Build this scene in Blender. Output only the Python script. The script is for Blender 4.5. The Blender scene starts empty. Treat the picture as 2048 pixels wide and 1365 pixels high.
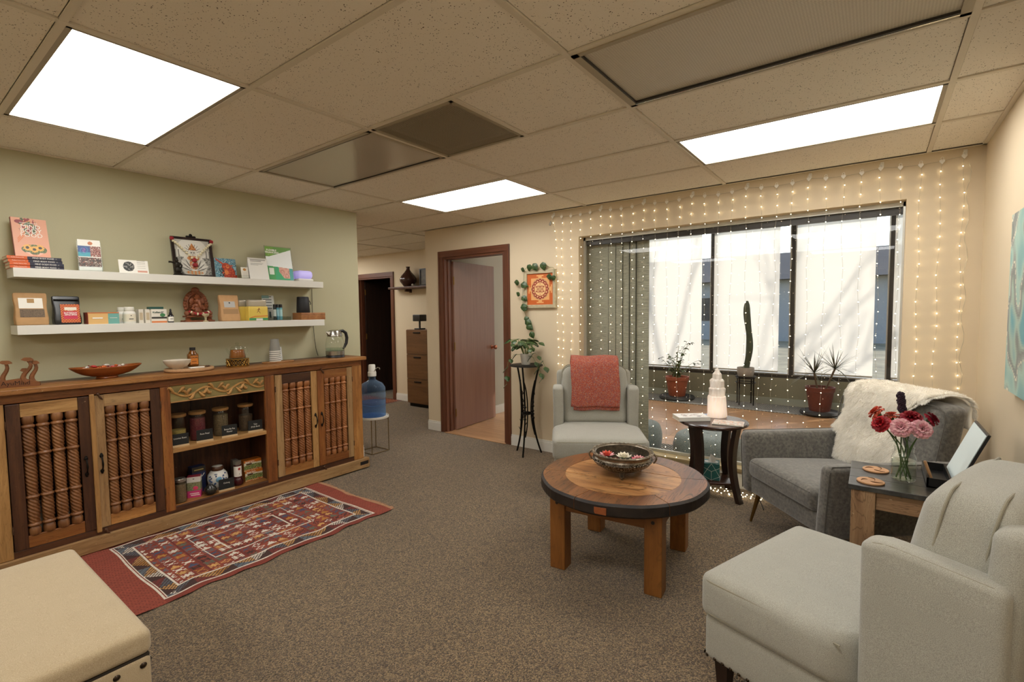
import bpy, bmesh, math, random
from math import sin, cos, pi, sqrt, radians, atan2, exp
from mathutils import Vector, Matrix, noise
random.seed(7)
SC = bpy.context.scene
COL = SC.collection

# ---------------------------------------------------------------- camera
CAM_Z = 1.42
yaw, pitch, roll = .6412, -.0590, -.0114
fw = Vector((-sin(yaw) * cos(pitch), cos(yaw) * cos(pitch), sin(pitch)))
rt = Vector((cos(yaw), sin(yaw), 0))
up = rt.cross(fw)
rt, up = rt * cos(roll) + up * sin(roll), up * cos(roll) - rt * sin(roll)
cam_data = bpy.data.cameras.new('camera')
cam_data.sensor_width = 36
cam_data.lens = 975.38 / 2048 * 36
cam_data.clip_start = .02
cam = bpy.data.objects.new('camera', cam_data)
COL.objects.link(cam)
cam.matrix_world = Matrix(((rt.x, up.x, -fw.x, 0), (rt.y, up.y, -fw.y, 0), (rt.z, up.z, -fw.z, CAM_Z), (0, 0, 0, 1)))
SC.camera = cam

# ---------------------------------------------------------------- world, sun, exposure
w = bpy.data.worlds.new('sky')
SC.world = w
w.use_nodes = True
nt = w.node_tree
for n in list(nt.nodes): nt.nodes.remove(n)
sky = nt.nodes.new('ShaderNodeTexSky')
sky.sky_type = 'NISHITA'
sky.sun_disc = False
sky.sun_elevation = radians(33)
sky.sun_rotation = radians(-37)
bg = nt.nodes.new('ShaderNodeBackground')
bg.inputs['Strength'].default_value = .4
wo = nt.nodes.new('ShaderNodeOutputWorld')
nt.links.new(sky.outputs[0], bg.inputs[0])
nt.links.new(bg.outputs[0], wo.inputs[0])

sd = bpy.data.lights.new('sun', 'SUN')
sd.energy = 4.1
sd.angle = radians(.6)
sd.color = (1, .95, .87)
sun = bpy.data.objects.new('sun', sd)
COL.objects.link(sun)
d = Vector((-.56, -.83, -.62)).normalized()
sun.rotation_euler = d.to_track_quat('-Z', 'Y').to_euler()
sun.location = (3, 12, 8)

TROFFER = 11.8        # emission of the lit ceiling panels
LED = 30.0           # emission of the fairy light bulbs
SC.view_settings.view_transform = 'Standard'
SC.view_settings.look = 'None'
SC.view_settings.exposure = 0.0
SC.view_settings.gamma = 1.0
SC.view_settings.use_curve_mapping = False
try:
    SC.cycles.use_denoising = True
    SC.cycles.max_bounces = 10
    SC.cycles.transparent_max_bounces = 24
    SC.cycles.caustics_reflective = False
    SC.cycles.caustics_refractive = False
    SC.cycles.sample_clamp_indirect = 6
except Exception:
    pass

# ---------------------------------------------------------------- colour and material helpers
def lin(c):
    return c / 12.92 if c <= .04045 else ((c + .055) / 1.055) ** 2.4
def hx(s):
    s = s.lstrip('#')
    return tuple(lin(int(s[i:i + 2], 16) / 255) for i in (0, 2, 4))
def col4(c):
    if isinstance(c, str): c = hx(c)
    return (c[0], c[1], c[2], 1)
MATS = {}
class NT:
    def __init__(s, name):
        s.m = bpy.data.materials.new(name); s.m.use_nodes = True
        s.t = s.m.node_tree
        s.b = s.t.nodes['Principled BSDF']
        s.out = s.t.nodes['Material Output']
        MATS[name] = s.m
    def n(s, typ, props=None, **inp):
        k = s.t.nodes.new(typ)
        for a, v in (props or {}).items(): setattr(k, a, v)
        for a, v in inp.items(): s.set(k, a.replace('_', ' '), v)
        return k
    def set(s, k, a, v):
        sock = k.inputs[int(a)] if a.isdigit() else k.inputs[a]
        if hasattr(v, 'is_linked') or hasattr(v, 'links'): s.t.links.new(v, sock)
        elif isinstance(v, str): sock.default_value = col4(v)
        else: sock.default_value = v
    def p(s, **inp):
        for a, v in inp.items(): s.set(s.b, a.replace('_', ' '), v)
    def coord(s, scale=(1, 1, 1), jitter=True):
        tc = s.n('ShaderNodeTexCoord')
        v = tc.outputs['Object']
        if jitter:
            oi = s.n('ShaderNodeObjectInfo')
            mu = s.n('ShaderNodeVectorMath', {'operation': 'SCALE'}); s.t.links.new(oi.outputs['Location'], mu.inputs[0]); mu.inputs['Scale'].default_value = 1.37
            ad = s.n('ShaderNodeVectorMath', {'operation': 'ADD'})
            s.t.links.new(v, ad.inputs[0]); s.t.links.new(mu.outputs[0], ad.inputs[1])
            v = ad.outputs[0]
        mp = s.n('ShaderNodeMapping')
        s.t.links.new(v, mp.inputs[0]); mp.inputs['Scale'].default_value = scale
        return mp.outputs[0]
    def noise(s, vec, scale, detail=3, rough=.5, dist=0):
        k = s.n('ShaderNodeTexNoise', None, Scale=scale, Detail=detail, Roughness=rough, Distortion=dist)
        s.t.links.new(vec, k.inputs['Vector'])
        return k.outputs['Fac']
    def ramp(s, fac, stops, interp='LINEAR'):
        k = s.n('ShaderNodeValToRGB')
        k.color_ramp.interpolation = interp
        e = k.color_ramp.elements
        while len(e) < len(stops): e.new(.5)
        for el, (pos, c) in zip(e, stops):
            el.position = pos; el.color = col4(c)
        s.t.links.new(fac, k.inputs[0])
        return k.outputs[0]
    def mix(s, fac, a, b, mode='MIX'):
        k = s.n('ShaderNodeMix', {'data_type': 'RGBA', 'blend_type': mode})
        for i, v in ((0, fac), (6, a), (7, b)):
            if hasattr(v, 'is_linked'): s.t.links.new(v, k.inputs[i])
            else: k.inputs[i].default_value = col4(v) if i else v
        return k.outputs[2]
    def bump(s, h, strength=.3, dist=.002):
        k = s.n('ShaderNodeBump', None, Strength=strength, Distance=dist)
        s.t.links.new(h, k.inputs['Height'])
        s.t.links.new(k.outputs[0], s.b.inputs['Normal'])
def plain(name, c, rough=.5, metal=0, var=0, vs=30, bump=0, bs=200, **kw):
    if name in MATS: return MATS[name]
    k = NT(name)
    k.p(Roughness=rough, Metallic=metal)
    if var:
        v = k.coord()
        a = [min(1, x * (1 + var)) for x in col4(c)[:3]]; b = [x * (1 - var) for x in col4(c)[:3]]
        k.p(Base_Color=k.ramp(k.noise(v, vs, 4), [(.3, b), (.7, a)]))
    else:
        k.p(Base_Color=col4(c))
    if bump:
        k.bump(k.noise(k.coord(), bs, 3), bump, .001)
    for a, v in kw.items(): k.set(k.b, a.replace('_', ' '), v)
    return k.m
def wood(name, c1, c2, c3, axis=2, scale=6, stretch=14, rough=.5, wear=0, wearc='#b49a74', bump=.25, crack=.3):
    """grain runs along axis"""
    if name in MATS: return MATS[name]
    k = NT(name)
    sc = [stretch, stretch, stretch]; sc[axis] = 1
    v = k.coord(tuple(sc))
    f1 = k.noise(v, scale * .35, 6, .62, .6)
    v2 = k.coord(tuple(x * .25 for x in sc))
    f2 = k.noise(v2, scale, 3, .5, .2)
    c = k.ramp(f1, [(.28, c3), (.48, c1), (.72, c2)])
    c = k.mix(k.ramp(f2, [(.35, (0, 0, 0)), (.75, (1, 1, 1))]), c, k.mix(.55, c, c3))
    if crack:
        v3 = k.coord(tuple(x * .45 for x in sc))
        f3 = k.noise(v3, scale * .8, 4, .55, .8)
        w1_ = [1, 1, 1]; 
        c = k.mix(k.ramp(f3, [(.40, (0, 0, 0)), (.415, (crack,) * 3), (.43, (0, 0, 0)), (.49, (0, 0, 0)), (.5, (crack,) * 3), (.512, (0, 0, 0)), (.58, (0, 0, 0)), (.59, (crack,) * 3), (.60, (0, 0, 0))]), c, [q * .35 for q in col4(c3)[:3]])
    oi = k.n('ShaderNodeObjectInfo')
    c = k.mix(k.ramp(oi.outputs['Random'], [(0, (.0, .0, .0)), (1, (.35, .35, .35))]), c, c3)
    if wear:
        wv = k.coord((1, 1, 1))
        wf = k.ramp(k.noise(wv, 60, 6, .7, .5), [(1 - wear, (0, 0, 0)), (min(1, 1 - wear + .04), (1, 1, 1))])
        c = k.mix(wf, c, wearc)
    k.p(Base_Color=c, Roughness=rough)
    k.bump(f1, bump, .0015)
    return k.m
def fabric(name, c, c2, scale=900, rough=.95, bump=.35, var=.5, sheen=.25):
    if name in MATS: return MATS[name]
    k = NT(name)
    v = k.coord()
    f = k.noise(v, scale, 2, .6)
    f2 = k.noise(v, 14, 4, .6)
    cc = k.mix(k.ramp(f, [(.35, (0, 0, 0)), (.65, (1, 1, 1))]), c, c2)
    cc = k.mix(k.ramp(f2, [(.3, (0, 0, 0)), (.8, (var, var, var))]), cc, c2)
    k.p(Base_Color=cc, Roughness=rough)
    k.set(k.b, 'Sheen Weight', sheen)
    k.bump(f, bump, .0006)
    return k.m
def emit(name, c, strength):
    if name in MATS: return MATS[name]
    k = NT(name)
    e = k.n('ShaderNodeEmission', None, Color=col4(c), Strength=strength)
    k.t.links.new(e.outputs[0], k.out.inputs[0])
    return k.m
def glass(name, tint='#ffffff', ior=1.45, rough=0.0, film=1.0):
    """thin clear sheet: sees through, mirrors by angle"""
    if name in MATS: return MATS[name]
    k = NT(name)
    tr = k.n('ShaderNodeBsdfTransparent', None, Color=col4(tint))
    gl = k.n('ShaderNodeBsdfGlossy', None, Roughness=rough)
    lw = k.n('ShaderNodeLayerWeight', None, Blend=.5)
    pw_ = k.n('ShaderNodeMath', {'operation': 'POWER'}); k.t.links.new(lw.outputs['Facing'], pw_.inputs[0]); pw_.inputs[1].default_value = 4.0
    ml = k.n('ShaderNodeMath', {'operation': 'MULTIPLY_ADD'}); k.t.links.new(pw_.outputs[0], ml.inputs[0]); ml.inputs[1].default_value = .75 * film; ml.inputs[2].default_value = ((ior - 1) / (ior + 1)) ** 2 * film
    mx = k.n('ShaderNodeMixShader')
    k.t.links.new(ml.outputs[0], mx.inputs[0]); k.t.links.new(tr.outputs[0], mx.inputs[1]); k.t.links.new(gl.outputs[0], mx.inputs[2])
    k.t.links.new(mx.outputs[0], k.out.inputs[0])
    return k.m
def print_mat():
    if 'print' in MATS: return MATS['print']
    k = NT('print')
    a = k.n('ShaderNodeVertexColor', {'layer_name': 'Col'})
    k.p(Base_Color=a.outputs[0], Roughness=.45)
    return k.m
def weave_mat():
    if 'weave' in MATS: return MATS['weave']
    k = NT('weave')
    a = k.n('ShaderNodeVertexColor', {'layer_name': 'Col'})
    v = k.coord((1, 1, 1), False)
    f = k.noise(k.coord((90, 700, 90), False), 1.0, 3, .6)
    c = k.mix(k.ramp(f, [(.3, (.45, .45, .45)), (.7, (0, 0, 0))]), a.outputs[0], k.mix(.6, a.outputs[0], (.05, .02, .015)))
    k.p(Base_Color=c, Roughness=.95)
    k.bump(f, .7, .002)
    return k.m

# ---------------------------------------------------------------- mesh helpers
class MB:
    def __init__(s): s.v = []; s.f = []; s.m = []; s.s = []; s.c = None
    def add(s, vs, fs, mi=0, sm=False, M=None):
        o = len(s.v)
        s.v += [tuple(M @ Vector(q)) if M is not None else tuple(q) for q in vs]
        for f in fs:
            s.f.append(tuple(i + o for i in f)); s.m.append(mi); s.s.append(sm)
        return s
    def box(s, x0, x1, y0, y1, z0, z1, mi=0, M=None):
        vs = [(x, y, z) for z in (z0, z1) for y in (y0, y1) for x in (x0, x1)]
        return s.add(vs, [(0, 2, 3, 1), (4, 5, 7, 6), (0, 1, 5, 4), (2, 6, 7, 3), (0, 4, 6, 2), (1, 3, 7, 5)], mi, False, M)
    def rbox(s, x0, x1, y0, y1, z0, z1, r=.02, n=2, crown=0, mi=0, M=None, seg=6, fn=None, crownb=0, side=0):
        """rounded box; crown puffs the top, side puffs the four sides"""
        c = Vector(((x0 + x1) / 2, (y0 + y1) / 2, (z0 + z1) / 2))
        h = Vector(((x1 - x0) / 2, (y1 - y0) / 2, (z1 - z0) / 2))
        r = min(r, min(h) * .999)
        def axis(hh):
            a = [-hh + r * (1 - cos(t * pi / 2 / n)) for t in range(n + 1)]
            mid = [-hh + r + (2 * hh - 2 * r) * t / seg for t in range(1, seg)]
            return a + mid + [-q for q in reversed(a)]
        A = [axis(h[i]) for i in range(3)]
        idx = {}; vs = []; fs = []
        def vert(q):
            key = tuple(round(t, 6) for t in q)
            if key in idx: return idx[key]
            q = Vector(q)
            inner = Vector([max(-h[i] + r, min(h[i] - r, q[i])) for i in range(3)])
            dd = q - inner
            if dd.length > 1e-9: q = inner + dd.normalized() * r
            u, v_, w_ = q.x / h.x, q.y / h.y, q.z / h.z
            if crown and w_ > 0: q.z += crown * (1 - u ** 4) * (1 - v_ ** 4) * w_
            if crownb and w_ < 0: q.z -= crownb * (1 - u ** 4) * (1 - v_ ** 4) * -w_
            if side:
                q.x += side * u * (1 - w_ ** 2) * (1 - v_ ** 4); q.y += side * v_ * (1 - w_ ** 2) * (1 - u ** 4)
            q += c
            if fn: q = Vector(fn(q))
            idx[key] = len(vs); vs.append(tuple(q)); return idx[key]
        for ax in range(3):
            a, b = [(1, 2), (2, 0), (0, 1)][ax]
            for sgn in (-1, 1):
                for i in range(len(A[a]) - 1):
                    for j in range(len(A[b]) - 1):
                        quad = []
                        for (di, dj) in ((0, 0), (1, 0), (1, 1), (0, 1)):
                            q = [0, 0, 0]; q[ax] = sgn * h[ax]; q[a] = A[a][i + di]; q[b] = A[b][j + dj]
                            quad.append(vert(q))
                        if sgn < 0: quad.reverse()
                        if len(set(quad)) == 4: fs.append(tuple(quad))
                        elif len(set(quad)) == 3: fs.append(tuple(dict.fromkeys(quad)))
        return s.add(vs, fs, mi, True, M)
    def lathe(s, prof, n=24, c=(0, 0, 0), mi=0, sm=True, M=None, fn=None, cap=True, sx=1, sy=1):
        vs = []; fs = []
        for (r, z) in prof:
            for i in range(n):
                a = 2 * pi * i / n
                rr = r if fn is None else fn(r, z, a)
                vs.append((c[0] + rr * cos(a) * sx, c[1] + rr * sin(a) * sy, c[2] + z))
        for k in range(len(prof) - 1):
            for i in range(n):
                j = (i + 1) % n
                fs.append((k * n + i, k * n + j, (k + 1) * n + j, (k + 1) * n + i))
        if cap:
            if prof[0][0] > 1e-5: fs.append(tuple(range(n))[::-1])
            if prof[-1][0] > 1e-5: fs.append(tuple((len(prof) - 1) * n + i for i in range(n)))
        return s.add(vs, fs, mi, sm, M)
    def tube(s, pts, r, n=8, mi=0, sm=True, M=None, cap=True, closed=False, flat=1.0):
        P = [Vector(q) for q in pts]; m = len(P)
        R = r if isinstance(r, (list, tuple)) else [r] * m
        vs = []; fs = []; ref = None
        for i in range(m):
            a = P[(i - 1) % m] if (closed or i > 0) else P[i]; b = P[(i + 1) % m] if (closed or i < m - 1) else P[i]
            t = (b - a)
            t = t.normalized() if t.length > 1e-9 else Vector((0, 0, 1))
            if ref is None:
                ref = Vector((0, 0, 1)) if abs(t.z) < .9 else Vector((1, 0, 0))
            u = (ref - t * ref.dot(t))
            u = u.normalized() if u.length > 1e-6 else t.orthogonal().normalized()
            w_ = t.cross(u); ref = u
            for k in range(n):
                an = 2 * pi * k / n
                vs.append(tuple(P[i] + (u * cos(an) + w_ * sin(an) * flat) * R[i]))
        for i in range(m if closed else m - 1):
            for k in range(n):
                k2 = (k + 1) % n; i2 = (i + 1) % m
                fs.append((i * n + k, i * n + k2, i2 * n + k2, i2 * n + k))
        if cap and not closed:
            fs.append(tuple(range(n))[::-1]); fs.append(tuple((m - 1) * n + k for k in range(n)))
        return s.add(vs, fs, mi, sm, M)
    def prism(s, poly, z0, z1, mi=0, M=None, sm=False):
        n = len(poly)
        vs = [(x, y, z0) for x, y in poly] + [(x, y, z1) for x, y in poly]
        fs = [tuple(range(n))[::-1], tuple(range(n, 2 * n))] + [(i, (i + 1) % n, n + (i + 1) % n, n + i) for i in range(n)]
        return s.add(vs, fs, mi, sm, M)
    def sphere(s, c, r, nu=12, nv=8, mi=0, M=None, fn=None):
        r = (r, r, r) if not isinstance(r, (tuple, list)) else r
        vs = [(c[0], c[1], c[2] - r[2])]; fs = []
        for j in range(1, nv):
            ph = -pi / 2 + pi * j / nv
            for i in range(nu):
                a = 2 * pi * i / nu
                q = (c[0] + r[0] * cos(ph) * cos(a), c[1] + r[1] * cos(ph) * sin(a), c[2] + r[2] * sin(ph))
                vs.append(fn(q) if fn else q)
        vs.append((c[0], c[1], c[2] + r[2])); t = len(vs) - 1
        for i in range(nu):
            i2 = (i + 1) % nu
            fs.append((0, 1 + i2, 1 + i)); fs.append((t, 1 + (nv - 2) * nu + i, 1 + (nv - 2) * nu + i2))
            for j in range(nv - 2):
                fs.append((1 + j * nu + i, 1 + j * nu + i2, 1 + (j + 1) * nu + i2, 1 + (j + 1) * nu + i))
        return s.add(vs, fs, mi, True, M)
    def grid(s, nx, ny, fn, mi=0, sm=True):
        """fn(u, v) -> point"""
        vs = [fn(i / nx, j / ny) for j in range(ny + 1) for i in range(nx + 1)]
        fs = [(j * (nx + 1) + i, j * (nx + 1) + i + 1, (j + 1) * (nx + 1) + i + 1, (j + 1) * (nx + 1) + i) for j in range(ny) for i in range(nx)]
        return s.add(vs, fs, mi, sm)
    def mesh(s, name, mats, recalc=True, angle=42):
        me = bpy.data.meshes.new(name)
        me.from_pydata(s.v, [], s.f)
        for m in (mats if isinstance(mats, (list, tuple)) else [mats]): me.materials.append(m)
        me.polygons.foreach_set('material_index', s.m)
        me.polygons.foreach_set('use_smooth', s.s)
        if recalc:
            bm = bmesh.new(); bm.from_mesh(me); bmesh.ops.recalc_face_normals(bm, faces=bm.faces); bm.to_mesh(me); bm.free()
        if any(s.s): me.set_sharp_from_angle(angle=radians(angle))
        me.update()
        return me
    def build(s, name, mats, parent=None, loc=None, rot=None, recalc=True, angle=42, bev=0, seg=2):
        o = bpy.data.objects.new(name, s.mesh(name, mats, recalc, angle))
        COL.objects.link(o)
        if parent is not None: o.parent = parent
        if loc is not None: o.location = loc
        if rot is not None: o.rotation_euler = rot if isinstance(rot, (tuple, list)) else (0, 0, rot)
        if bev:
            b = o.modifiers.new('bevel', 'BEVEL'); b.width = bev; b.segments = seg; b.limit_method = 'ANGLE'
        return o
def link(name, me, parent=None, loc=(0, 0, 0), rot=(0, 0, 0), scale=(1, 1, 1)):
    o = bpy.data.objects.new(name, me); COL.objects.link(o)
    o.parent = parent; o.location = loc; o.rotation_euler = rot; o.scale = scale
    return o
def tag(o, label, cat, group=None):
    o['label'] = label; o['category'] = cat
    if group: o['group'] = group
    return o
def thing(name, label, cat, loc=(0, 0, 0), rz=0, group=None):
    o = bpy.data.objects.new(name, None); COL.objects.link(o)
    o.empty_display_size = .05
    o.location = loc; o.rotation_euler = (0, 0, rz)
    return tag(o, label, cat, group)
def struct(o): o['kind'] = 'structure'; return o
def stuff(o): o['kind'] = 'stuff'; return o
def B(x0, x1, y0, y1, z0, z1): return MB().box(x0, x1, y0, y1, z0, z1)
def dup(root, loc, rz, label, group=None):
    r = root.copy(); COL.objects.link(r); r.location = loc; r.rotation_euler = (0, 0, rz); r['label'] = label
    if group: r['group'] = group
    for ch in list(root.children):
        c = ch.copy(); COL.objects.link(c); c.parent = r
        for g in list(ch.children):
            e = g.copy(); COL.objects.link(e); e.parent = c
    return r
def panel(name, w, h, nx, ny, fn, parent=None, M=None, thick=.001, smooth=False, back='paper'):
    """flat printed sheet standing in the x-z plane, front to -y; fn(u, v) -> colour, v up"""
    vs = []; fs = []; cols = []
    for j in range(ny + 1):
        for i in range(nx + 1): vs.append((-w / 2 + w * i / nx, 0, h * j / ny))
    cache = {}
    for j in range(ny):
        for i in range(nx):
            fs.append((j * (nx + 1) + i, j * (nx + 1) + i + 1, (j + 1) * (nx + 1) + i + 1, (j + 1) * (nx + 1) + i))
            c = fn((i + .5) / nx, (j + .5) / ny)
            if isinstance(c, str):
                if c not in cache: cache[c] = hx(c)
                c = cache[c]
            cols.append(c)
    mb = MB(); mb.add(vs, fs, 0)
    k = len(mb.f)
    mb.box(-w / 2, w / 2, .0002, thick, 0, h, 1)
    if M is not None: mb.v = [tuple(M @ Vector(q)) for q in mb.v]
    me = mb.mesh(name, [print_mat(), plain(back, '#e6e2d8', .6)], recalc=False)
    at = me.color_attributes.new('Col', 'FLOAT_COLOR', 'CORNER')
    buf = []
    for c in cols: buf += [c[0], c[1], c[2], 1] * 4
    buf += [.5, .5, .5, 1] * (len(me.loops) - 4 * len(cols))
    at.data.foreach_set('color', buf)
    o = bpy.data.objects.new(name, me); COL.objects.link(o)
    if parent is not None: o.parent = parent
    return o
def text(s, size, mat, parent, loc, rot=(pi / 2, 0, 0), align='CENTER', ext=.0002, name='lettering', sx=1, bold=0):
    cu = bpy.data.curves.new('t', 'FONT'); cu.body = s; cu.size = size; cu.align_x = align; cu.align_y = 'CENTER'
    cu.extrude = ext; cu.resolution_u = 2; cu.offset = bold
    cu.space_line = .85
    to = bpy.data.objects.new('t', cu); COL.objects.link(to)
    dg = bpy.context.evaluated_depsgraph_get()
    me = bpy.data.meshes.new_from_object(to.evaluated_get(dg))
    bpy.data.objects.remove(to); bpy.data.curves.remove(cu)
    me.materials.clear(); me.materials.append(mat)
    o = bpy.data.objects.new(name, me); COL.objects.link(o)
    o.parent = parent; o.location = loc; o.rotation_euler = rot; o.scale = (sx, 1, 1)
    return o

# ================================================================ surfaces
def paint(name, c, rough=.75):
    k = NT(name)
    v = k.coord((1, 1, 1), False)
    f = k.noise(v, 260, 3, .6)
    g = k.noise(v, 2.5, 3)
    a = [x * .96 for x in col4(c)[:3]]
    k.p(Base_Color=k.mix(k.ramp(g, [(.3, (0, 0, 0)), (.7, (1, 1, 1))]), c, a), Roughness=rough)
    k.bump(f, .22, .0015)
    return k.m
M_GREEN = paint('green_paint', '#bab596')
M_BEIGE = paint('beige_paint', '#d6c5a8')
M_SUNWALL = paint('grey_paint', '#b9b4a4')
M_KNEE = paint('olive_paint', '#8a866e')
M_WHITE = plain('white_trim', '#dedcd4', .4)
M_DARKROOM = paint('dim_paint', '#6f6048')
def carpet():
    k = NT('carpet')
    v = k.coord((1, 1, 1), False)
    vo = k.n('ShaderNodeTexVoronoi', {'feature': 'F1'}, Scale=210, Randomness=.75)
    k.t.links.new(v, vo.inputs['Vector'])
    sep = k.n('ShaderNodeSeparateColor'); k.t.links.new(vo.outputs['Color'], sep.inputs[0])
    c = k.ramp(sep.outputs[0], [(0, '#2d2419'), (.3, '#5a4a37'), (.62, '#786448'), (.9, '#9f8764'), (1, '#5b4233')])
    g = k.noise(v, 1.6, 3)
    c = k.mix(k.ramp(g, [(.35, (0, 0, 0)), (.7, (.25, .25, .25))]), c, '#4d4032')
    k.p(Base_Color=c, Roughness=.97)
    k.set(k.b, 'Sheen Weight', .15)
    h = k.ramp(vo.outputs['Distance'], [(0, (1, 1, 1)), (.8, (0, 0, 0))])
    k.bump(h, .9, .004)
    return k.m
M_CARPET = carpet()
def ceil_tile():
    k = NT('ceiling_tile')
    v = k.coord((1, 1, 1))
    vo = k.n('ShaderNodeTexVoronoi', {'feature': 'F1'}, Scale=105, Randomness=1)
    k.t.links.new(v, vo.inputs['Vector'])
    big = k.noise(v, 45, 2)
    ad = k.n('ShaderNodeMath', {'operation': 'MULTIPLY_ADD'}); k.t.links.new(big, ad.inputs[0]); ad.inputs[1].default_value = .55; k.t.links.new(vo.outputs['Distance'], ad.inputs[2])
    pit = k.ramp(ad.outputs[0], [(.40, (0, 0, 0)), (.45, (1, 1, 1))])
    fine = k.noise(v, 320, 3, .6)
    c = k.mix(fine, '#ece4d6', '#f5eee2')
    c = k.mix(pit, '#5a4a3a', c)
    k.p(Base_Color=c, Roughness=.9)
    k.bump(pit, .6, .002)
    return k.m
M_TILE = ceil_tile()
M_GRID = plain('grid_metal', '#ddd4c3', .5)
M_LENS = emit('lit_lens', (1, .975, .925), TROFFER)
M_DOORWOOD = wood('door_veneer', '#86624f', '#8f6b59', '#795647', 2, 4, 20, .28, bump=.05, crack=0)
M_CASING = wood('door_casing', '#6a3f2b', '#7d4e36', '#4e2b1c', 2, 5, 20, .4, bump=.08, crack=0)
M_CASINGX = wood('door_casing_head', '#6a3f2b', '#7d4e36', '#4e2b1c', 0, 5, 20, .4, bump=.08, crack=0)
M_DARKDOOR = wood('dark_door_veneer', '#2e1d16', '#3a251c', '#22150f', 2, 4, 20, .45, bump=.05, crack=0)
M_LAMINATE = wood('laminate', '#b98c62', '#cfa77d', '#96704e', 0, 7, 16, .28, bump=.04, crack=.15)
M_FRAMEDARK = plain('dark_frame', '#2b2824', .45)
M_ALU = plain('pale_aluminium', '#c4c4bd', .35, .6)
M_BRASS = plain('brass', '#8a6a3c', .35, 1)
M_PANE = glass('window_glass', '#ffffff', 1.45, 0, .55)
M_PANEOUT = glass('outer_glass', '#ffffff', 1.45, 0, .6)

CEIL = 2.40
YW = 4.13                      # window wall
# ---- floor
struct(MB().box(-4.37, .63, -2.4, 4.13, -.12, 0).box(-9.1, -4.37, -2.4, 5.38, -.12, 0).box(-4.37, -4.075, 4.13, 4.25, -.12, 0).box(-4.075, .63, 4.13, 4.25, -.12, 0).build('floor', M_CARPET))
wf = struct(B(-4.25, 1.42, 4.25, 8.25, -.12, -.012).build('floor_sunroom', plain('underlay', '#5a4a3a', .9)))
# planks of the sunroom floor and of the doorway
pl = MB().box(0, 1.198, 0, .1485, -.012, 0).mesh('plank', M_LAMINATE)
r_ = 0
y = 4.25
while y < 8.1:
    x = -4.25 - [0, .5, .9, .3][r_ % 4]
    while x < 1.3:
        x0 = max(x, -4.25); x1 = min(x + 1.198, 1.3)
        if x1 - x0 > .05:
            link('plank', pl, wf, (x0, y, .0), (0, 0, 0), ((x1 - x0) / 1.198, 1, 1))
        x += 1.2
    y += .15; r_ += 1
th = struct(B(-4.075, -3.17, 4.10, 4.262, 0, .006).build('trim_threshold', M_LAMINATE))

# ---- walls
struct(B(-4.19, -4.07, -2.4, 2.95, 0, 2.45).build('wall_left', M_GREEN))
wb = MB()
DX0, DX1, DZ = -4.075, -3.17, 2.065
WX0, WX1, WZ0, WZ1 = -2.28, .14, .15, 2.128
wb.box(-4.37, DX0, YW, 4.25, 0, 2.45); wb.box(DX0, DX1, YW, 4.25, DZ, 2.45); wb.box(DX1, WX0, YW, 4.25, 0, 2.45)
wb.box(WX0, WX1, YW, 4.25, WZ1, 2.45); wb.box(WX0, WX1, YW, 4.25, 0, WZ0); wb.box(WX1, .63, YW, 4.25, 0, 2.45)
struct(wb.build('wall_back', M_BEIGE))
struct(B(.51, .63, -2.4, YW, 0, 2.45).build('wall_right', M_BEIGE))
struct(B(-4.19, .63, -2.52, -2.4, 0, 2.45).build('wall_front', M_BEIGE))
# hallway
HX0, HX1, HZ = -7.28, -6.38, 2.03
HY = 5.26
wh = MB()
wh.box(-9.1, HX0, HY, HY + .12, 0, 2.45); wh.box(HX0, HX1, HY, HY + .12, HZ, 2.45); wh.box(HX1, -4.37, HY, HY + .12, 0, 2.45)
struct(wh.build('wall_hall', M_BEIGE))
struct(B(-9.1, -4.19, 2.83, 2.95, 0, 2.45).build('wall_hall_near', M_BEIGE))
struct(B(-9.2, -9.1, 2.83, HY + .12, 0, 2.45).build('wall_hall_end', M_BEIGE))
struct(B(-4.37, -4.25, 4.25, 8.25, 0, 2.95).build('wall_sunroom_left', M_SUNWALL))
# dim room behind the hall door
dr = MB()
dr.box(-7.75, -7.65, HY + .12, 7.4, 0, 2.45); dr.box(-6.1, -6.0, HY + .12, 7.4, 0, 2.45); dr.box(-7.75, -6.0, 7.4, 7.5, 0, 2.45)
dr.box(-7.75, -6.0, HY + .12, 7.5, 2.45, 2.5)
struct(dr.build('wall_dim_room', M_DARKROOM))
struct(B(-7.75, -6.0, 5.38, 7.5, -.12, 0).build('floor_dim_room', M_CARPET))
# ---- sunroom shell
YF = 8.12
struct(B(1.3, 1.42, 4.25, 8.25, 0, 2.95).build('wall_sunroom_right', M_SUNWALL))
struct(B(.63, 1.42, 4.13, 4.25, 0, 2.95).build('wall_sunroom_corner', M_SUNWALL))
struct(B(-4.37, 1.42, 4.13, 4.25, 2.45, 2.95).build('wall_sunroom_upper', M_SUNWALL))
struct(B(-4.37, 1.42, 4.13, 8.35, 2.95, 3.05).build('ceiling_sunroom', M_WHITE))
fwb = MB(); fwb.box(-4.25, 1.3, YF, YF + .13, 0, .40); fwb.box(-4.25, 1.3, YF, YF + .13, 2.72, 2.95)
struct(fwb.build('wall_far', M_KNEE))
struct(B(-4.25, 1.3, YF - .015, YF, 0, .10).build('baseboard_far', plain('pale_green_trim', '#a9ad9d', .45)))
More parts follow.
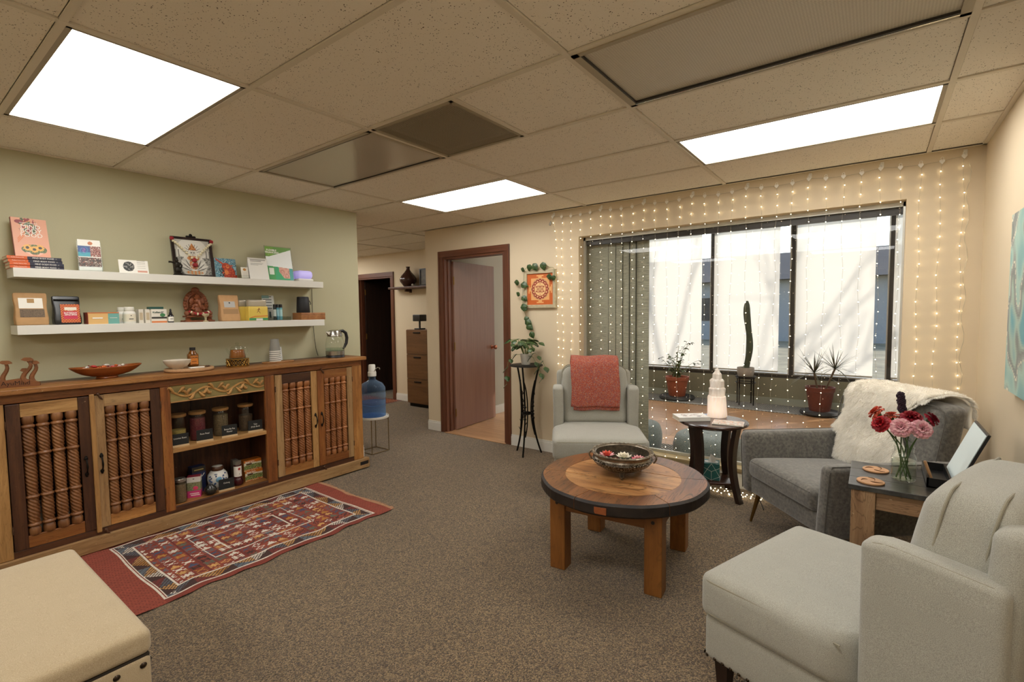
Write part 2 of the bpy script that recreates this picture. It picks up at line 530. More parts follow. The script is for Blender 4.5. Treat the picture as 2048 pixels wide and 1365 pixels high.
# outer windows: pitch 1.112
mull = [-4.25 + .0, -3.2, -2.09, -.98, .155, 1.24]
wi = 2
for a, b in zip(mull[:-1], mull[1:]):
    t = MB()
    t.box(a, b, YF + .02, YF + .09, .40, .45); t.box(a, b, YF + .02, YF + .09, 2.66, 2.72)
    t.box(a - .001, a + .026, YF + .02, YF + .09, .45, 2.66); t.box(b - .026, b + .001, YF + .02, YF + .09, .45, 2.66)
    o = struct(t.build('window_%d' % wi, M_FRAMEDARK)); wi += 1
    t = MB()
    t.box(a + .026, b - .026, YF + .035, YF + .07, .45, .468); t.box(a + .026, a + .042, YF + .035, YF + .07, .468, 2.66); t.box(b - .042, b - .026, YF + .035, YF + .07, .468, 2.66)
    t.build('sash', M_ALU, o)
    B(a + .042, b - .042, YF + .05, YF + .056, .468, 2.66).build('pane', M_PANEOUT, o)
# roller shades
def shade_mat():
    k = NT('roller_shade')
    v = k.coord((1, 1, 1), False)
    f = k.noise(k.coord((260, 1, 900), False), 1, 2)
    df = k.n('ShaderNodeBsdfDiffuse', None, Color=col4('#e9e4d8'))
    tl = k.n('ShaderNodeBsdfTranslucent', None, Color=col4('#f1ebdd'))
    tr = k.n('ShaderNodeBsdfTransparent', None, Color=col4('#f4f4f2'))
    m1 = k.n('ShaderNodeMixShader', None); m1.inputs[0].default_value = .6
    k.t.links.new(df.outputs[0], m1.inputs[1]); k.t.links.new(tl.outputs[0], m1.inputs[2])
    m2 = k.n('ShaderNodeMixShader', None)
    k.t.links.new(k.ramp(f, [(.3, (.02, .02, .02)), (.7, (.12, .12, .12))]), m2.inputs[0])
    k.t.links.new(m1.outputs[0], m2.inputs[1]); k.t.links.new(tr.outputs[0], m2.inputs[2])
    k.t.links.new(m2.outputs[0], k.out.inputs[0])
    return k.m
M_SHADE = shade_mat()
for i, (a, b, l) in enumerate([(-4.16, -3.34, 'white roller shade lowered on the outer window beside the left sunroom wall'), (-3.12, -2.245, 'white roller shade behind the leafy terracotta pot'), (-2.06, -1.145, 'white roller shade behind the tall cactus'), (-.935, -.02, 'white roller shade behind the spiky potted plant'), (.175, 1.1, 'white roller shade on the outer window past the last mullion')]):
    t = thing('roller_shade', l, 'roller shade', (0, YF - .02, 0), 0, 'roller shades on the sunroom windows')
    MB().grid(1, 1, lambda u, v: (a + (b - a) * u, 0, .50 + 2.18 * v)).build('fabric', M_SHADE, t)
    B(a, b, -.006, .006, .485, .505).build('hem_bar', M_ALU, t)
    MB().tube([(a, 0, 2.69), (b, 0, 2.69)], .02, 12).build('roller', M_ALU, t)

# ---- inner window (room side)
w1 = MB()
fr = .035
w1.box(WX0, WX1, 4.225, 4.25, WZ1 - .03, WZ1 + .0); w1.box(WX0, WX1, 4.225, 4.25, WZ0, WZ0 + .03)
w1.box(WX0, WX0 + .022, 4.225, 4.25, WZ0, WZ1); w1.box(WX1 - .012, WX1, 4.225, 4.25, WZ0, WZ1)
w1 = struct(w1.build('window_1', M_ALU))
B(WX0 + .02, WX1 - .01, 4.234, 4.240, WZ0 + .02, WZ1 - .02).build('pane', M_PANE, w1)
B(WX0, WX1, 4.25, 4.29, WZ1 - .075, WZ1 + .05).build('head_frame', M_FRAMEDARK, w1)
struct(B(WX0, WX1, YW - .012, 4.225, WZ0 - .02, WZ0 + .006).build('trim_sill', plain('sill_wood', '#b7a479', .45)))

# ---- baseboards and casings
def base(name, x0, x1, y0, y1, front):
    h = .115
    t = MB(); t.box(x0, x1, y0, y1, 0, h - .02)
    if front == 'y': t.box(x0, x1, y0 + .005, y1, h - .02, h)
    else: t.box(x0, x1 - .005 if front == 'x' else x1, y0, y1, h - .02, h)
    return struct(t.build(name, M_WHITE))
base('baseboard_back', -4.37, -4.147, YW - .014, YW, 'y')
base('baseboard_back_middle', -3.10, WX0, YW - .014, YW, 'y')
base('baseboard_back_sill', WX0, .51, YW - .014, YW, 'y')
base('baseboard_hall', -6.31, -4.37, HY - .014, HY, 'y')
base('baseboard_left', -4.07, -4.056, -2.4, 2.95, 'x')
base('baseboard_sunroom', -4.25, -4.236, 4.25, 8.1, 'x')
def casing(name, x0, x1, zt, y, depth, mz, mx, wd=.072):
    t = struct(MB().box(x0 - wd, x0, y - .016, y, 0, zt + wd).box(x1, x1 + wd, y - .016, y, 0, zt + wd).build(name, mz, bev=.004))
    MB().box(x0 - wd, x1 + wd, y - .0175, y, zt, zt + wd).build('head_casing', mx, t, bev=.004)
    MB().box(x0, x0 + .022, y - .004, y + depth, 0, zt).box(x1 - .022, x1, y - .004, y + depth, 0, zt).box(x0 + .022, x0 + .034, y + .045, y + .08, 0, zt).box(x1 - .034, x1 - .022, y + .045, y + .08, 0, zt).build('jamb', mz, t)
    MB().box(x0 + .022, x1 - .022, y - .004, y + depth, zt - .022, zt).build('head_jamb', mx, t)
    MB().box(x0 - wd + .006, x0 - wd + .022, y - .022, y - .015, 0, zt + wd - .006).box(x1 + wd - .022, x1 + wd - .006, y - .022, y - .015, 0, zt + wd - .006).build('moulding', mz, t)
    return t
casing('trim_1', DX0, DX1, DZ, YW, .12, M_CASING, M_CASINGX)
casing('trim_2', HX0, HX1, HZ, HY, .12, M_CASING, M_CASINGX)
def door(name, hinge, length, ang, h, mat, knob):
    e = bpy.data.objects.new(name, None); COL.objects.link(e); struct(e)
    e.location = hinge; e.rotation_euler = (0, 0, ang)
    MB().box(0, length, 0, .042, .008, h).build('slab', mat, e, bev=.002)
    for z in (.22, 1.02, 1.80):
        MB().box(-.008, .014, -.003, .0, z - .045, z + .045).tube([(-.006, -.006, z - .05), (-.006, -.006, z + .05)], .007, 8).build('hinge', M_BRASS, e)
    prof = [(.0001, .0), (.024, 0), (.028, .004), (.012, .012), (.011, .035), (.024, .042), (.03, .055), (.026, .068), (.0001, .072)]
    for s in (-1, 1):
        MB().lathe(prof, 20, M=Matrix.Translation((length - .065, 0 if s < 0 else .042, .96)) @ Matrix.Rotation(radians(90) * (1 if s < 0 else -1), 4, 'X')).build('knob', knob, e)
    B(length - .001, length + .001, .008, .034, .90, 1.02).build('latch_plate', knob, e)
    return e
M_COPPER = plain('copper_knob', '#b5755a', .25, 1)
door('door_1', (DX0 + .045, 4.253, 0), .86, radians(95.0), 2.03, M_DOORWOOD, M_COPPER)
door('door_2', (HX0 + .045, HY + .123, 0), .82, radians(86), 1.99, M_DARKDOOR, M_BRASS)

# ================================================================ ceiling
GX0, GY0, PX, PY = -.978, 1.072, 1.2192, .6096
ce = struct(B(-9.2, .63, -2.52, HY + .12, 2.44, 2.5).build('ceiling', M_TILE))
tile_me = B(-PX / 2 + .0145, PX / 2 - .0145, -PY / 2 + .0145, PY / 2 - .0145, 0, .016).mesh('ceiling_tile', M_TILE)
half_me = B(-PX / 4 + .0145, PX / 4 - .0145, -PY / 2 + .0145, PY / 2 - .0145, 0, .016).mesh('ceiling_tile', M_TILE)
TZ = CEIL + .007
lights = {(-2, -1): 'lit', (0, 3): 'lit', (-2, 3): 'lit', (0, -1): 'lit', (-2, -5): 'lit', (0, -5): 'lit', (0, 1): 'lens', (-2, 1): 'panel', (-1, 1): 'vent', (-6, 5): 'lit', (-5, 4): 'lit'}
for i in range(-7, 2):
    for j in range(-6, 8):
        x0, x1 = GX0 + i * PX, GX0 + (i + 1) * PX
        y0, y1 = GY0 + j * PY, GY0 + (j + 1) * PY
        if (i, j) in lights and lights[(i, j)] != 'vent': continue
        if (i, j) == (-1, 1):
            link('ceiling_tile', half_me, ce, (x0 + PX * .75, (y0 + y1) / 2, TZ)); continue
        # regions
        regs = [(-4.07, .51, -2.4, YW)]
        regs.append((-9.1, -4.07 if y0 < 3.0 else -4.07, 2.95, HY))
        regs.append((-4.37, -4.07, 2.95, YW))
        done = []
        for n_, (a, b, c, dd) in enumerate(regs[:2] if i > -4 or True else regs):
            xa, xb, ya, yb = max(x0, a), min(x1, b), max(y0, c), min(y1, dd)
            if n_ == 1: xb = min(x1, -4.07)
            if xb - xa < .03 or yb - ya < .03: continue
            full = (xb - xa > PX - .001 and yb - ya > PY - .001)
            if full: link('ceiling_tile', tile_me, ce, ((x0 + x1) / 2, (y0 + y1) / 2, TZ))
            else: B(xa + (.0145 if xa == x0 else 0), xb - (.0145 if xb == x1 else 0), ya + (.0145 if ya == y0 else 0), yb - (.0145 if yb == y1 else 0), TZ, TZ + .016).build('ceiling_tile', M_TILE, ce)
BW = .012
for i in range(-6, 2):
    x = GX0 + i * PX
    if x > .5: continue
    ya, yb = (-2.4, YW) if x > -4.07 else (2.95, HY)
    MB().box(x - BW, x + BW, ya, yb, CEIL, CEIL + .008).box(x - .002, x + .002, ya, yb, CEIL + .008, CEIL + .035).build('grid_runner', M_GRID, ce)
for j in range(-5, 7):
    y = GY0 + j * PY
    xa, xb = (-4.07, .51) if y < 2.95 else (-9.1 if y > YW else -9.1, .51 if y < YW else -4.37)
    MB().box(xa, xb, y - BW, y + BW, CEIL + .0005, CEIL + .0075).build('grid_runner', M_GRID, ce)
x = GX0 - PX / 2
B(x - BW, x + BW, GY0 + PY, GY0 + 2 * PY, CEIL + .0003, CEIL + .0072).build('grid_runner', M_GRID, ce)
wa = MB(); wa.box(-4.07, -4.048, -2.4, 2.95, CEIL - .001, CEIL + .006); wa.box(-4.37, .51, YW - .022, YW, CEIL - .001, CEIL + .006); wa.box(.488, .51, -2.4, YW, CEIL - .001, CEIL + .006); wa.box(-9.1, -4.37, HY - .022, HY, CEIL - .001, CEIL + .006)
struct(wa.build('trim_ceiling_edge', M_GRID))
M_HOUSE = plain('fixture_steel', '#a79c86', .45)
def lens_mat(name, c, c2, sc):
    k = NT(name)
    v = k.coord((1, 1, 1))
    ch = k.n('ShaderNodeTexVoronoi', {'feature': 'F1', 'voronoi_dimensions': '2D'}, Scale=sc, Randomness=0); k.t.links.new(v, ch.inputs['Vector'])
    k.p(Base_Color=k.ramp(ch.outputs['Distance'], [(0, c), (.7, c2)]), Roughness=.32)
    k.bump(ch.outputs['Distance'], .5, .003)
    return k.m
M_PRISM = lens_mat('prismatic_lens', '#d8d0c0', '#b8b0a0', 105)
M_MATTE = plain('matte_acrylic', '#c2bbad', .2)
lit_n = 0
LITLAB = {(-2, -1): 'lit square-ended ceiling light panel above the left end of the carved sideboard', (0, 3): 'lit ceiling light panel close to the fairy light curtain', (-2, 3): 'lit ceiling light panel nearest the open door', (0, -1): 'lit ceiling light panel between the right wall and the storage ottoman', (-2, -5): 'lit ceiling light panel at the rear of the room by the green wall', (0, -5): 'lit ceiling light panel at the rear of the room by the right wall', (-6, 5): 'lit hallway ceiling panel before the hall door', (-5, 4): 'lit hallway ceiling panel just behind the green wall'}
for (i, j), kd in lights.items():
    x0, y0 = GX0 + i * PX, GY0 + j * PY
    cx, cy = x0 + PX / 2, y0 + PY / 2
    if kd == 'lit':
        t = thing('ceiling_light', LITLAB.get((i, j), 'lit ceiling light panel out of the picture'), 'ceiling light', (cx, cy, CEIL), 0, 'lit ceiling light panels')
        a, b = PX / 2 - .012, PY / 2 - .012
        MB().box(-a, a, -b, -b + .018, .002, .06).box(-a, a, b - .018, b, .002, .06).box(-a, -a + .018, -b, b, .002, .06).box(a - .018, a, -b, b, .002, .06).box(-a, a, -b, b, .032, .06).build('housing', M_HOUSE, t)
        B(-a + .018, a - .018, -b + .018, b - .018, .006, .010).build('diffuser', M_LENS, t)
    elif kd == 'lens':
        t = thing('ceiling_light', 'unlit ceiling light with a wide prismatic lens and chrome edge strip', 'ceiling light', (cx, cy, CEIL), 0)
        a, b = PX / 2 - .012, PY / 2 - .012
        MB().box(-a, a, -b, -b + .02, -.004, .06).box(-a, a, b - .02, b, -.004, .06).box(-a, -a + .03, -b, b, -.004, .06).box(a - .03, a, -b, b, -.004, .06).box(-a, a, -b, b, .035, .06).build('housing', M_HOUSE, t)
        MB().box(-a + .03, a - .03, -b + .02, b - .02, .006, .012).build('lens', M_PRISM, t)
        B(-a + .03, a - .03, b - .028, b - .02, -.006, .006).build('chrome_strip', plain('chrome', '#d8d8d4', .15, 1), t)
        MB().box(-a + .03, a - .03, b - .036, b - .028, -.004, .006).box(-a + .030, -a + .036, -b + .02, b - .02, -.002, .006).build('shadow_gap', M_FRAMEDARK, t)
    elif kd == 'panel':
        t = thing('ceiling_light', 'unlit ceiling light with a smooth grey panel beside the air vent', 'ceiling light', (cx, cy, CEIL), 0)
        a, b = PX / 2 - .012, PY / 2 - .012
        MB().box(-a, a, -b, -b + .022, -.002, .06).box(-a, a, b - .022, b, -.002, .06).box(-a, -a + .022, -b, b, -.002, .06).box(a - .022, a, -b, b, -.002, .06).box(-a, a, -b, b, .035, .06).build('housing', M_HOUSE, t)
        B(-a + .024, a - .024, -b + .024, b - .024, .004, .012).build('diffuser', M_MATTE, t)
        MB().box(-a + .022, a - .022, b - .026, b - .022, -.003, .005).box(-a + .022, a - .022, -b + .022, -b + .026, -.003, .005).build('hinge_edge', M_FRAMEDARK, t)
    else:
        cx = x0 + PX / 4
        t = thing('air_vent', 'grey perforated square ceiling air vent', 'air vent', (cx, cy, CEIL), 0)
        a = PX / 4 - .012
        MB().box(-a, a, -a, -a + .02, -.001, .03).box(-a, a, a - .02, a, -.001, .03).box(-a, -a + .02, -a, a, -.001, .03).box(a - .02, a, -a, a, -.001, .03).build('frame', plain('vent_grey', '#a2977f', .5), t)
        k = NT('perforated_metal')
        v = k.coord((1, 1, 1))
        vo = k.n('ShaderNodeTexVoronoi', {'feature': 'F1', 'voronoi_dimensions': '2D'}, Scale=115, Randomness=0); k.t.links.new(v, vo.inputs['Vector'])
        hole = k.ramp(vo.outputs['Distance'], [(.37, (0, 0, 0)), (.41, (1, 1, 1))])
        k.p(Base_Color='#a0957e', Roughness=.5, Alpha=hole)
        B(-a + .02, a - .02, -a + .02, a - .02, .003, .0045).build('perforated_plate', k.m, t)
        MB().box(-a + .1, a - .1, -a + .1, a - .1, .0052, .008).build('baffle', plain('baffle_grey', '#d8d2c6', .6), t)
        B(-a, a, -a, a, .05, .052).build('plenum', plain('plenum_dark', '#221e19', .8), t)

# two lit panels of the sunroom ceiling
for x, l in ((-2.6, 'lit ceiling panel of the sunroom above the leafy pot'), (-.2, 'lit ceiling panel of the sunroom above the spiky plant')):
    t = thing('ceiling_light', l, 'ceiling light', (x, 6.2, 2.95), 0, 'lit ceiling panels of the sunroom')
    a, b = .6, .3
    MB().box(-a, a, -b, -b + .02, -.03, 0).box(-a, a, b - .02, b, -.03, 0).box(-a, -a + .02, -b, b, -.03, 0).box(a - .02, a, -b, b, -.03, 0).box(-a, a, -b, b, -.006, 0).build('housing', M_HOUSE, t)
    B(-a + .02, a - .02, -b + .02, b - .02, -.026, -.022).build('diffuser', M_LENS, t)

# ================================================================ sideboard
W_RED = {a: wood('sideboard_red_%d' % a, '#96592a', '#b57a3d', '#5a3216', a, 5, 12, .42, .335, crack=.45) for a in (1, 2)}
W_MID = {a: wood('sideboard_brown_%d' % a, '#a77039', '#c69152', '#6f4520', a, 5, 12, .45, .325, crack=.45) for a in (1, 2)}
W_DRK = {a: wood('sideboard_dark_%d' % a, '#50301e', '#6d452a', '#301a10', a, 5, 12, .4, .325, crack=.4) for a in (1, 2)}
W_LGT = {a: wood('sideboard_tan_%d' % a, '#b98d56', '#d4ad74', '#8a6133', a, 5, 12, .5, .32, crack=.45) for a in (1, 2)}
W_WORN = {a: wood('sideboard_worn_%d' % a, '#ae8a5c', '#c9a878', '#7a5835', a, 5, 12, .55, .35, crack=.5) for a in (1, 2)}
W_SPIN = wood('turned_wood', '#875833', '#a87648', '#5c371c', 2, 6, 10, .4, .2)
W_SPIN2 = wood('turned_wood_red', '#9a6135', '#b97d4c', '#6c3f1e', 2, 6, 10, .4, .2)
M_IRON = plain('black_iron', '#1d1a17', .45, .8, bump=.2, bs=300)
M_RUST = plain('rusty_iron', '#5a4030', .6, .6, var=.3)
CB = thing('sideboard', 'long carved reclaimed wood sideboard with twisted spindle doors against the green wall', 'sideboard', (-4.07, 0, 0))
XF = .33            # front face, local x from the wall
def cbx(name, y0, y1, z0, z1, mat, x0=None, x1=XF, bev=.003):
    return MB().box(x0 if x0 is not None else XF - .028, x1, y0, y1, z0, z1).build(name, mat, CB, bev=bev)
Y0, Y1 = .34, 2.715
cbx('end_panel', Y0, Y0 + .025, .09, 1.0, W_MID[2], .016, XF - .03)
cbx('end_panel', Y1 - .025, Y1, .09, 1.0, W_MID[2], .016, XF - .03)
for a, b in ((Y0 + .025, .81), (.81, 1.19), (1.19, 1.44), (1.44, 1.66), (1.66, 1.87), (1.87, 2.28), (2.28, Y1 - .025)):
    cbx('back_board', a + .001, b - .001, .118, 1.0, W_DRK[2], .006, .0205, 0)
cbx('bottom_board', Y0 + .025, Y1 - .025, .112, .137, W_MID[1], .02, XF - .029)
cbx('divider', 1.175, 1.20, .137, 1.0, W_DRK[2], .02, XF - .029)
cbx('divider', 1.85, 1.875, .137, 1.0, W_DRK[2], .02, XF - .029)
cbx('shelf_board', 1.2, 1.85, .502, .53, W_LGT[1], .02, XF - .004)
# top in three planks
for k, (a, b, mt) in enumerate(((.0, .115, W_DRK[1]), (.116, .235, W_RED[1]), (.236, XF + .042, W_MID[1]))):
    cbx('top_plank', .305, 2.745, 1.005, 1.034, mt, a, b, .004)
cbx('top_rail', Y0, Y1, .955, 1.005, W_RED[1])
cbx('post', Y0, .443, .10, .955, W_LGT[2])
cbx('post', 1.157, 1.215, .115, .955, W_RED[2], bev=.006)
cbx('post', 1.838, 1.915, .115, .955, W_RED[2], bev=.006)
cbx('post', 2.615, Y1, .10, .955, W_MID[2])
cbx('bottom_rail', Y0, Y1, .095, .137, W_DRK[1], None, XF - .004)
pln = cbx('plinth', .30, 2.76, .012, .098, W_WORN[1], .30, XF + .022)
B(XF + .012, XF + .024, 2.66, 2.745, .045, .075).build('dark_knot', plain('burnt_wood', '#150e0a', .7), pln)
for y in (.42, 1.5, 2.68): B(.05, XF - .02, y - .04, y + .04, 0, .10).build('foot', W_DRK[2], CB)
# carved frieze
fz = cbx('frieze', 1.215, 1.838, .848, .953, wood('frieze_ground', '#8f7f4b', '#a08d56', '#5f5a38', 1, 8, 8, .55, .2), None, XF - .006)
vm = wood('frieze_carving', '#bd8e50', '#d0a566', '#8f6836', 1, 8, 8, .5, .22)
def vy(t): return 1.22 + .612 * t
def vz(t): return .900 + .024 * sin(t * 2 * pi * 2.5 + 2.4)
vb = MB(); vb.tube([(XF - .004, vy(t / 90), vz(t / 90)) for t in range(91)], .0075, 8, flat=.7)
vb.build('vine', vm, fz)
for q in range(10):
    t = (q + .5) / 10
    s = 1 if sin(t * 2 * pi * 2.5 + 2.4) < 0 else -1
    for e in range(2):
        by, bz = vy(t + (e - .5) * .035), vz(t)
        dirr = 1 if (q + e) % 2 else -1
        pts = []
        for k in range(9):
            u = k / 8
            pts.append((XF - .003 + .006 * sin(pi * u), by + dirr * .058 * u * (1 - .3 * u), bz + s * (.012 + .034 * sin(u * 2.1)) * (1 - .15 * e) * (.55 + .45 * sin(pi * u * .8))))
        MB().tube(pts, [.001 + .0088 * sin(pi * (.08 + .9 * k / 8)) for k in range(9)], 8).build('carved_leaf', vm, fz)
cbx('bead', 1.215, 1.838, .840, .849, W_LGT[1], None, XF - .002)
# spindles
L = .668
def spin_prof():
    def ring(z, r, h): return [(r * .8, z - h), (r, z - h * .5), (r * 1.04, z), (r, z + h * .5), (r * .8, z + h)]
    p = [(.0225, 0), (.0245, .004), (.0255, .02), (.0245, .036), (.019, .046)]
    p += ring(.058, .0275, .009)
    def tw(a, b, n=44): return [(-(.0225 + .003 * sin(pi * k / n)), a + (b - a) * k / n) for k in range(n + 1)]
    p += tw(.069, .205) + ring(.215, .0275, .009) + tw(.226, .442, 70) + ring(.453, .0275, .009) + tw(.464, .60) + ring(.61, .0275, .009)
    p += [(.019, .622), (.0245, .632), (.0255, .648), (.0245, .664), (.0225, L)]
    return p
def spin_r(r, z, a):
    if r > 0: return r
    return -r * (.80 + .25 * abs(cos(3 * a + z * 150)))
spin_me = MB().lathe(spin_prof(), 30, fn=spin_r).mesh('spindle', W_SPIN, angle=60)
spin_me2 = spin_me.copy(); spin_me2.materials.clear(); spin_me2.materials.append(W_SPIN2)
def handle(parent, y, z, x):
    pts = [(x + .002, y, z - .042), (x + .016, y, z - .036), (x + .026, y, z - .018), (x + .028, y, z), (x + .026, y, z + .018), (x + .016, y, z + .036), (x + .002, y, z + .042)]
    m = MB().tube(pts, [.0055, .0045, .004, .0055, .004, .0045, .0055], 8)
    for s in (-1, 1):
        m.sphere((x + .004, y, z + s * .046), (.006, .010, .012), 10, 6)
        m.sphere((x + .004, y, z + s * .058), (.004, .006, .006), 8, 5)
    m.build('handle', M_IRON, parent)
def sdoor(y0, y1, ls, rs, tr, br, stl, hy, hinge, me):
    dz0, dz1 = .14, .950
    d = MB().box(XF - .012, XF + .004, y0 + .002, y0 + stl, dz0, dz1).build('door', ls, CB, bev=.003)
    MB().box(XF - .012, XF + .004, y1 - .055, y1 - .002, dz0, dz1).build('stile', rs, d, bev=.003)
    MB().box(XF - .011, XF + .002, y0 + stl, y1 - .055, dz1 - .075, dz1).build('rail', tr, d, bev=.003)
    MB().box(XF - .011, XF + .002, y0 + stl, y1 - .055, dz0, dz0 + .068).build('rail', br, d, bev=.003)
    za = dz0 + .066
    n = 4; wd = y1 - .055 - (y0 + stl); rr = wd / n / 2
    for i in range(n):
        link('spindle', me, d, (XF - .016, y0 + stl + rr * (2 * i + 1), za), (0, 0, .7 * i), (rr / .0285, rr / .0285, (dz1 - .073 - za) / L))
    handle(d, hy, .535, XF + .004)
    for z in (.26, .84):
        MB().tube([(XF + .004, hinge, z - .022), (XF + .004, hinge, z + .022)], .004, 6).build('hinge', M_RUST, d)
    return d
d1 = sdoor(.445, .800, W_DRK[2], W_DRK[2], W_LGT[1], W_RED[1], .058, .766, .446, spin_me)
d2 = sdoor(.800, 1.156, W_WORN[2], W_DRK[2], W_WORN[1], W_MID[1], .066, .838, 1.156, spin_me)
MB().box(XF + .003, XF + .016, .796, .820, .118, .962).build('astragal', W_LGT[2], d2, bev=.005)
d3 = sdoor(1.916, 2.272, W_WORN[2], W_LGT[2], W_DRK[1], W_MID[1], .056, 2.245, 1.917, spin_me2)
d4 = sdoor(2.272, 2.614, W_RED[2], W_WORN[2], W_RED[1], W_RED[1], .062, 2.303, 2.613, spin_me2)
for d_, y in ((d2, .838), (d4, 2.31)):
    for z, s in ((.958, -1), (.125, 1)):
        MB().tube([(XF + .008, y, z), (XF + .014, y + .004, z - .012), (XF + .015, y + .012, z - .026), (XF + .013, y + .02, z - .036)], [.009, .006, .008, .003], 8, flat=.5).sphere((XF + .008, y, z), .009, 8, 6).build('hasp', M_RUST, d_)
# peeking contents behind the spindles
tag(MB().rbox(-3.96, -3.80, .55, .60, .137, .34, .012).build('paper_pack', plain('white_pack', '#d9d8d2', .6)), 'white paper pack inside the sideboard behind the dark spindle door', 'packet')
tag(MB().rbox(-3.96, -3.82, .66, .70, .137, .30, .012).build('paper_pack', plain('white_pack', '#d9d8d2', .6)), 'short white pack in the sideboard next to the taller white pack', 'packet')

# ================================================================ wall shelves
M_SHELF = plain('white_laminate', '#dad8d0', .35)
for z0, z1, l in ((1.650, 1.702, 'upper white floating wall shelf holding books, framed picture and signs'), (1.323, 1.376, 'lower white floating wall shelf holding pouches, bottles and carved figure')):
    tag(MB().box(-4.07, -3.868, .535, 2.443, z0, z1).build('wall_shelf', M_SHELF, bev=.0015), l, 'shelf', 'white floating shelves on the green wall')

# ================================================================ kilim rug
RX0, RX1, RY0, RY1 = -3.755, -2.775, .70, 2.235
NU, NV = 300, 176
PAL = {'r': '#7b3527', 'R': '#8e4231', 'd': '#3a2420', 'w': '#d8cfc0', 'o': '#c8985a', 's': '#56616a', 'g': '#5b6152', 'b': '#3f4a63', 'm': '#6b2a24', 'y': '#b07a34'}
PALL = {k: hx(v) for k, v in PAL.items()}
rr = random.Random(5)
MOT = [["x..x", ".xx.", ".xx.", "x..x"], ["..x...", ".xxxx.", "xxxxxx", ".x..x."], ["...x...", "..xxx..", ".xxxxx.", "xxxxxxx"], ["x.x.x", ".xxx.", "xxxxx", ".xxx.", "x.x.x"], ["xx..xx", ".xxxx.", "xx..xx", ".xxxx.", "xx..xx"], ["x.....x", ".x...x.", "..xxx..", "..xxx..", ".x...x.", "x.....x"], ["..x..", ".x.x.", "x...x", ".x.x.", "..x.."]]
cells = {}
def motif(cu, cv):
    if (cu, cv) not in cells:
        cells[(cu, cv)] = (rr.choice(MOT), rr.choice('wosgbdwowys'), rr.choice('rrRRRr'), rr.random() < .5)
    return cells[(cu, cv)]
def rug_col(i, j):
    # i along length (y), j across (x)
    u = (i + .5) / NU * (RY1 - RY0); v = (j + .5) / NV * (RX1 - RX0)
    Lu, Lv = RY1 - RY0, RX1 - RX0
    nz = .06 * (rr.random() - .5)
    e0, e1 = .14, .12
    jag = 0
    if u < e0 + jag or u > Lu - e1 + jag:
        c = 'R' if (i * 7 + (j // 3)) % 5 else 'r'
        return c
    du = min(u - e0, Lu - e1 - u); dv = min(v - .045, Lv - .045 - v)
    if dv < 0: return 'r'
    dm = min(du, dv)
    if dm < .009: return 'w'
    if dm < .013 and du < dv: return 'r'
    if dm < .018 and du < dv: return 'w'
    if dm < .085:
        tpos = (v if du < dv else u) / .10; tt = (dm - .013) / .072
        ph = tpos % 2
        tri = ph if ph < 1 else 2 - ph
        k = int(tpos // 1)
        if tri > tt: return ['d', 's', 'd', 'm'][k % 4] if (i + j) % 7 else 'd'
        return (['o', 'w', 's', 'o', 'y'][k % 5] if (i // 2 + j // 2) % 2 else 'd')
    if dm < .094: return 'w'
    if dm < .10: return 'r'
    # inner rectangles
    cu, cv = (e0 + Lu - e1) / 2, Lv / 2
    a, b = abs(u - cu), abs(v - cv)
    q = max(a - .30, b - .20)
    if abs(q) < .004: return 'w'
    q2 = max(a - .20, b - .12)
    if abs(q2) < .004: return 'w'
    cu_, cv_ = int(u / .066), int(v / .054)
    mo, c, g, fl = motif(cu_, cv_)
    fu, fv = (u / .066) % 1, (v / .054) % 1
    if fv < .10: return 'r'
    if (cu_ // 1) % 3 == 0 and fu < .12: return 'm'
    X = math.floor((fu - .09) / .84 * len(mo[0])); Y = math.floor((fv - .13) / .82 * len(mo))
    if 0 <= X < len(mo[0]) and 0 <= Y < len(mo):
        if mo[Y][X if fl else len(mo[0]) - 1 - X] == 'x': return c
    return g
def rug_pt(i, j):
    u = i / NU; v = j / NV
    x = RX0 + (RX1 - RX0) * v; y = RY0 + (RY1 - RY0) * u
    ed = max(0, abs(v - .5) - .47) / .03
    x += (.010 * sin(u * 21) + .007 * sin(u * 47 + 1)) * (1 if v > .5 else .2) * abs(v - .5) * 2
    y += .006 * sin(v * 9) * abs(u - .5) * 2
    z = .007 + .0028 * sin(u * 40 + v * 8) * sin(v * 13 + 2 * sin(u * 9)) + .002 * ed * sin(u * 60)
    return (x, y, max(.003, z))
mb = MB()
mb.v = [rug_pt(i, j) for j in range(NV + 1) for i in range(NU + 1)]
cols = []
for j in range(NV):
    for i in range(NU):
        a = j * (NU + 1) + i
        mb.f.append((a + NU + 1, a + NU + 2, a + 1, a)); mb.m.append(0); mb.s.append(True)
        c = PALL[rug_col(i, j)]
        k = (.88 + .24 * rr.random()) * (.80 + .4 * ((j * 7919 + (i // 26) * 104729) % 97) / 97)
        cols.append((c[0] * k, c[1] * k, c[2] * k))
me = mb.mesh('rug', weave_mat(), recalc=False, angle=80)
at = me.color_attributes.new('Col', 'FLOAT_COLOR', 'CORNER')
buf = []
for c in cols: buf += [c[0], c[1], c[2], 1] * 4
at.data.foreach_set('color', buf)
rug = bpy.data.objects.new('rug', me); COL.objects.link(rug)
tag(rug, 'red flat-woven kilim rug with rows of woven animals and triangles', 'rug')
fb = MB()
for k in range(150):
    x = RX0 + (RX1 - RX0) * (k + .5) / 150
    y = RY1 + .012 * sin((k / 150) * 9)
    l = .022 + .02 * rr.random(); dx = .012 * (rr.random() - .5)
    fb.tube([(x, y - .004, .006), (x + dx * .5, y + l * .5, .006), (x + dx, y + l, .003)], [.0016, .0014, .0008], 4)
stuff(fb.build('fringe', plain('fringe_cotton', '#b98a68', .9), rug))

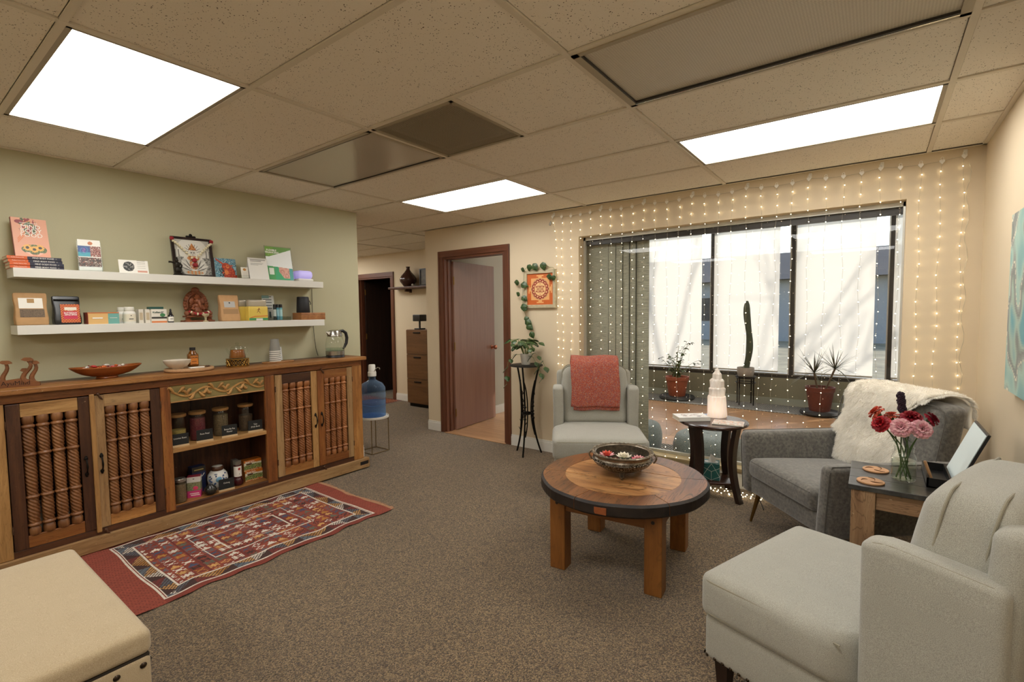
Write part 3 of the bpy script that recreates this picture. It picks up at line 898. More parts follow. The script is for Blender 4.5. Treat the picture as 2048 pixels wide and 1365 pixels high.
# ================================================================ storage ottoman
M_LINEN = fabric('linen', '#c4b394', '#a08c6c', 700, .95, .3, .25)
OT = thing('storage_ottoman', 'beige linen storage ottoman with dark nailheads', 'ottoman', (-2.236, .04, 0))
a, b = .452, .452
MB().rbox(-a, a, -b, b, .06, .371, .012, 2, seg=4).build('body', M_LINEN, OT)
MB().rbox(-a - .005, a + .005, -b - .005, b + .005, .374, .452, .024, 4, .012, seg=8).build('lid', M_LINEN, OT)
B(-a + .004, a - .004, -b + .004, b - .004, .36, .376).build('lid_gap', plain('gap_dark', '#2a231a', .9), OT)
for q in ((-1, -1), (1, -1), (-1, 1), (1, 1)):
    MB().lathe([(.018, 0), (.026, .07)], 12, (q[0] * .40, q[1] * .40, 0)).build('foot', W_DRK[2], OT)
M_NAIL = plain('bronze_nail', '#3b3127', .3, .9)
nail = MB().lathe([(.0001, .006), (.005, .0045), (.0085, .001), (.0095, 0)], 12).mesh('nailhead', M_NAIL)
for k in range(14):
    t = -.43 + .86 * k / 13
    link('nailhead', nail, OT, (a + .0005, t, .345), (0, pi / 2, 0))
for k in range(14):
    t = -.43 + .86 * k / 13
    link('nailhead', nail, OT, (t, b + .0005, .345), (-pi / 2, 0, 0))

# ================================================================ things on the shelves
H = pi / 2
UP, LO, TOP = 1.702, 1.376, 1.034
WALLX = -4.07
M_INK = plain('black_ink', '#1c1b1a', .6)
M_INKW = plain('white_ink', '#f0ece2', .6)
M_GREYINK = plain('grey_ink', '#77756f', .6)
M_ORANGEINK = plain('orange_ink', '#c9622f', .6)
M_KRAFT = plain('kraft_paper', '#b08a5e', .75, var=.08, bump=.15, bs=80)
M_CLEAR = glass('clear_plastic', '#f2f4f3', 1.3)
M_JAR = glass('jar_glass', '#fbfdfb', 1.5)
M_BLACKPL = plain('black_plastic', '#16161a', .35)
M_WHITEPL = plain('white_plastic', '#e2dfd6', .35)
def lean(a, x=0, y=0, z=0): return Matrix.Translation((x, y, z)) @ Matrix.Rotation(-radians(a), 4, 'X')
def ell(u, v, cu, cv, a, b): return ((u - cu) / a) ** 2 + ((v - cv) / b) ** 2 < 1

# stacked cook books, spines out
def stack_book(z, dx, dy, i, lab):
    t = thing('book', lab, 'book', (-3.972 + dx, .636 + dy, z), H, 'stacked books with orange and navy spines')
    w_, d_, h_ = .228, .165, .0165
    MB().box(-w_ / 2 + .003, w_ / 2 - .003, -d_ / 2 + .003, d_ / 2 - .004, .0015, h_ - .0015).build('pages', plain('page_edge', '#d9d0bd', .8), t)
    c = MB().box(-w_ / 2, w_ / 2, -d_ / 2, d_ / 2, 0, .0015).box(-w_ / 2, w_ / 2, -d_ / 2, d_ / 2, h_ - .0015, h_)
    c.build('cover', plain('peach_cover', '#d08a6a', .4), t)
    s = MB().box(-w_ / 2, -w_ / 2 + .082, -d_ / 2 - .0005, -d_ / 2 + .003, 0, h_, 0).box(-w_ / 2 + .082, w_ / 2, -d_ / 2 - .0005, -d_ / 2 + .003, 0, h_, 1).build('spine', [plain('spine_orange', '#d2602c', .4), plain('spine_navy', '#272a3d', .4)], t)
    text('MIND BODY FOOD', .0125, M_INKW, s, (.035, -d_ / 2 - .0008, h_ / 2), sx=.85)
    text('Madhavi Rathod, M.D.', .006, M_INKW, s, (-w_ / 2 + .043, -d_ / 2 - .0008, h_ / 2))
    MB().sphere((w_ / 2 - .024, -d_ / 2 - .0006, h_ / 2), (.004, .0003, .003), 8, 6).build('emblem', M_GREYINK, s)
BL = ['book at the bottom of the shelf stack, spine mostly behind the shelf edge', 'second book up in the stack of orange and navy spines', 'third book up in the stack of orange and navy spines', 'top book of the flat stack under the upright cookbook']
for i in range(4): stack_book(UP + .017 * i, .004 * (i % 2), [.004, .003, -.002, -.006][i], i, BL[i])
# upright cookbook
def cover(u, v):
    c = '#d79a7c'
    if (u - .45) ** 2 + (v - .80) ** 2 < .07 and v > .3:
        n1 = noise.noise(Vector((u * 9, v * 11, 1)))
        n2 = noise.noise(Vector((u * 14, v * 16, 7)))
        if n1 > .12: c = '#4c5a34'
        elif n1 < -.28: c = '#8a2a2c'
        elif n2 > .32: c = '#cf8540'
        elif n2 < -.35: c = '#30302b'
    if ell(u, v, .22, .9, .13, .05): c = '#842a31'
    for k in range(3):
        if abs((v - .53) - (u - .3) * .9 - k * .045) < .014 and .12 < u < .36: c = '#d0702c'
    if ell(u, v, .55, .20, .36, .125) : c = '#4a5a30' if noise.noise(Vector((u * 20, v * 22, 3))) > -.1 else '#6c7c42'
    for cx, cy in ((.36, .245), (.55, .205), (.72, .25)):
        rr_ = sqrt(((u - cx)) ** 2 + ((v - cy) * 1.45) ** 2); an = atan2(v - cy, u - cx)
        if rr_ < .115 + .02 * cos(an * 11): c = '#e0a94c'
        if rr_ < .052: c = '#352b20'
    if v < .13 and abs(u - .55) < (.13 - v) * .0 + .28 * (v / .13) and abs(u - .55) > .05 + .9 * v * 1.0 - .02: c = '#dcae98'
    return c
bk = thing('book', 'upright peach cookbook with sunflowers on its cover standing on the book stack', 'book', (-3.985, .635, UP + .0700), H + .06)
LM = lean(14, 0, -.03)
MB().box(-.0755, .0755, .001, .018, .002, .234).build('pages', plain('page_edge', '#d9d0bd', .8), bk); bk.children[-1].matrix_local = LM
panel('front_cover', .152, .238, 76, 110, cover, bk, LM, .0012)
sp = MB().box(-.0775, -.0755, .0, .019, 0, .238).build('spine', plain('spine_rust', '#8a3f26', .4), bk); sp.matrix_local = LM
def on(o, M): o.matrix_local = M @ o.matrix_local; return o
def ltext(s, size, m, par, x, z, M, **kw):
    o = text(s, size, m, par, (x, -.0006, z), **kw)
    o.matrix_local = M @ (Matrix.Translation((x, -.0006, z)) @ Matrix.Rotation(pi / 2, 4, 'X') @ Matrix.Diagonal((kw.get('sx', 1), 1, 1, 1)))
    return o
ltext('MIND', .034, M_INKW, bk, .004, .186, LM)
ltext('BODY', .034, M_INKW, bk, .004, .160, LM)
ltext('FOOD', .034, M_INKW, bk, .004, .134, LM)
ltext('Madhavi Rathod, M.D.', .0088, M_INKW, bk, -.002, .208, LM)

# brochure in acrylic stand
def broch(u, v):
    if v > .80:
        return '#b96a35' if ell(u, v, .55, .89, .11, .055) else '#e9e6dd'
    if v > .46:
        if u < .53:
            a = atan2(v - .66, (u - .26)); r_ = sqrt(((u - .26)) ** 2 + ((v - .66) * 1.7) ** 2)
            if r_ < .2 and sin(r_ * 50 - a * 2) > .1: return '#8a5aa8' if r_ < .12 else '#3b6fa6'
            return '#3c9db0' if v < .6 else '#2d4f8a'
        if abs(u - .53) < .015: return '#e9e6dd'
        return ['#7a3b30', '#b98a7d', '#5c2a22', '#d8c8bb'][int(abs(noise.noise(Vector((u * 9, v * 9, 0)))) * 7) % 4]
    if v > .44: return '#e9e6dd'
    if v > .14: return ['#3b302a', '#6e5a4d', '#82453a', '#c2b8a8'][int(abs(noise.noise(Vector((u * 8, v * 12, 4)))) * 8) % 4]
    return '#e9e6dd'
br = thing('brochure_holder', 'photo brochure standing in a clear acrylic holder on the upper shelf', 'brochure', (-3.955, .892, UP), H - .10)
LB = lean(9, 0, -.012, .004)
panel('brochure', .108, .200, 54, 80, broch, br, LB, .002)
on(MB().box(-.058, .058, -.005, -.003, 0, .03).box(-.058, .058, .0035, .0055, 0, .19).box(-.058, -.056, -.005, .0055, 0, .075).box(.056, .058, -.005, .0055, 0, .075).build('holder', M_CLEAR, br), LB)
MB().box(-.05, .05, -.03, .045, 0, .003).build('foot', M_CLEAR, br)
# post card
def post(u, v):
    if ell(u, v, .33, .52, .19, .36): return '#3a3a38' if noise.noise(Vector((u * 14, v * 9, 2))) > -.2 else '#8a8882'
    if .62 < u < .95 and .12 < v < .24: return '#cf9a88'
    if u > .62 and v > .35 and int(v * 22) % 3 == 0 and u < .9: return '#b6b2a8'
    return '#e8e5dc'
pc = thing('postcard', 'white postcard with an oval black photo on the upper shelf', 'postcard', (-3.935, 1.110, UP), H - .05)
panel('card', .158, .092, 60, 36, post, pc, lean(14, 0, -.01), .001)
MB().box(-.02, .02, .002, .035, 0, .03).build('easel', plain('paper', '#e6e2d8', .6), pc)
# framed deity picture with garland
def deity(u, v):
    c = '#bdbab0'
    if ell(u, v, .5, .72, .42, .33): c = '#d9d6cc'
    if (u < .13 or u > .87) and .25 < v < .7: c = '#c9c6bd' if abs(u - .07) < .03 or abs(u - .93) < .03 else '#77756d'
    if v < .5 and not ell(u, v, .5, .25, .36, .34):
        c = ['#8d8b84', '#5c5a55', '#a9a79f'][int(abs(noise.noise(Vector((u * 9, v * 9, 1)))) * 7) % 3]
    for s in (-1, 1):
        for k in range(4):
            a = .35 + .34 * k
            dx, dy = (u - .5) * s, v - .12
            t = dx * cos(a) + dy * sin(a); q = -dx * sin(a) + dy * cos(a)
            if 0 < t < .44 and abs(q) < .055 * sin(pi * min(1, t / .44)): c = '#cfccc3' if q > -.02 else '#6d6b66'
    if ell(u, v, .5, .62, .085, .10): c = '#c9c5ba'
    if abs(u - .5) < (.90 - v) * .6 and .70 < v < .90: c = '#c78244' if noise.noise(Vector((u * 30, v * 30, 1))) > -.2 else '#8a4f28'
    if abs(v - .63) < .008 and (abs(u - .465) < .018 or abs(u - .535) < .018): c = '#2a2826'
    if abs(v - .565) < .008 and abs(u - .5) < .02: c = '#3a3330'
    for k in range(9):
        a = pi * (k + .5) / 9
        du, dv = u - .5, v - .64
        t = du * cos(a) + dv * sin(a); q = -du * sin(a) + dv * cos(a)
        if .12 < t < .24 and abs(q) < .006: c = '#4a4844'
    if ell(u, v, .5, .47, .17, .07): c = '#c98a58'
    if ell(u, v, .5, .30, .12, .15): c = ['#c07a44', '#d9d0bd', '#a53a2c', '#6a4a30'][int(abs(noise.noise(Vector((u * 16, v * 16, 5)))) * 9) % 4]
    if ell(u, v, .5, .07, .24, .055): c = ['#c07a44', '#a99a80'][int(u * 20) % 2]
    return c
df_ = thing('framed_picture', 'dark framed black and white lotus figure picture with a white and red garland', 'picture', (-3.985, 1.488, UP), H)
LD = lean(10, 0, -.012, .003)
panel('print', .232, .262, 70, 84, deity, df_, LD @ Matrix.Translation((0, .004, .012)), .003)
FR_ = MB().box(-.132, -.114, -.003, .014, 0, .288).box(.114, .132, -.003, .014, 0, .288).box(-.114, .114, -.003, .014, 0, .013).box(-.114, .114, -.003, .014, .272, .288)
on(FR_.build('frame', wood('dark_frame_wood', '#2b1a16', '#3a241c', '#1a0f0c', 2, 6, 10, .35), df_), LD)
cr = MB().sphere((0, .004, .292), (.03, .006, .012), 10, 6).sphere((0, .004, .305), (.012, .006, .014), 10, 6).sphere((-.022, .004, .296), (.012, .005, .008), 8, 6).sphere((.022, .004, .296), (.012, .005, .008), 8, 6)
on(cr.build('crest', M_IRON, df_), LD)
gar = MB(); gr2 = MB()
for s in (-1, 1):
    gr2.sphere((s * .128, -.012, .268), .014, 10, 8)
    for k in range(9):
        t = (k + .6) / 9
        x = s * (.122 * (1 - t) ** .85 + .006); z = .262 - .125 * t ** 1.35 - .01
        gar.rbox(x - .008, x + .008, -.02, -.006, z - .0075, z + .0075, .004, 2, seg=2)
for z in (.118, .082): gr2.sphere((0, -.014, z), .016, 10, 8)
on(gar.build('garland_beads', plain('garland_white', '#d9cfae', .7), df_), LD)
on(gr2.build('garland_flowers', plain('garland_red', '#8f1a22', .7), df_), LD)
# small bronze figurine
fg = MB()
fg.lathe([(.03, 0), (.032, .006), (.026, .012), (.02, .02)], 14)
fg.sphere((0, 0, .04), (.024, .018, .026), 12, 8).sphere((-.004, 0, .075), (.018, .014, .024), 12, 8).sphere((-.008, -.002, .105), (.012, .012, .013), 12, 8)
fg.tube([(-.012, 0, .085), (-.035, -.004, .09), (-.045, -.006, .092)], .006, 8).tube([(.01, 0, .09), (.022, -.006, .07), (.014, -.016, .055)], .006, 8).tube([(-.006, 0, .116), (-.004, 0, .128)], [.009, .004], 8).box(-.055, -.04, -.01, .004, .086, .098)
tag(fg.build('figurine', plain('dark_bronze', '#2a2620', .5, .7, bump=.4, bs=150), None, (-3.915, 1.358, UP), H), 'small dark bronze figurine in front of the framed picture', 'figurine')
# bull painting
def bull(u, v):
    n = noise.noise(Vector((u * 5, v * 5, 3))); n2 = noise.noise(Vector((u * 13, v * 13, 8)))
    c = ['#4c7d8f', '#9db8bf', '#33505f', '#6f99a2'][int(abs(n + .3 * n2) * 8) % 4]
    if ell(u, v, .62, .28, .30, .34) or ell(u, v, .52, .58, .2, .2) or (v < .18 and u > .4): c = '#9c3524' if n2 > -.1 else '#c2562f'
    if ell(u, v, .52, .30, .10, .12) or ell(u, v, .60, .60, .08, .10): c = '#d1793f'
    if abs((v - .85) + (u - .2) * .7) < .05 and .05 < u < .4: c = '#b04a2f'
    if abs((v - .62) - (u - .6) * .1) < .035 and .55 < u < .85: c = '#b04a2f'
    if .2 < u < .42 and .1 < v < .5 and n2 > 0: c = '#2b3132'
    return c
bu = thing('canvas_painting', 'small blue and red painting of cattle leaning on the green wall', 'painting', (-3.985, 1.700, UP + .0024), H - .04)
panel('canvas', .150, .152, 52, 52, bull, bu, lean(10, 0, -.015), .015)
# business cards
bc = thing('card_holder', 'business card standing in a small clear holder', 'card holder', (-3.925, 1.812, UP), H - .12)
panel('business_card', .052, .086, 26, 40, lambda u, v: '#b98345' if ell(u, v, .5, .78, .22, .12) else ('#a9a59a' if int(v * 30) % 4 == 0 and .2 < u < .8 and .15 < v < .55 else '#e4dfd2'), bc, lean(14, 0, -.012, .006), .002)
MB().rbox(-.042, .042, -.02, .02, 0, .028, .006, 2, seg=2).build('holder', M_CLEAR, bc)
# tent sign
ts = thing('table_tent', 'white folded table tent with grey text lines', 'sign', (-3.93, 1.912, UP), H)
panel('front_sheet', .150, .172, 50, 56, lambda u, v: '#e2e0d9', ts, lean(13, 0, -.036), .001)
panel('back_sheet', .150, .172, 1, 1, lambda u, v: '#d9d7d0', ts, lean(-13, 0, .036), .001)
LT = lean(13, 0, -.036)
for z, w_ in ((.154, .118), (.143, .085)):
    on(B(-.056, -.056 + w_, -.0004, -.0001, z, z + .005).build('text_line', M_GREYINK, ts), LT)
for k, (z, w_) in enumerate(((.128, .10), (.121, .09), (.114, .06))):
    on(B(-.056, -.056 + w_, -.0004, -.0001, z, z + .002).build('text_line', M_GREYINK, ts), LT)
# acrylic sign, financing
def fin(u, v):
    if v > .70 - .0 and v > .66 + .40 * u * .72: return '#6b9a30' if u < .3 else '#5f9236'
    if v < .42 - .06 * u:
        if .46 < u < .86 and v > .05 + max(0, .35 - u) and (u - .42) * 1.15 + v > .30: return ['#d9a48f', '#cf9683', '#b97b6b'][int(abs(noise.noise(Vector((u * 6, v * 6, 2)))) * 6) % 3]
        if u > .86: return '#3d9a95'
        if .09 < u < .27 and .15 < v < .36: return '#dfe8da'
        return '#3f9a4e' if u < .3 else '#2fa36a'
    return '#e7ecea'
fs = thing('acrylic_sign', 'green and white financing sign in a clear slanted acrylic frame', 'sign', (-3.95, 2.103, UP), H)
LF = lean(9, 0, -.02, .004)
panel('sheet', .216, .274, 72, 90, fin, fs, LF, .002)
on(MB().box(-.112, -.1085, -.004, .003, 0, .280).box(.1085, .112, -.004, .003, 0, .280).box(-.112, .112, .003, .0045, 0, .280).build('frame', M_CLEAR, fs), LF)
MB().box(-.112, .112, -.03, .055, 0, .003).build('foot', M_CLEAR, fs)
ltext('FLEXIBLE', .021, M_INKW, fs, -.055, .244, LF, bold=.0006)
ltext('FINANCING', .021, M_INKW, fs, -.052, .225, LF, bold=.0006)
ltext('for your', .014, plain('pale_green_ink', '#b9d08a', .6), fs, -.066, .208, LF)
# lavender diffuser
k = NT('lavender_glow')
k.p(Base_Color='#c3bde8', Roughness=.4); k.set(k.b, 'Emission Color', (.42, .34, .95, 1)); k.set(k.b, 'Emission Strength', .35)
dfz = thing('mist_diffuser', 'white mist diffuser glowing lavender on the upper shelf', 'diffuser', (-3.96, 2.305, UP), H)
MB().rbox(-.068, .068, -.062, .062, .022, .092, .028, 4, seg=3).build('shade', k.m, dfz)
MB().rbox(-.068, .068, -.062, .062, 0, .024, .01, 2, seg=3).build('base', M_WHITEPL, dfz)
tag(MB().tube([(-3.998, 2.374, UP + .010), (-4.03, 2.415, UP + .004), (-4.052, 2.440, UP + .004), (-4.060, 2.450, UP - .004), (-4.061, 2.450, 1.64), (-4.062, 2.449, 1.5), (-4.061, 2.450, 1.38), (-4.060, 2.452, 1.31), (-4.058, 2.458, 1.2), (-4.058, 2.47, 1.10), (-4.055, 2.485, 1.045)], .0022, 6).build('power_cable', M_IRON), 'thin dark power cable running down the green wall from the shelves', 'cable')

# ---------------- lower shelf
def pouch(name, lab, y, w_, h_, d_, mat, x=-3.95, rz=H, win=None):
    t = thing(name, lab, 'pouch', (x, y, LO), rz)
    def fn(q):
        f = q[2] / h_
        k = 1 - .85 * max(0, f - .12) ** 1.1
        return (q[0] * (1 + .04 * sin(f * 9)), q[1] * k + .012 * f, q[2])
    MB().rbox(-w_ / 2, w_ / 2, -d_ / 2, d_ / 2, 0, h_, .008, 2, seg=5, fn=fn).build('bag', mat, t)
    return t
p1 = pouch('kraft_pouch', 'large kraft paper pouch with a white label and seed window at the shelf end', .608, .138, .188, .07, M_KRAFT)
def on_face(par, name, x0, x1, z0, z1, mat, h_, d_, off=.0015):
    def yy(z):
        f = z / h_
        return -d_ / 2 * (1 - .85 * max(0, f - .12) ** 1.1) + .012 * f - off
    return MB().grid(2, 6, lambda u, v: (x0 + (x1 - x0) * u, yy(z0 + (z1 - z0) * v), z0 + (z1 - z0) * v)).build(name, mat, par)
on_face(p1, 'label', -.052, .050, .098, .158, plain('label_paper', '#e4e0d5', .6), .188, .07)
on_face(p1, 'emblem', -.016, .014, .130, .154, plain('emblem_brown', '#a5814d', .6), .188, .07, .0024)
on_face(p1, 'seed_window', -.05, .054, .047, .094, plain('seed_mix', '#6b5a48', .7, var=.6, vs=400), .188, .07)
p2 = pouch('black_pouch', 'glossy black coffee pouch with a red patterned label', .764, .122, .172, .075, plain('black_foil', '#161515', .3, bump=.2, bs=40))
def redlab(u, v):
    if .14 < u < .86 and .20 < v < .60: return '#c02a4a'
    if .2 < u < .85 and .68 < v < .84: return '#ded6c6'
    a = (int(u * 14) + int(v * 16)) % 2
    return '#d0782c' if a else '#a32f22'
panel('label', .088, .112, 44, 56, redlab, p2, lean(9, .012, -.0375, .012), .0008)
LR = lean(9, .012, -.0385, .012)
ltext('BUTTERNUT', .0105, M_INKW, p2, .012 - .012, .058, LR, bold=.0003); ltext('APPLE SPICE', .0105, M_INKW, p2, 0, .047, LR, bold=.0003)
ltext('ORGANIC', .006, M_INKW, p2, 0, .072, LR)
MB().box(-.058, .058, -.02, .02, .150, .153).build('fold', plain('black_foil', '#161515', .3), p2)
# tea box
tb = thing('tea_box', 'long low tea box, yellow and teal with a dark red end', 'box', (-3.93, .925, LO), H)
MB().box(-.075, .022, -.045, .045, 0, .072, 0).box(.022, .078, -.045, .045, 0, .072, 1).box(-.078, -.075, -.045, .045, 0, .072, 2).build('carton', [plain('tea_yellow', '#d9b071', .5), plain('tea_teal', '#6fa9a0', .5), plain('tea_red', '#8a3a28', .5)], tb)
MB().box(-.078, .078, -.0462, -.0456, .066, .072).build('top_band', plain('tea_orange', '#c9703d', .5), tb)
B(-.055, -.005, -.047, -.0456, .033, .041).build('text_line', M_INKW, tb); B(.03, .068, -.047, -.0456, .036, .039).build('text_line', M_INKW, tb)
# white supplement bottles
def pill(y, x, lab, lbl):
    t = thing('supplement_bottle', lab, 'bottle', (x, y, LO), H, 'white supplement bottles on the lower shelf')
    MB().lathe([(.0001, 0), (.032, 0), (.034, .004), (.034, .066), (.030, .076), (.024, .08)], 24).build('body', M_WHITEPL, t)
    MB().lathe([(.0255, .079), (.0265, .081), (.0265, .104), (.024, .107), (.0001, .107)], 28, fn=lambda r, z, a: r * (1 + .012 * cos(14 * a) if r > .026 else 1)).build('cap', plain('cap_white', '#d9d5c9', .4), t)
    MB().lathe([(.0345, .012), (.0345, .06)], 24, cap=False).build('label', plain('label_cream', lbl, .6), t)
    B(-.012, .012, -.036, -.0343, .026, .030).build('print_mark', M_INK, t)
    MB().sphere((0, -.0348, .05), (.003, .001, .003), 8, 6).build('emblem', M_INK, t)
pill(1.068, -3.925, 'white supplement bottle with a cream label in front', '#dcd4bf')
pill(1.055, -4.015, 'white supplement bottle half hidden behind another', '#cfc6b0')
# medicine cartons
cart_l = ['medicine carton in front with green and orange print', 'medicine carton second in the row of three', 'medicine carton at the left of the row, end showing']
for i, (dy, x) in enumerate(((1.228, -3.935), (1.169, -3.955), (1.138, -3.975))):
    t = thing('medicine_carton', cart_l[i], 'box', (x, dy, LO), H, 'medicine cartons on the lower shelf')
    w_ = .088 if i == 0 else .026
    MB().box(-w_ / 2, w_ / 2, -.03, .03, 0, .092).build('carton', plain('carton_white', '#ddd7ca', .55), t)
    if i == 0:
        B(-w_ / 2, w_ / 2, -.0306, -.03, .0, .012).build('orange_band', plain('carton_orange', '#cf7a44', .5), t)
        B(-w_ / 2, w_ / 2, -.0306, -.03, .028, .040).build('black_band', plain('carton_black', '#2d2b26', .5), t)
        MB().sphere((.02, -.0306, .052), (.016, .0008, .012), 12, 6).build('leaf_mark', plain('carton_green', '#3f7a4c', .5), t)
        text('Koflet-SF', .017, plain('dark_green_ink', '#22483f', .6), t, (-.006, -.0312, .070), bold=.0004)
        MB().box(-w_ / 2 - .008, w_ / 2 - .014, -.02, .028, .0925, .108).build('green_top', plain('carton_darkgreen', '#1d4a41', .5), t)
    else:
        B(-w_ / 2 + .004, w_ / 2 - .004, -.0306, -.03, .02, .07).build('print_block', plain('carton_tan', '#bfae90', .55), t)
# dropper bottle
dp = thing('dropper_bottle', 'small dark dropper bottle with white label', 'bottle', (-3.92, 1.30, LO), H)
MB().lathe([(.0001, 0), (.0165, 0), (.0175, .003), (.0175, .046), (.011, .056), (.008, .058)], 20).build('body', plain('dark_glass', '#1c1a1d', .15), dp)
MB().lathe([(.0178, .008), (.0178, .040)], 20, cap=False).build('label', plain('label_paper', '#e4e0d5', .6), dp)
MB().lathe([(.0095, .057), (.0095, .07), (.006, .072), (.0065, .085), (.004, .094), (.0001, .095)], 16).build('dropper', M_BLACKPL, dp)
B(-.009, .009, -.0188, -.0178, .024, .027).build('print_mark', M_INK, dp)
# carved elephant-headed figure
gm = plain('carved_wood', '#7d4526', .55, var=.3, vs=40, bump=.5, bs=120)
gn = thing('carved_figure', 'carved wooden elephant-headed seated figure under an openwork arch', 'figurine', (-3.988, 1.493, LO), H)
MB().rbox(-.098, .098, -.05, .045, 0, .012, .004).rbox(-.085, .085, -.042, .04, .034, .046, .004).build('base', gm, gn)
for x in (-.07, .07): MB().lathe([(.02, 0), (.022, .005), (.014, .012), (.019, .02), (.012, .026), (.02, .03)], 14, (x, -.02, .008)).build('turned_foot', gm, gn)
ar = MB()
for k in range(17):
    a = pi * (-.12 + 1.24 * k / 16)
    ar.sphere((.070 * cos(a), .02, .128 + .088 * sin(a)), (.014, .010, .014), 8, 6)
ar.tube([(.058 * cos(pi * (-.12 + 1.24 * k / 24)), .018, .128 + .075 * sin(pi * (-.12 + 1.24 * k / 24))) for k in range(25)], .007, 8)
ar.tube([(.076 * cos(pi * (-.12 + 1.24 * k / 24)), .024, .128 + .098 * sin(pi * (-.12 + 1.24 * k / 24))) for k in range(25)], .006, 8)
ar.sphere((0, .02, .232), (.028, .012, .022), 10, 8).box(-.05, .05, .022, .03, .046, .20)
ar.build('arch', gm, gn)
bd = MB()
bd.sphere((0, -.006, .082), (.036, .028, .036), 16, 10).sphere((0, -.004, .118), (.026, .022, .022), 14, 8).sphere((0, -.010, .15), (.024, .022, .024), 14, 10)
bd.sphere((-.032, -.002, .152), (.018, .006, .024), 12, 8).sphere((.032, -.002, .152), (.018, .006, .024), 12, 8)
bd.tube([(0, -.03, .148), (.002, -.038, .13), (.006, -.04, .112), (.012, -.038, .098), (.02, -.036, .094)], [.011, .009, .0075, .006, .005], 10)
bd.lathe([(.022, .168), (.024, .174), (.016, .182), (.017, .188), (.008, .198), (.0001, .205)], 14, (0, -.006, 0))
for s in (-1, 1):
    bd.tube([(s * .024, -.006, .122), (s * .046, -.012, .11), (s * .05, -.024, .128)], [.010, .008, .007], 8)
    bd.tube([(s * .022, -.008, .116), (s * .04, -.02, .095), (s * .028, -.034, .088)], [.010, .008, .007], 8)
    bd.tube([(s * .012, -.012, .06), (s * .05, -.024, .058), (s * .03, -.044, .056), (-s * .01, -.044, .054)], [.018, .015, .012, .008], 10)
bd.build('body', gm, gn)
gl = MB(); gw = MB()
for k in range(15):
    t = -1 + 2 * k / 14
    (gw if k % 4 == 1 else gl).sphere((t * .064, -.04 - .012 * (1 - t * t), .056 + .018 * t * t), .0105, 8, 6)
gl.build('red_garland', plain('garland_red', '#8f1a22', .7), gn); gw.build('white_garland', plain('garland_white', '#d9cfae', .7), gn)
MB().sphere((-.078, -.03, .062), .019, 12, 8).sphere((.07, -.034, .062), .017, 12, 8).sphere((-.048, -.045, .06), .014, 12, 8).build('wooden_balls', gm, gn)
tag(MB().lathe([(.0001, 0), (.017, 0), (.018, .004), (.006, .012), (.007, .03), (.011, .038), (.022, .046), (.024, .056), (.016, .060), (.0001, .058)], 16).build('oil_lamp', plain('pale_brass', '#cfc3a0', .35, .5), None, (-3.890, 1.508, LO), H), 'small pale pedestal oil lamp in front of the carved figure', 'oil lamp')
p3 = pouch('kraft_pouch', 'plain kraft pouch with a small grey label beside the yellow packets', 1.695, .132, .198, .075, plain('kraft_warm', '#c09668', .75, var=.06))
on_face(p3, 'label', -.040, .038, .105, .150, plain('label_grey', '#b9b8b4', .6), .198, .075)
on_face(p3, 'emblem', -.006, .004, .134, .144, M_INK, .198, .075, .0025)
on_face(p3, 'window', -.052, .056, .055, .092, plain('pouch_window', '#a07c52', .3), .198, .075)
# yellow packets
for i, (y, x, w_, l) in enumerate(((1.887, -3.92, .148, 'yellow and green snack packet with a running figure on it'), (1.80, -3.987, .07, 'yellow packet tucked behind the running-figure packet'))):
    t = thing('snack_packet', l, 'packet', (x, y, LO), H, 'yellow packets on the lower shelf')
    def fn(q, w_=w_):
        f = q[2] / .165
        return (q[0], q[1] * (1 - .8 * max(0, f - .5) * 2 * .9) + .006 * f, q[2])
    MB().rbox(-w_ / 2, w_ / 2, -.032, .032, 0, .112, .006, 2, seg=4).build('body', plain('packet_yellow', '#d9bd55', .4), t)
    MB().rbox(-w_ / 2 + .004, w_ / 2 - .004, -.022, .024, .108, .165, .008, 2, seg=4).build('clear_top', plain('packet_foil', '#b0a795', .25, .3), t)
    if i == 0:
        B(-w_ / 2 + .002, w_ / 2 - .002, -.0328, -.0318, .004, .022).build('green_band', plain('packet_green', '#3f8f5a', .4), t)
        MB().tube([(-.066, -.0322, .022), (-.03, -.0322, .034), (.07, -.0322, .038)], .004, 6, flat=.2).build('orange_band', plain('packet_orange', '#cf7a34', .4), t)
        mk = MB(); y_ = -.0328
        mk.sphere((.004, y_, .096), (.004, .0006, .004), 8, 5)
        for pts in ([(.002, y_, .092), (-.002, y_, .076)], [(-.002, y_, .076), (-.012, y_, .064)], [(-.002, y_, .076), (.008, y_, .068), (.012, y_, .058)], [(0, y_, .088), (-.012, y_, .084)], [(0, y_, .088), (.012, y_, .088)]): mk.tube(pts, .0016, 6, flat=.3)
        mk.build('running_figure', plain('figure_red', '#7a3326', .5), t)
        B(-.02, .03, -.0334, -.0327, .002, .018).build('white_tab', M_WHITEPL, t)
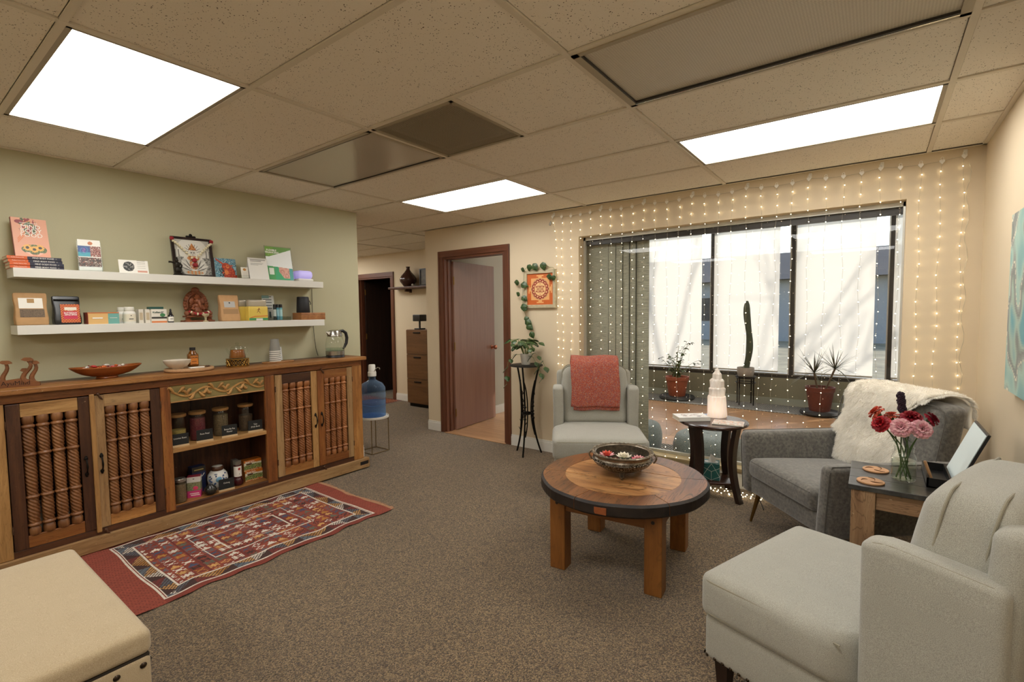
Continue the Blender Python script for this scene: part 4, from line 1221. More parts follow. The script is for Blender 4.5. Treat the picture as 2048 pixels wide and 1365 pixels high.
# grey info card and vials
gc = thing('info_card', 'pale grey printed card standing behind three vials', 'card', (-3.985, 2.018, LO), H)
panel('card', .098, .205, 30, 60, lambda u, v: ('#5e7f77' if v > .88 and u < .6 else ('#4a4a48' if (int(v * 34) % 4 == 0 and .1 < u < .8) and v > .42 else ('#3b4a4c' if v < .35 and (.12 < u < .3 or .5 < u < .66) and v > .1 else '#b9bab3'))), gc, lean(7, 0, -.01, 0), .002)
vr = thing('vial_rack', 'clear low acrylic rack on the lower shelf holding three vials', 'rack', (-3.925, 2.060, LO), H)
MB().box(-.095, .095, -.03, -.028, 0, .03).box(-.095, .095, .028, .03, 0, .03).box(-.095, -.093, -.03, .03, 0, .03).box(.093, .095, -.03, .03, 0, .03).box(-.095, .095, -.03, .03, 0, .003).build('tray', M_CLEAR, vr)
for i, (dx, c, l) in enumerate(((-.026, '#2d3b3d', 'dark labelled vial next to the pale card'), (-.0, '#4f8a9c', 'blue vial in the middle of the acrylic rack'), (.026, '#6fb0ba', 'light blue vial at the end of the row of three'))):
    t = thing('vial', l, 'vial', (-3.925, 2.060 + dx, LO + .0032), H, 'capped vials in the acrylic rack')
    MB().lathe([(.0001, 0), (.0105, 0), (.011, .003), (.011, .102)], 16).build('tube', plain('vial_%d' % i, c, .2), t)
    MB().lathe([(.0118, .10), (.0118, .126), (.0001, .128)], 16).build('cap', M_BLACKPL, t)
    MB().lathe([(.0113, .03), (.0113, .085)], 16, cap=False).build('label', plain('vial_label_%d' % i, ['#b9c4bf', '#86b3bd', '#a5cdd0'][i], .5), t)
# wooden box and black speaker
wbx = thing('wooden_box', 'small plain wooden box at the end of the lower shelf', 'box', (-3.955, 2.352, LO), H)
MB().rbox(-.112, .112, -.07, .07, 0, .06, .003, 2, seg=2).build('body', wood('box_wood', '#a06a3c', '#b5814e', '#7f4e29', 1, 5, 10, .5), wbx)
B(-.112, .112, -.0705, -.0695, .044, .0455).build('lid_line', M_IRON, wbx)
bj = thing('black_canister', 'matte black lidded canister with a strap standing on the wooden box', 'canister', (-3.965, 2.305, LO + .06), H)
MB().lathe([(.0001, 0), (.052, 0), (.055, .004), (.049, .118), (.046, .122), (.0001, .122)], 28).build('body', plain('matte_black', '#1b1c20', .6), bj)
MB().lathe([(.048, .118), (.049, .13), (.044, .137), (.0001, .138)], 28).build('lid', plain('matte_black', '#1b1c20', .6), bj)
MB().tube([(.047, -.012, .11), (.056, -.018, .09), (.06, -.02, .075), (.045, -.036, .07)], .003, 6).build('strap', M_BLACKPL, bj)

# ================================================================ things on the sideboard top
mu = thing('mushroom_sculpture', 'cut-out wooden mushroom name plaque at the end of the sideboard', 'ornament', (-3.845, .525, TOP), H - .35)
mw = wood('plaque_wood', '#8a5630', '#a06a3e', '#5f3819', 0, 6, 8, .55)
bp = [(-.10, 0), (.085, 0), (.085, .018), (.05, .036), (.0, .046), (-.05, .040), (-.10, .03)]
MB().prism(bp, -.011, .011, M=Matrix.Rotation(pi / 2, 4, 'X')).build('plaque', mw, mu)
for (x, h_, cw, bend, y0) in ((-.055, .135, .052, .012, .004), (.018, .088, .034, .006, .008), (.036, .148, .050, .022, -.006), (.062, .128, .040, .012, .006)):
    m = MB()
    n = 8
    m.tube([(x - bend * .7 * sin(2 * pi * k / n) - .006 + .010 * k / n, y0, .022 + (h_ - .022) * k / n) for k in range(n + 1)], [.013 - .006 * k / n for k in range(n + 1)], 6, flat=.9)
    q = [(-cw / 2, 0), (-cw / 2 + .004, .006), (-cw * .28, .013), (cw * .2, .014), (cw / 2 - .004, .007), (cw / 2, -.001), (cw * .16, -.006), (-cw * .16, -.006)]
    m.prism(q, -.011, .011, M=Matrix.Translation((x + .004, y0, h_)) @ Matrix.Rotation(pi / 2, 4, 'X') @ Matrix.Rotation(-.12, 4, 'Z'))
    m.build('mushroom', mw, mu)
text('AyuMind', .033, plain('burnt_ink', '#2c1a10', .8), mu, (-.012, -.0116, .021), sx=1.0)
# oval wooden bowl with sweets
bw_ = thing('oval_bowl', 'long oval wooden bowl with pointed ends holding wrapped sweets', 'bowl', (-3.885, .925, TOP), H)
def bowl_pt(u, v, inner):
    a = 2 * pi * u
    rx, ry = .182, .085
    f = v
    k = f ** .55
    z = .012 + .056 * f ** 1.5 + (.007 * abs(cos(a)) ** 3 * f ** 2)
    if inner: z += .006; k *= .965
    return (rx * k * cos(a), ry * k * sin(a), z)
m = MB(); m.grid(48, 10, lambda u, v: bowl_pt(u, v, False)); m.grid(48, 10, lambda u, v: bowl_pt(u, v, True))
m.tube([((bowl_pt(k / 48, 1, False)[0] + bowl_pt(k / 48, 1, True)[0]) / 2, (bowl_pt(k / 48, 1, False)[1] + bowl_pt(k / 48, 1, True)[1]) / 2, bowl_pt(k / 48, 1, False)[2] + .002) for k in range(48)], .004, 6, closed=True)
m.lathe([(.045, 0), (.05, .004), (.044, .014)], 28, sx=1.2, sy=.75)
m.build('bowl', wood('bowl_wood', '#8a4a1c', '#a55f2a', '#6a3510', 0, 5, 8, .3, bump=.05), bw_)
rs = random.Random(3)
CC = [('#c9c4bd', 'silver'), ('#c9622f', 'orange'), ('#b52f2c', 'red'), ('#d9d2c2', 'cream')]
for k in range(9):
    c, nm = CC[[0, 0, 2, 1, 1, 0, 2, 1, 3][k]]
    x = -.115 + .024 * k; yy = .019 * (k % 2 * 2 - 1) + .004 * (rs.random() - .5)
    zz = .068 if k < 8 else .066
    m = MB().sphere((0, 0, 0), (.017, .010, .008), 10, 6)
    for s in (-1, 1):
        m.add([(s * .015, 0, 0), (s * .028, .008, .004), (s * .03, 0, -.002), (s * .028, -.008, .004)], [(0, 1, 2), (0, 2, 3)])
    o = m.build('sweet', plain('wrapper_' + nm, c, .3, .2), None, (-3.885 - yy, .925 + x, TOP + zz + .006 * (k % 3)), (rs.random() - .5, .4 * (rs.random() - .5), rs.random() * 3))
    tag(o, '%s wrapped sweet among the others in the oval wooden bowl' % nm, 'sweet', 'wrapped sweets in the wooden bowl')
# round board with bowl, honey, star anise
bo = tag(MB().lathe([(.0001, 0), (.142, 0), (.150, .006), (.150, .016), (.144, .022), (.0001, .022)], 40, sx=1).build('round_board', wood('pale_board', '#b88f66', '#c9a37b', '#96704a', 1, 5, 8, .55), None, (-3.88, 1.385, TOP), H), 'round pale wooden board under the white bowl and honey bottle', 'board')
tag(MB().lathe([(.0001, .0), (.032, 0), (.034, .004), (.06, .02), (.078, .044), (.082, .06), (.079, .060), (.056, .024), (.0001, .008)], 36).build('white_bowl', plain('stoneware', '#cfc4b2', .4, var=.05), None, (-3.87, 1.308, TOP + .022), H), 'shallow off-white stoneware bowl on the round board', 'bowl')
hb = thing('honey_bottle', 'squat bottle of honey with an orange label and black cap', 'bottle', (-3.925, 1.425, TOP + .022), H)
MB().rbox(-.033, .033, -.022, .022, 0, .095, .012, 3, seg=2).lathe([(.028, .09), (.022, .105), (.016, .112), (.016, .122)], 18).build('body', plain('honey_amber', '#8a531c', .15, 0, Transmission_Weight=.35), hb)
MB().lathe([(.0185, .118), (.0185, .138), (.0001, .139)], 20).build('cap', M_BLACKPL, hb)
panel('label', .05, .062, 20, 24, lambda u, v: '#c7792e' if not (int(v * 10) % 3 == 0 and .2 < u < .8 and v < .45) else '#8a4a1c', hb, Matrix.Translation((0, -.0232, .016)), .0006)
text('LOCAL', .016, M_INK, hb, (0, -.0242, .066), bold=.0004)
tag(MB().rbox(-.045, .045, -.02, .02, 0, .008, .003, 2, seg=2).build('soap_tile', M_WHITEPL, None, (-3.80, 1.40, TOP + .022), H), 'small white tile lying on the round board', 'tile')
sa = MB()
for k in range(8):
    a = 2 * pi * k / 8
    sa.tube([(0, 0, .004), (.009 * cos(a), .009 * sin(a), .007), (.018 * cos(a), .018 * sin(a), .005)], [.003, .004, .001], 6)
tag(sa.build('star_anise', plain('anise', '#4a2a18', .7), None, (-3.81, 1.475, TOP + .022), .4), 'brown star anise pod on the round board', 'spice')
# teapot on brass warmer
wr = thing('tea_warmer', 'gold pierced metal tea warmer ring', 'tea warmer', (-3.885, 1.713, TOP), H)
mg = plain('gold_metal', '#b08b4a', .3, 1)
m = MB().lathe([(.076, 0), (.079, .004), (.079, .008), (.074, .009)], 32).lathe([(.072, .052), (.078, .054), (.078, .060), (.0001, .060)], 32)
for k in range(16):
    a = 2 * pi * k / 16; b = 2 * pi * (k + 1) / 16
    m.tube([(.075 * cos(a), .075 * sin(a), .008), (.075 * cos(b), .075 * sin(b), .053)], .003, 6)
    m.tube([(.075 * cos(b), .075 * sin(b), .008), (.075 * cos(a), .075 * sin(a), .053)], .003, 6)
    m.sphere((.076 * cos(a), .076 * sin(a), .030), .005, 6, 5)
m.build('ring', mg, wr)
MB().lathe([(.066, .008), (.066, .052)], 24, cap=False).build('inner_wall', plain('warmer_dark', '#3a2a18', .6), wr)
tp = thing('glass_teapot', 'small glass teapot of amber tea on the gold warmer', 'teapot', (-3.885, 1.713, TOP + .060), H)
MB().lathe([(.0001, .001), (.055, .002), (.058, .008), (.046, .075), (.040, .084)], 28, cap=False).build('body', M_JAR, tp)
MB().lathe([(.0001, .004), (.0535, .005), (.055, .009), (.045, .066), (.0001, .066)], 28).build('tea', plain('tea_amber', '#8a5220', .2, 0), tp)
MB().lathe([(.041, .083), (.036, .092), (.012, .098), (.008, .104), (.013, .112), (.008, .120), (.0001, .121)], 24).build('lid', M_JAR, tp)
MB().tube([(.044, 0, .078), (.068, 0, .080), (.078, 0, .06), (.072, 0, .03), (.054, 0, .02)], .004, 8).build('handle', M_JAR, tp)
MB().tube([(-.05, 0, .035), (-.066, 0, .055), (-.078, 0, .078)], [.011, .008, .006], 10).build('spout', M_JAR, tp)
# oval board with cups
tag(MB().lathe([(.0001, 0), (.128, 0), (.130, .004), (.130, .008), (.126, .011), (.0001, .011)], 36, sx=1, sy=.52).build('oval_board', wood('oval_board_wood', '#a0703f', '#b5854f', '#7d5129', 1, 5, 8, .55), None, (-3.89, 2.03, TOP), H), 'thin oval wooden board under the paper cups', 'board')
cup_me = MB().lathe([(.0001, .004), (.029, .004), (.030, 0), (.041, .096), (.0425, .097), (.0425, .1), (.0405, .1), (.0291, .006), (.0001, .006)], 28).mesh('paper_cup', [plain('cup_grey', '#85837c', .6)])
rim_me = MB().lathe([(.0408, .094), (.0428, .096), (.0428, .101), (.0405, .101)], 28, cap=False).mesh('rim', M_WHITEPL)
CN = ['bottom', 'second lowest', 'third lowest', 'third highest', 'second highest', 'topmost, fully shown']
for k in range(6):
    t = thing('paper_cup', 'grey paper cup, upside down, %s of its stack' % CN[k], 'paper cup', (-3.89, 2.005, TOP + .0125 + .0155 * k), H, 'stack of upside-down grey paper cups')
    link('body', cup_me, t, (0, 0, .101), (pi, 0, 0)); link('rim', rim_me, t, (0, 0, .101), (pi, 0, 0))
cd = thing('small_card', 'small white card with blue print standing behind the paper cups', 'card', (-3.992, 2.085, TOP + .0015), H)
panel('card', .062, .118, 20, 36, lambda u, v: '#8aa3b5' if noise.noise(Vector((u * 7, v * 12, 1))) > .15 and .1 < v < .9 and .15 < u < .85 else '#dfe2e0', cd, lean(8, 0, -.01), .012)
# kettle
kt = thing('electric_kettle', 'glass and steel electric kettle with black handle on the sideboard', 'kettle', (-3.895, 2.555, TOP), H)
ks = plain('kettle_steel', '#a9a69e', .25, 1)
MB().lathe([(.0001, 0), (.08, 0), (.082, .004), (.078, .018), (.0001, .019)], 32).build('power_base', M_BLACKPL, kt)
MB().lathe([(.076, .019), (.080, .022), (.081, .058), (.0001, .058)], 32).build('heater_band', ks, kt)
MB().lathe([(.079, .058), (.082, .075), (.080, .12), (.070, .172), (.062, .19)], 32, cap=False).build('jug', M_JAR, kt)
MB().lathe([(.0001, .059), (.0775, .059), (.0795, .085), (.0001, .085)], 32).build('water', glass('kettle_water', '#e3ebe6', 1.33), kt)
MB().lathe([(.063, .188), (.066, .192), (.062, .215), (.052, .238), (.03, .246), (.0001, .247)], 32).build('lid', ks, kt)
MB().add([(-.05, -.025, .190), (-.05, .025, .190), (-.088, 0, .232), (-.045, -.022, .232), (-.045, .022, .232), (-.072, 0, .205)], [(0, 5, 2, 3), (1, 4, 2, 5), (3, 2, 4), (0, 1, 5)]).build('spout', ks, kt)
MB().tube([(.05, 0, .232), (.085, 0, .234), (.115, 0, .215), (.126, 0, .17), (.118, 0, .12), (.095, 0, .085), (.083, 0, .07)], [.012, .014, .015, .015, .014, .012, .008], 12, flat=.85).build('handle', M_BLACKPL, kt)

# ================================================================ inside the sideboard
def chalk(y, x, z, txt, lab, dy=0):
    t = thing('chalk_sign', lab, 'sign', (x, y, z), H - .12, 'chalkboard name signs in the sideboard')
    MB().box(-.052, .052, -.006, .006, 0, .013).build('stand', plain('pale_wood', '#c4ab85', .6), t)
    MB().box(-.05, .05, -.0025, .0025, .010, .088).build('board', plain('chalkboard', '#121413', .7), t)
    for q, s in enumerate(txt): text(s, .016, plain('chalk', '#d9d6cc', .8), t, (0, -.003, .058 - .018 * q), sx=.85)
    return t
def spice_jar(y, z, c, lab, fill=.8):
    t = thing('glass_jar', lab, 'jar', (-3.90, y, z), H, 'wooden-lidded glass jars in the sideboard')
    MB().lathe([(.0001, 0), (.046, 0), (.05, .005), (.05, .170), (.045, .180), (.044, .188)], 28, cap=False).build('jar', M_JAR, t)
    MB().lathe([(.0001, .004), (.046, .004), (.0475, .01), (.0475, .175 * fill), (.0001, .178 * fill)], 24).build('contents', plain('herb_' + c.strip('#'), c, .9, var=.7, vs=260, bump=.8, bs=200), t)
    MB().lathe([(.0001, .187), (.052, .187), (.054, .192), (.054, .203), (.051, .206), (.0001, .206)], 28).build('lid', plain('bamboo', '#a87f4d', .5, var=.15), t)
SH = .53
spice_jar(1.300, SH, '#a08a4a', 'wooden-lidded jar of pale yellow herb by the sideboard post', .55)
spice_jar(1.425, SH, '#6a2a30', 'wooden-lidded jar of dark red petals in the sideboard', .9)
spice_jar(1.580, SH, '#6b5a40', 'wooden-lidded jar of mixed dried flowers in the sideboard', .9)
spice_jar(1.760, SH, '#4d3c2a', 'wooden-lidded jar of dark brown herb nearest the right post', .7)
chalk(1.272, -3.785, SH, ['Licorice Root'], 'chalk sign reading a root name half behind the post')
chalk(1.425, -3.785, SH, ['Rose Petal'], 'chalk sign in front of the dark red petals')
chalk(1.590, -3.785, SH, ['Butterfly Pea', 'Flower'], 'chalk sign with two lines in front of dried flowers')
chalk(1.776, -3.785, SH, ['Tulsi', '(Holy Basil)'], 'chalk sign with bracketed second line by the right post')
LB0 = .137
sj = thing('seed_jar', 'glass jar of brown seeds with a silver screw lid', 'jar', (-3.82, 1.268, LB0), H)
MB().lathe([(.0001, 0), (.034, 0), (.037, .004), (.037, .135), (.032, .146)], 26, cap=False).build('jar', M_JAR, sj)
MB().lathe([(.0001, .003), (.034, .004), (.035, .01), (.035, .126), (.0001, .128)], 22).build('seeds', plain('seeds', '#6f5a3f', .9, var=.6, vs=330, bump=.8, bs=300), sj)
MB().lathe([(.034, .143), (.036, .145), (.036, .163), (.033, .166), (.0001, .166)], 28).build('lid', plain('jar_steel', '#a8a59b', .3, .9), sj)
pk = thing('tea_carton', 'pink and grey herbal tea carton with a white top band', 'box', (-3.86, 1.372, LB0), H - .5)
MB().box(-.041, .041, -.03, .03, 0, .048, 0).box(-.041, .041, -.03, .03, .048, .108, 1).box(-.041, .041, -.03, .03, .108, .146, 2).build('carton', [plain('tea_pink', '#cf3f7c', .5), plain('tea_photo', '#7d7d5a', .5, var=.5, vs=120), plain('tea_white', '#d9d6cd', .5)], pk)
B(-.041, .041, -.03, .03, .146, .147).build('maroon_top', plain('tea_maroon', '#8a2a3a', .5), pk)
MB().sphere((.01, -.0302, .066), (.016, .0008, .014), 10, 6).build('flower_mark', plain('tea_pink2', '#d9456a', .5), pk)
MB().sphere((0, -.0304, .132), (.006, .0006, .004), 8, 5).build('emblem', M_GREYINK, pk)
B(-.026, .03, -.0308, -.03, .026, .031).build('text_line', M_INKW, pk); B(-.02, .034, -.0308, -.03, .014, .019).build('text_line', M_INKW, pk)
bb = thing('tea_carton', 'dark blue tall tea carton at the back of the sideboard', 'box', (-3.95, 1.424, LB0), H)
MB().box(-.044, .044, -.035, .035, 0, .188).build('carton', plain('carton_navy', '#1f2c55', .4), bb)
B(-.044, .044, -.0356, -.035, .15, .188).build('black_band', plain('carton_black', '#2d2b26', .5), bb)
B(-.03, .03, -.0362, -.0355, .163, .170).build('text_line', plain('gold_ink', '#b9a25e', .5), bb); MB().tube([(-.035, -.036, .10), (-.01, -.036, .125), (.02, -.036, .115), (.035, -.036, .135)], .003, 6, flat=.3).build('swirl', M_INKW, bb)
gj = thing('ginger_jar', 'round white porcelain jar painted with blue blossom and dark lid', 'jar', (-3.885, 1.535, LB0), H)
def gjc(q): return q
prof = [(.0001, 0), (.038, 0), (.042, .006), (.062, .045), (.068, .080), (.062, .115), (.044, .138), (.036, .142)]
MB().lathe(prof, 32).build('body', plain('porcelain', '#d6d6d0', .2), gj)
MB().lathe([(.038, .140), (.041, .146), (.041, .162), (.036, .170), (.0001, .174)], 28).build('lid', plain('brown_glaze', '#4d2f1d', .3), gj)
MB().lathe([(.0001, .1755), (.030, .1725), (.034, .1712)], 24).build('lid_top', plain('porcelain', '#d6d6d0', .2), gj)
pt = MB()
rs = random.Random(9)
for k in range(26):
    a = -pi / 2 + (rs.random() - .5) * 2.4; z = .05 + .075 * rs.random()
    r0 = .0675 * (1 - ((z - .08) / .085) ** 2 * .35)
    pt.sphere((r0 * cos(a), r0 * sin(a), z), (.010 * rs.random() + .003, .003, .006 * rs.random() + .002), 8, 5, M=None)
pt.build('painted_blossom', plain('cobalt', '#2f4a78', .25), gj)
for k in range(2):
    a = -pi / 2 - .25 + .1 * k
    MB().sphere((.066 * cos(a), .066 * sin(a), .085), (.022, .006, .02), 12, 8).build('blue_flower', plain('soft_blue', '#6f9ab5', .25), gj) if k == 0 else None
chalk(1.555, -3.79, LB0, ['Oolong'], 'chalk sign in front of the porcelain jar')
tag(MB().lathe([(.0001, 0), (.02, 0), (.036, .012), (.041, .032), (.034, .054), (.02, .064), (.017, .072), (.0001, .073)], 26).build('herb_ball_jar', plain('dark_herb', '#22201a', .25, var=.4, vs=150), None, (-3.80, 1.450, LB0), H), 'small round dark jar in front of the porcelain jar', 'jar')
sy = thing('syrup_bottle', 'slender bottle of dark red syrup with white label', 'bottle', (-3.845, 1.66, LB0), H)
MB().lathe([(.0001, 0), (.03, 0), (.037, .012), (.038, .035), (.030, .052), (.026, .06), (.026, .155), (.024, .158)], 26).build('body', plain('syrup_red', '#3a1014', .12), sy)
MB().lathe([(.0245, .157), (.0255, .16), (.0255, .183), (.0001, .185)], 24).build('cap', plain('syrup_cap', '#6f6a5f', .4), sy)
MB().lathe([(.0265, .068), (.0265, .146)], 24, cap=False).build('label', plain('label_paper', '#e4e0d5', .6), sy)
MB().sphere((0, -.0268, .126), (.009, .001, .010), 10, 6).build('red_mark', plain('mark_red', '#9c2c22', .5), sy); MB().sphere((0, -.0268, .088), (.003, .001, .003), 8, 5).build('emblem', M_INK, sy)
def spice(u, v):
    if v > .80 - .10 * u: return '#c9701f'
    if v > .50 + .12 * sin(u * 3): return '#d6d3bd'
    if v < .14: return ['#b04a24', '#d9a860', '#c9c2a0'][int(abs(noise.noise(Vector((u * 13, v * 9, 2)))) * 8) % 3]
    return ['#5f7a3c', '#8a9a5a', '#3d5230', '#b9a46a'][int(abs(noise.noise(Vector((u * 8, v * 8, 1)))) * 9) % 4]
for i in range(2):
    t = thing('tea_carton', ['lower of the two orange spice tea cartons', 'upper of the two orange spice tea cartons'][i], 'box', (-3.89, 1.783 - .006 * i, LB0 + .0815 * i), H, 'stacked orange spice tea cartons')
    B(-.066, .066, -.035, .035, 0, .081).build('carton', plain('tea_side', '#a8631f', .5), t)
    panel('printed_front', .132, .081, 44, 28, spice, t, Matrix.Translation((0, -.0358, 0)), .0005)
    text('Bengal Spice', .0135, M_INKW, t, (-.022, -.0368, .070), bold=.0003)
    MB().rbox(-.05, -.008, -.0372, -.0362, .046, .058, .0004, 1, seg=1).build('logo_plate', plain('logo_brown', '#4a3020', .5), t)
tag(B(-3.99, -3.95, 1.672, 1.712, LB0, LB0 + .165).build('grey_carton', plain('carton_grey', '#6f6a62', .5)), 'plain grey carton behind the syrup bottle', 'box')

# ================================================================ light grey accent chairs
M_GREYFAB = fabric('light_grey_linen', '#b4b2a6', '#8a887e', 640, .95, .5, .25)
M_WELT = fabric('grey_welt', '#98937f', '#7f7a6b', 800, .95, .2, .2)
M_DKLEG = wood('espresso_leg', '#2d1a12', '#3b2318', '#1c0f0a', 2, 6, 10, .4)
nail_s = MB().lathe([(.0001, .0045), (.0035, .0035), (.006, .0008), (.0065, 0)], 10)
def accent_chair(loc, rz, label):
    t = thing('accent_chair', label, 'armchair', loc, rz, 'light grey upholstered accent chairs')
    W, D = .355, .41        # half width, half depth; front is -y
    FY = -D
    # base
    MB().rbox(-W + .01, W - .01, FY + .015, D - .03, .15, .315, .022, 3, seg=5).build('base', M_GREYFAB, t)
    nb = MB()
    for k in range(23):
        x = -W + .02 + (2 * W - .04) * k / 22
        nb.v and None
        nb.lathe([(.0001, .0045), (.0035, .0035), (.006, .0008), (.0065, 0)], 8, M=Matrix.Translation((x, FY + .0155, .163)) @ Matrix.Rotation(pi / 2, 4, 'X'))
    for s in (-1, 1):
        for k in range(25):
            y = FY + .03 + (2 * D - .08) * k / 24
            nb.lathe([(.0001, .0045), (.0035, .0035), (.006, .0008), (.0065, 0)], 8, M=Matrix.Translation((s * (W - .0102), y, .163)) @ Matrix.Rotation(s * pi / 2, 4, 'Y'))
    stuff(nb.build('nailhead_trim', M_NAIL, t))
    # T-shaped seat cushion
    AF = FY + .50           # arm front
    def tee(q):
        x, y, z = q
        if y > AF - .03:
            k = min(1, (y - (AF - .03)) / .03)
            lim = W - .095
            if abs(x) > lim: x = (lim + (abs(x) - lim) * (1 - k) ) * (1 if x > 0 else -1)
        return (x, y, z)
    c = MB().rbox(-W, W, FY, D - .14, .305, .468, .036, 5, .014, seg=12, crownb=0, side=.008, fn=tee)
    cu = c.build('seat_cushion', M_GREYFAB, t, angle=70)
    def ring(z, r=.0035, off=.004):
        pts = []
        hx_, y0, y1, rad = W + off, FY - off, AF - .04, .05
        for (cx, cy, a0) in ((hx_ - rad, y0 + rad, -pi / 2), ):
            pass
        pts.append((-hx_ + .004, y1, z))
        for k in range(7):
            a = pi + (pi / 2) * k / 6
            pts.append((-hx_ + rad + rad * cos(a), y0 + rad + rad * sin(a), z))
        for k in range(7):
            a = -pi / 2 + (pi / 2) * k / 6
            pts.append((hx_ - rad + rad * cos(a), y0 + rad + rad * sin(a), z))
        pts.append((hx_ - .004, y1, z))
        return MB().tube(pts, r, 6)
    ring(.446, .0035, -.001).build('piping', M_WELT, cu)
    ring(.328, .0035, -.001).build('piping', M_WELT, cu)
    # arms
    for s in (-1, 1):
        x0, x1 = (W - .088, W) if s > 0 else (-W, -W + .088)
        def armf(q, s=s):
            x, y, z = q
            top = max(0, (z - .60) / .2)
            z -= .035 * max(0, (y - AF) / (D - AF)) * top
            z -= .018 * exp(-((y - AF) / .04) ** 2) * top
            x += s * .004 * top
            return (x, y, z)
        MB().rbox(x0, x1, AF, D - .02, .17, .80, .026, 4, seg=8, fn=armf).build('arm', M_GREYFAB, t, angle=70)
        xo = (W + .013) * s
        pts = [armf((s * (W - .012), AF + .012, z), s) for z in (.18, .4, .6, .70, .76, .785)] + [armf((s * (W - .012), AF + .012 + .02 * k, .792), s) for k in range(1, 14)]
        MB().tube(pts, .0035, 6).build('piping', M_WELT, t)
    # back frame and cushion
    def backf(q):
        x, y, z = q
        k = max(0, z - .30)
        return (x, y + .06 * k, z)
    MB().rbox(-W + .03, W - .03, D - .10, D - .02, .16, .90, .035, 4, seg=6, fn=backf).build('back_frame', M_GREYFAB, t, angle=70)
    def cushf(q):
        x, y, z = q
        k = max(0, z - .44)
        f = (z - .44) / .5
        x *= 1 - .02 * max(0, f) ** 2
        return (x, y + .16 * k, z + .012 * cos(x * 5))
    bc_ = MB().rbox(-W + .084, W - .084, D - .285, D - .085, .455, .928, .05, 5, .016, seg=9, side=.018, fn=cushf).build('back_cushion', M_GREYFAB, t, angle=70)
    def loop(y, r=.0035):
        hx_, z0, z1, rad = W - .0795, .454, .933, .05
        pts = []
        for (cx, cz, a0) in ((hx_ - rad, z0 + rad, -pi / 2), (hx_ - rad, z1 - rad, 0), (-hx_ + rad, z1 - rad, pi / 2), (-hx_ + rad, z0 + rad, pi)):
            for k in range(6):
                a = a0 + pi / 2 * k / 5
                px_, pz_ = cx + rad * cos(a), cz + rad * sin(a)
                zr = max(-1, min(1, (pz_ - .6915) / .2365))
                px_ *= 1 + .018 * (1 - zr * zr) / hx_
                pts.append(cushf((px_, y, pz_ + (.014 * (1 - (px_ / hx_) ** 4) * zr if zr > 0 else 0))))
        return MB().tube(pts, r, 6, closed=True)
    loop(D - .236).build('piping', M_WELT, bc_); loop(D - .135).build('piping', M_WELT, bc_)
    for sx in (-1, 1):
        for sy in (-1, 1):
            x, y = sx * (W - .06), (FY + .07 if sy < 0 else D - .08)
            MB().add([(x - .026, y - .026, .16), (x + .026, y - .026, .16), (x + .026, y + .026, .16), (x - .026, y + .026, .16), (x - .016, y - .016, 0), (x + .016, y - .016, 0), (x + .016, y + .016, 0), (x - .016, y + .016, 0)], [(0, 1, 2, 3), (4, 7, 6, 5), (0, 4, 5, 1), (1, 5, 6, 2), (2, 6, 7, 3), (3, 7, 4, 0)]).build('leg', M_DKLEG, t)
    return t
# near chair: front mid-edge at (-.345, 2.13), facing (-.945, .326)
fx, fy = -.945, .326
A1 = accent_chair((-.352 - fx * .41 - .027, 2.125 - fy * .41, 0), atan2(fx, -fy), 'light grey accent chair with back cushion and nailhead trim beside the rustic end table')
fx, fy = .52, -.854
A2 = accent_chair((-1.605 - fx * .41, 3.235 - fy * .41, 0), atan2(fx, -fy), 'light grey accent chair with a coral throw folded over its back')
# coral throw over the far chair back
k = NT('coral_knit')
vo = k.n('ShaderNodeTexVoronoi', {'feature': 'F1'}, Scale=1.0); k.t.links.new(k.coord((210, 210, 380), False), vo.inputs['Vector'])
sp_ = k.n('ShaderNodeSeparateColor'); k.t.links.new(vo.outputs['Color'], sp_.inputs[0])
k.p(Base_Color=k.ramp(sp_.outputs[0], [(0, '#a84c39'), (.42, '#b65e49'), (.60, '#8a6a70'), (.74, '#c28a6c'), (.88, '#96473b'), (1, '#84727a')], 'CONSTANT'), Roughness=.97)
k.bump(k.ramp(vo.outputs['Distance'], [(0, (1, 1, 1)), (.7, (0, 0, 0))]), .9, .003)
M_THROW = k.m
th = thing('throw_blanket', 'coral woven throw folded over the chair back', 'blanket', A2.location, A2.rotation_euler[2])
def throw_pt(u, v, wd, z_end, off):
    # v 0: behind, 1: front bottom; wraps the cushion top
    D = .41
    L1 = .30; R = .085
    s = v * (L1 + pi * R + (.94 - z_end))
    if s < L1: y, z = D + .022 + off * .4, .92 - (L1 - s)
    elif s < L1 + pi * R:
        a = (s - L1) / R
        y, z = D - .075 + R * cos(a) + (R * .35 * cos(a)) + off * cos(a), .935 + (.04 + off) * sin(a)
    else:
        d_ = s - L1 - pi * R
        z = .925 - d_
        y = D - .255 - .022 + .16 * max(0, z - .44) - off - .012 * sin(pi * min(1, d_ / .3))
    x = -wd / 2 + wd * u
    z += .004 * sin(u * 9 + v * 3)
    y += .004 * sin(u * 14 + 2)
    return (x + .004 * sin(v * 17), y, z)
for nm, wd, ze, off, dx in (('top_layer', .405, .63, .052, 0), ('under_layer', .385, .60, .040, .012)):
    m = MB(); m.grid(30, 50, lambda u, v: tuple(a + b for a, b in zip(throw_pt(u, v, wd, ze, off), (dx, 0, 0))))
    o = m.build(nm, M_THROW, th)
    sl = o.modifiers.new('thickness', 'SOLIDIFY'); sl.thickness = .007; sl.offset = 0

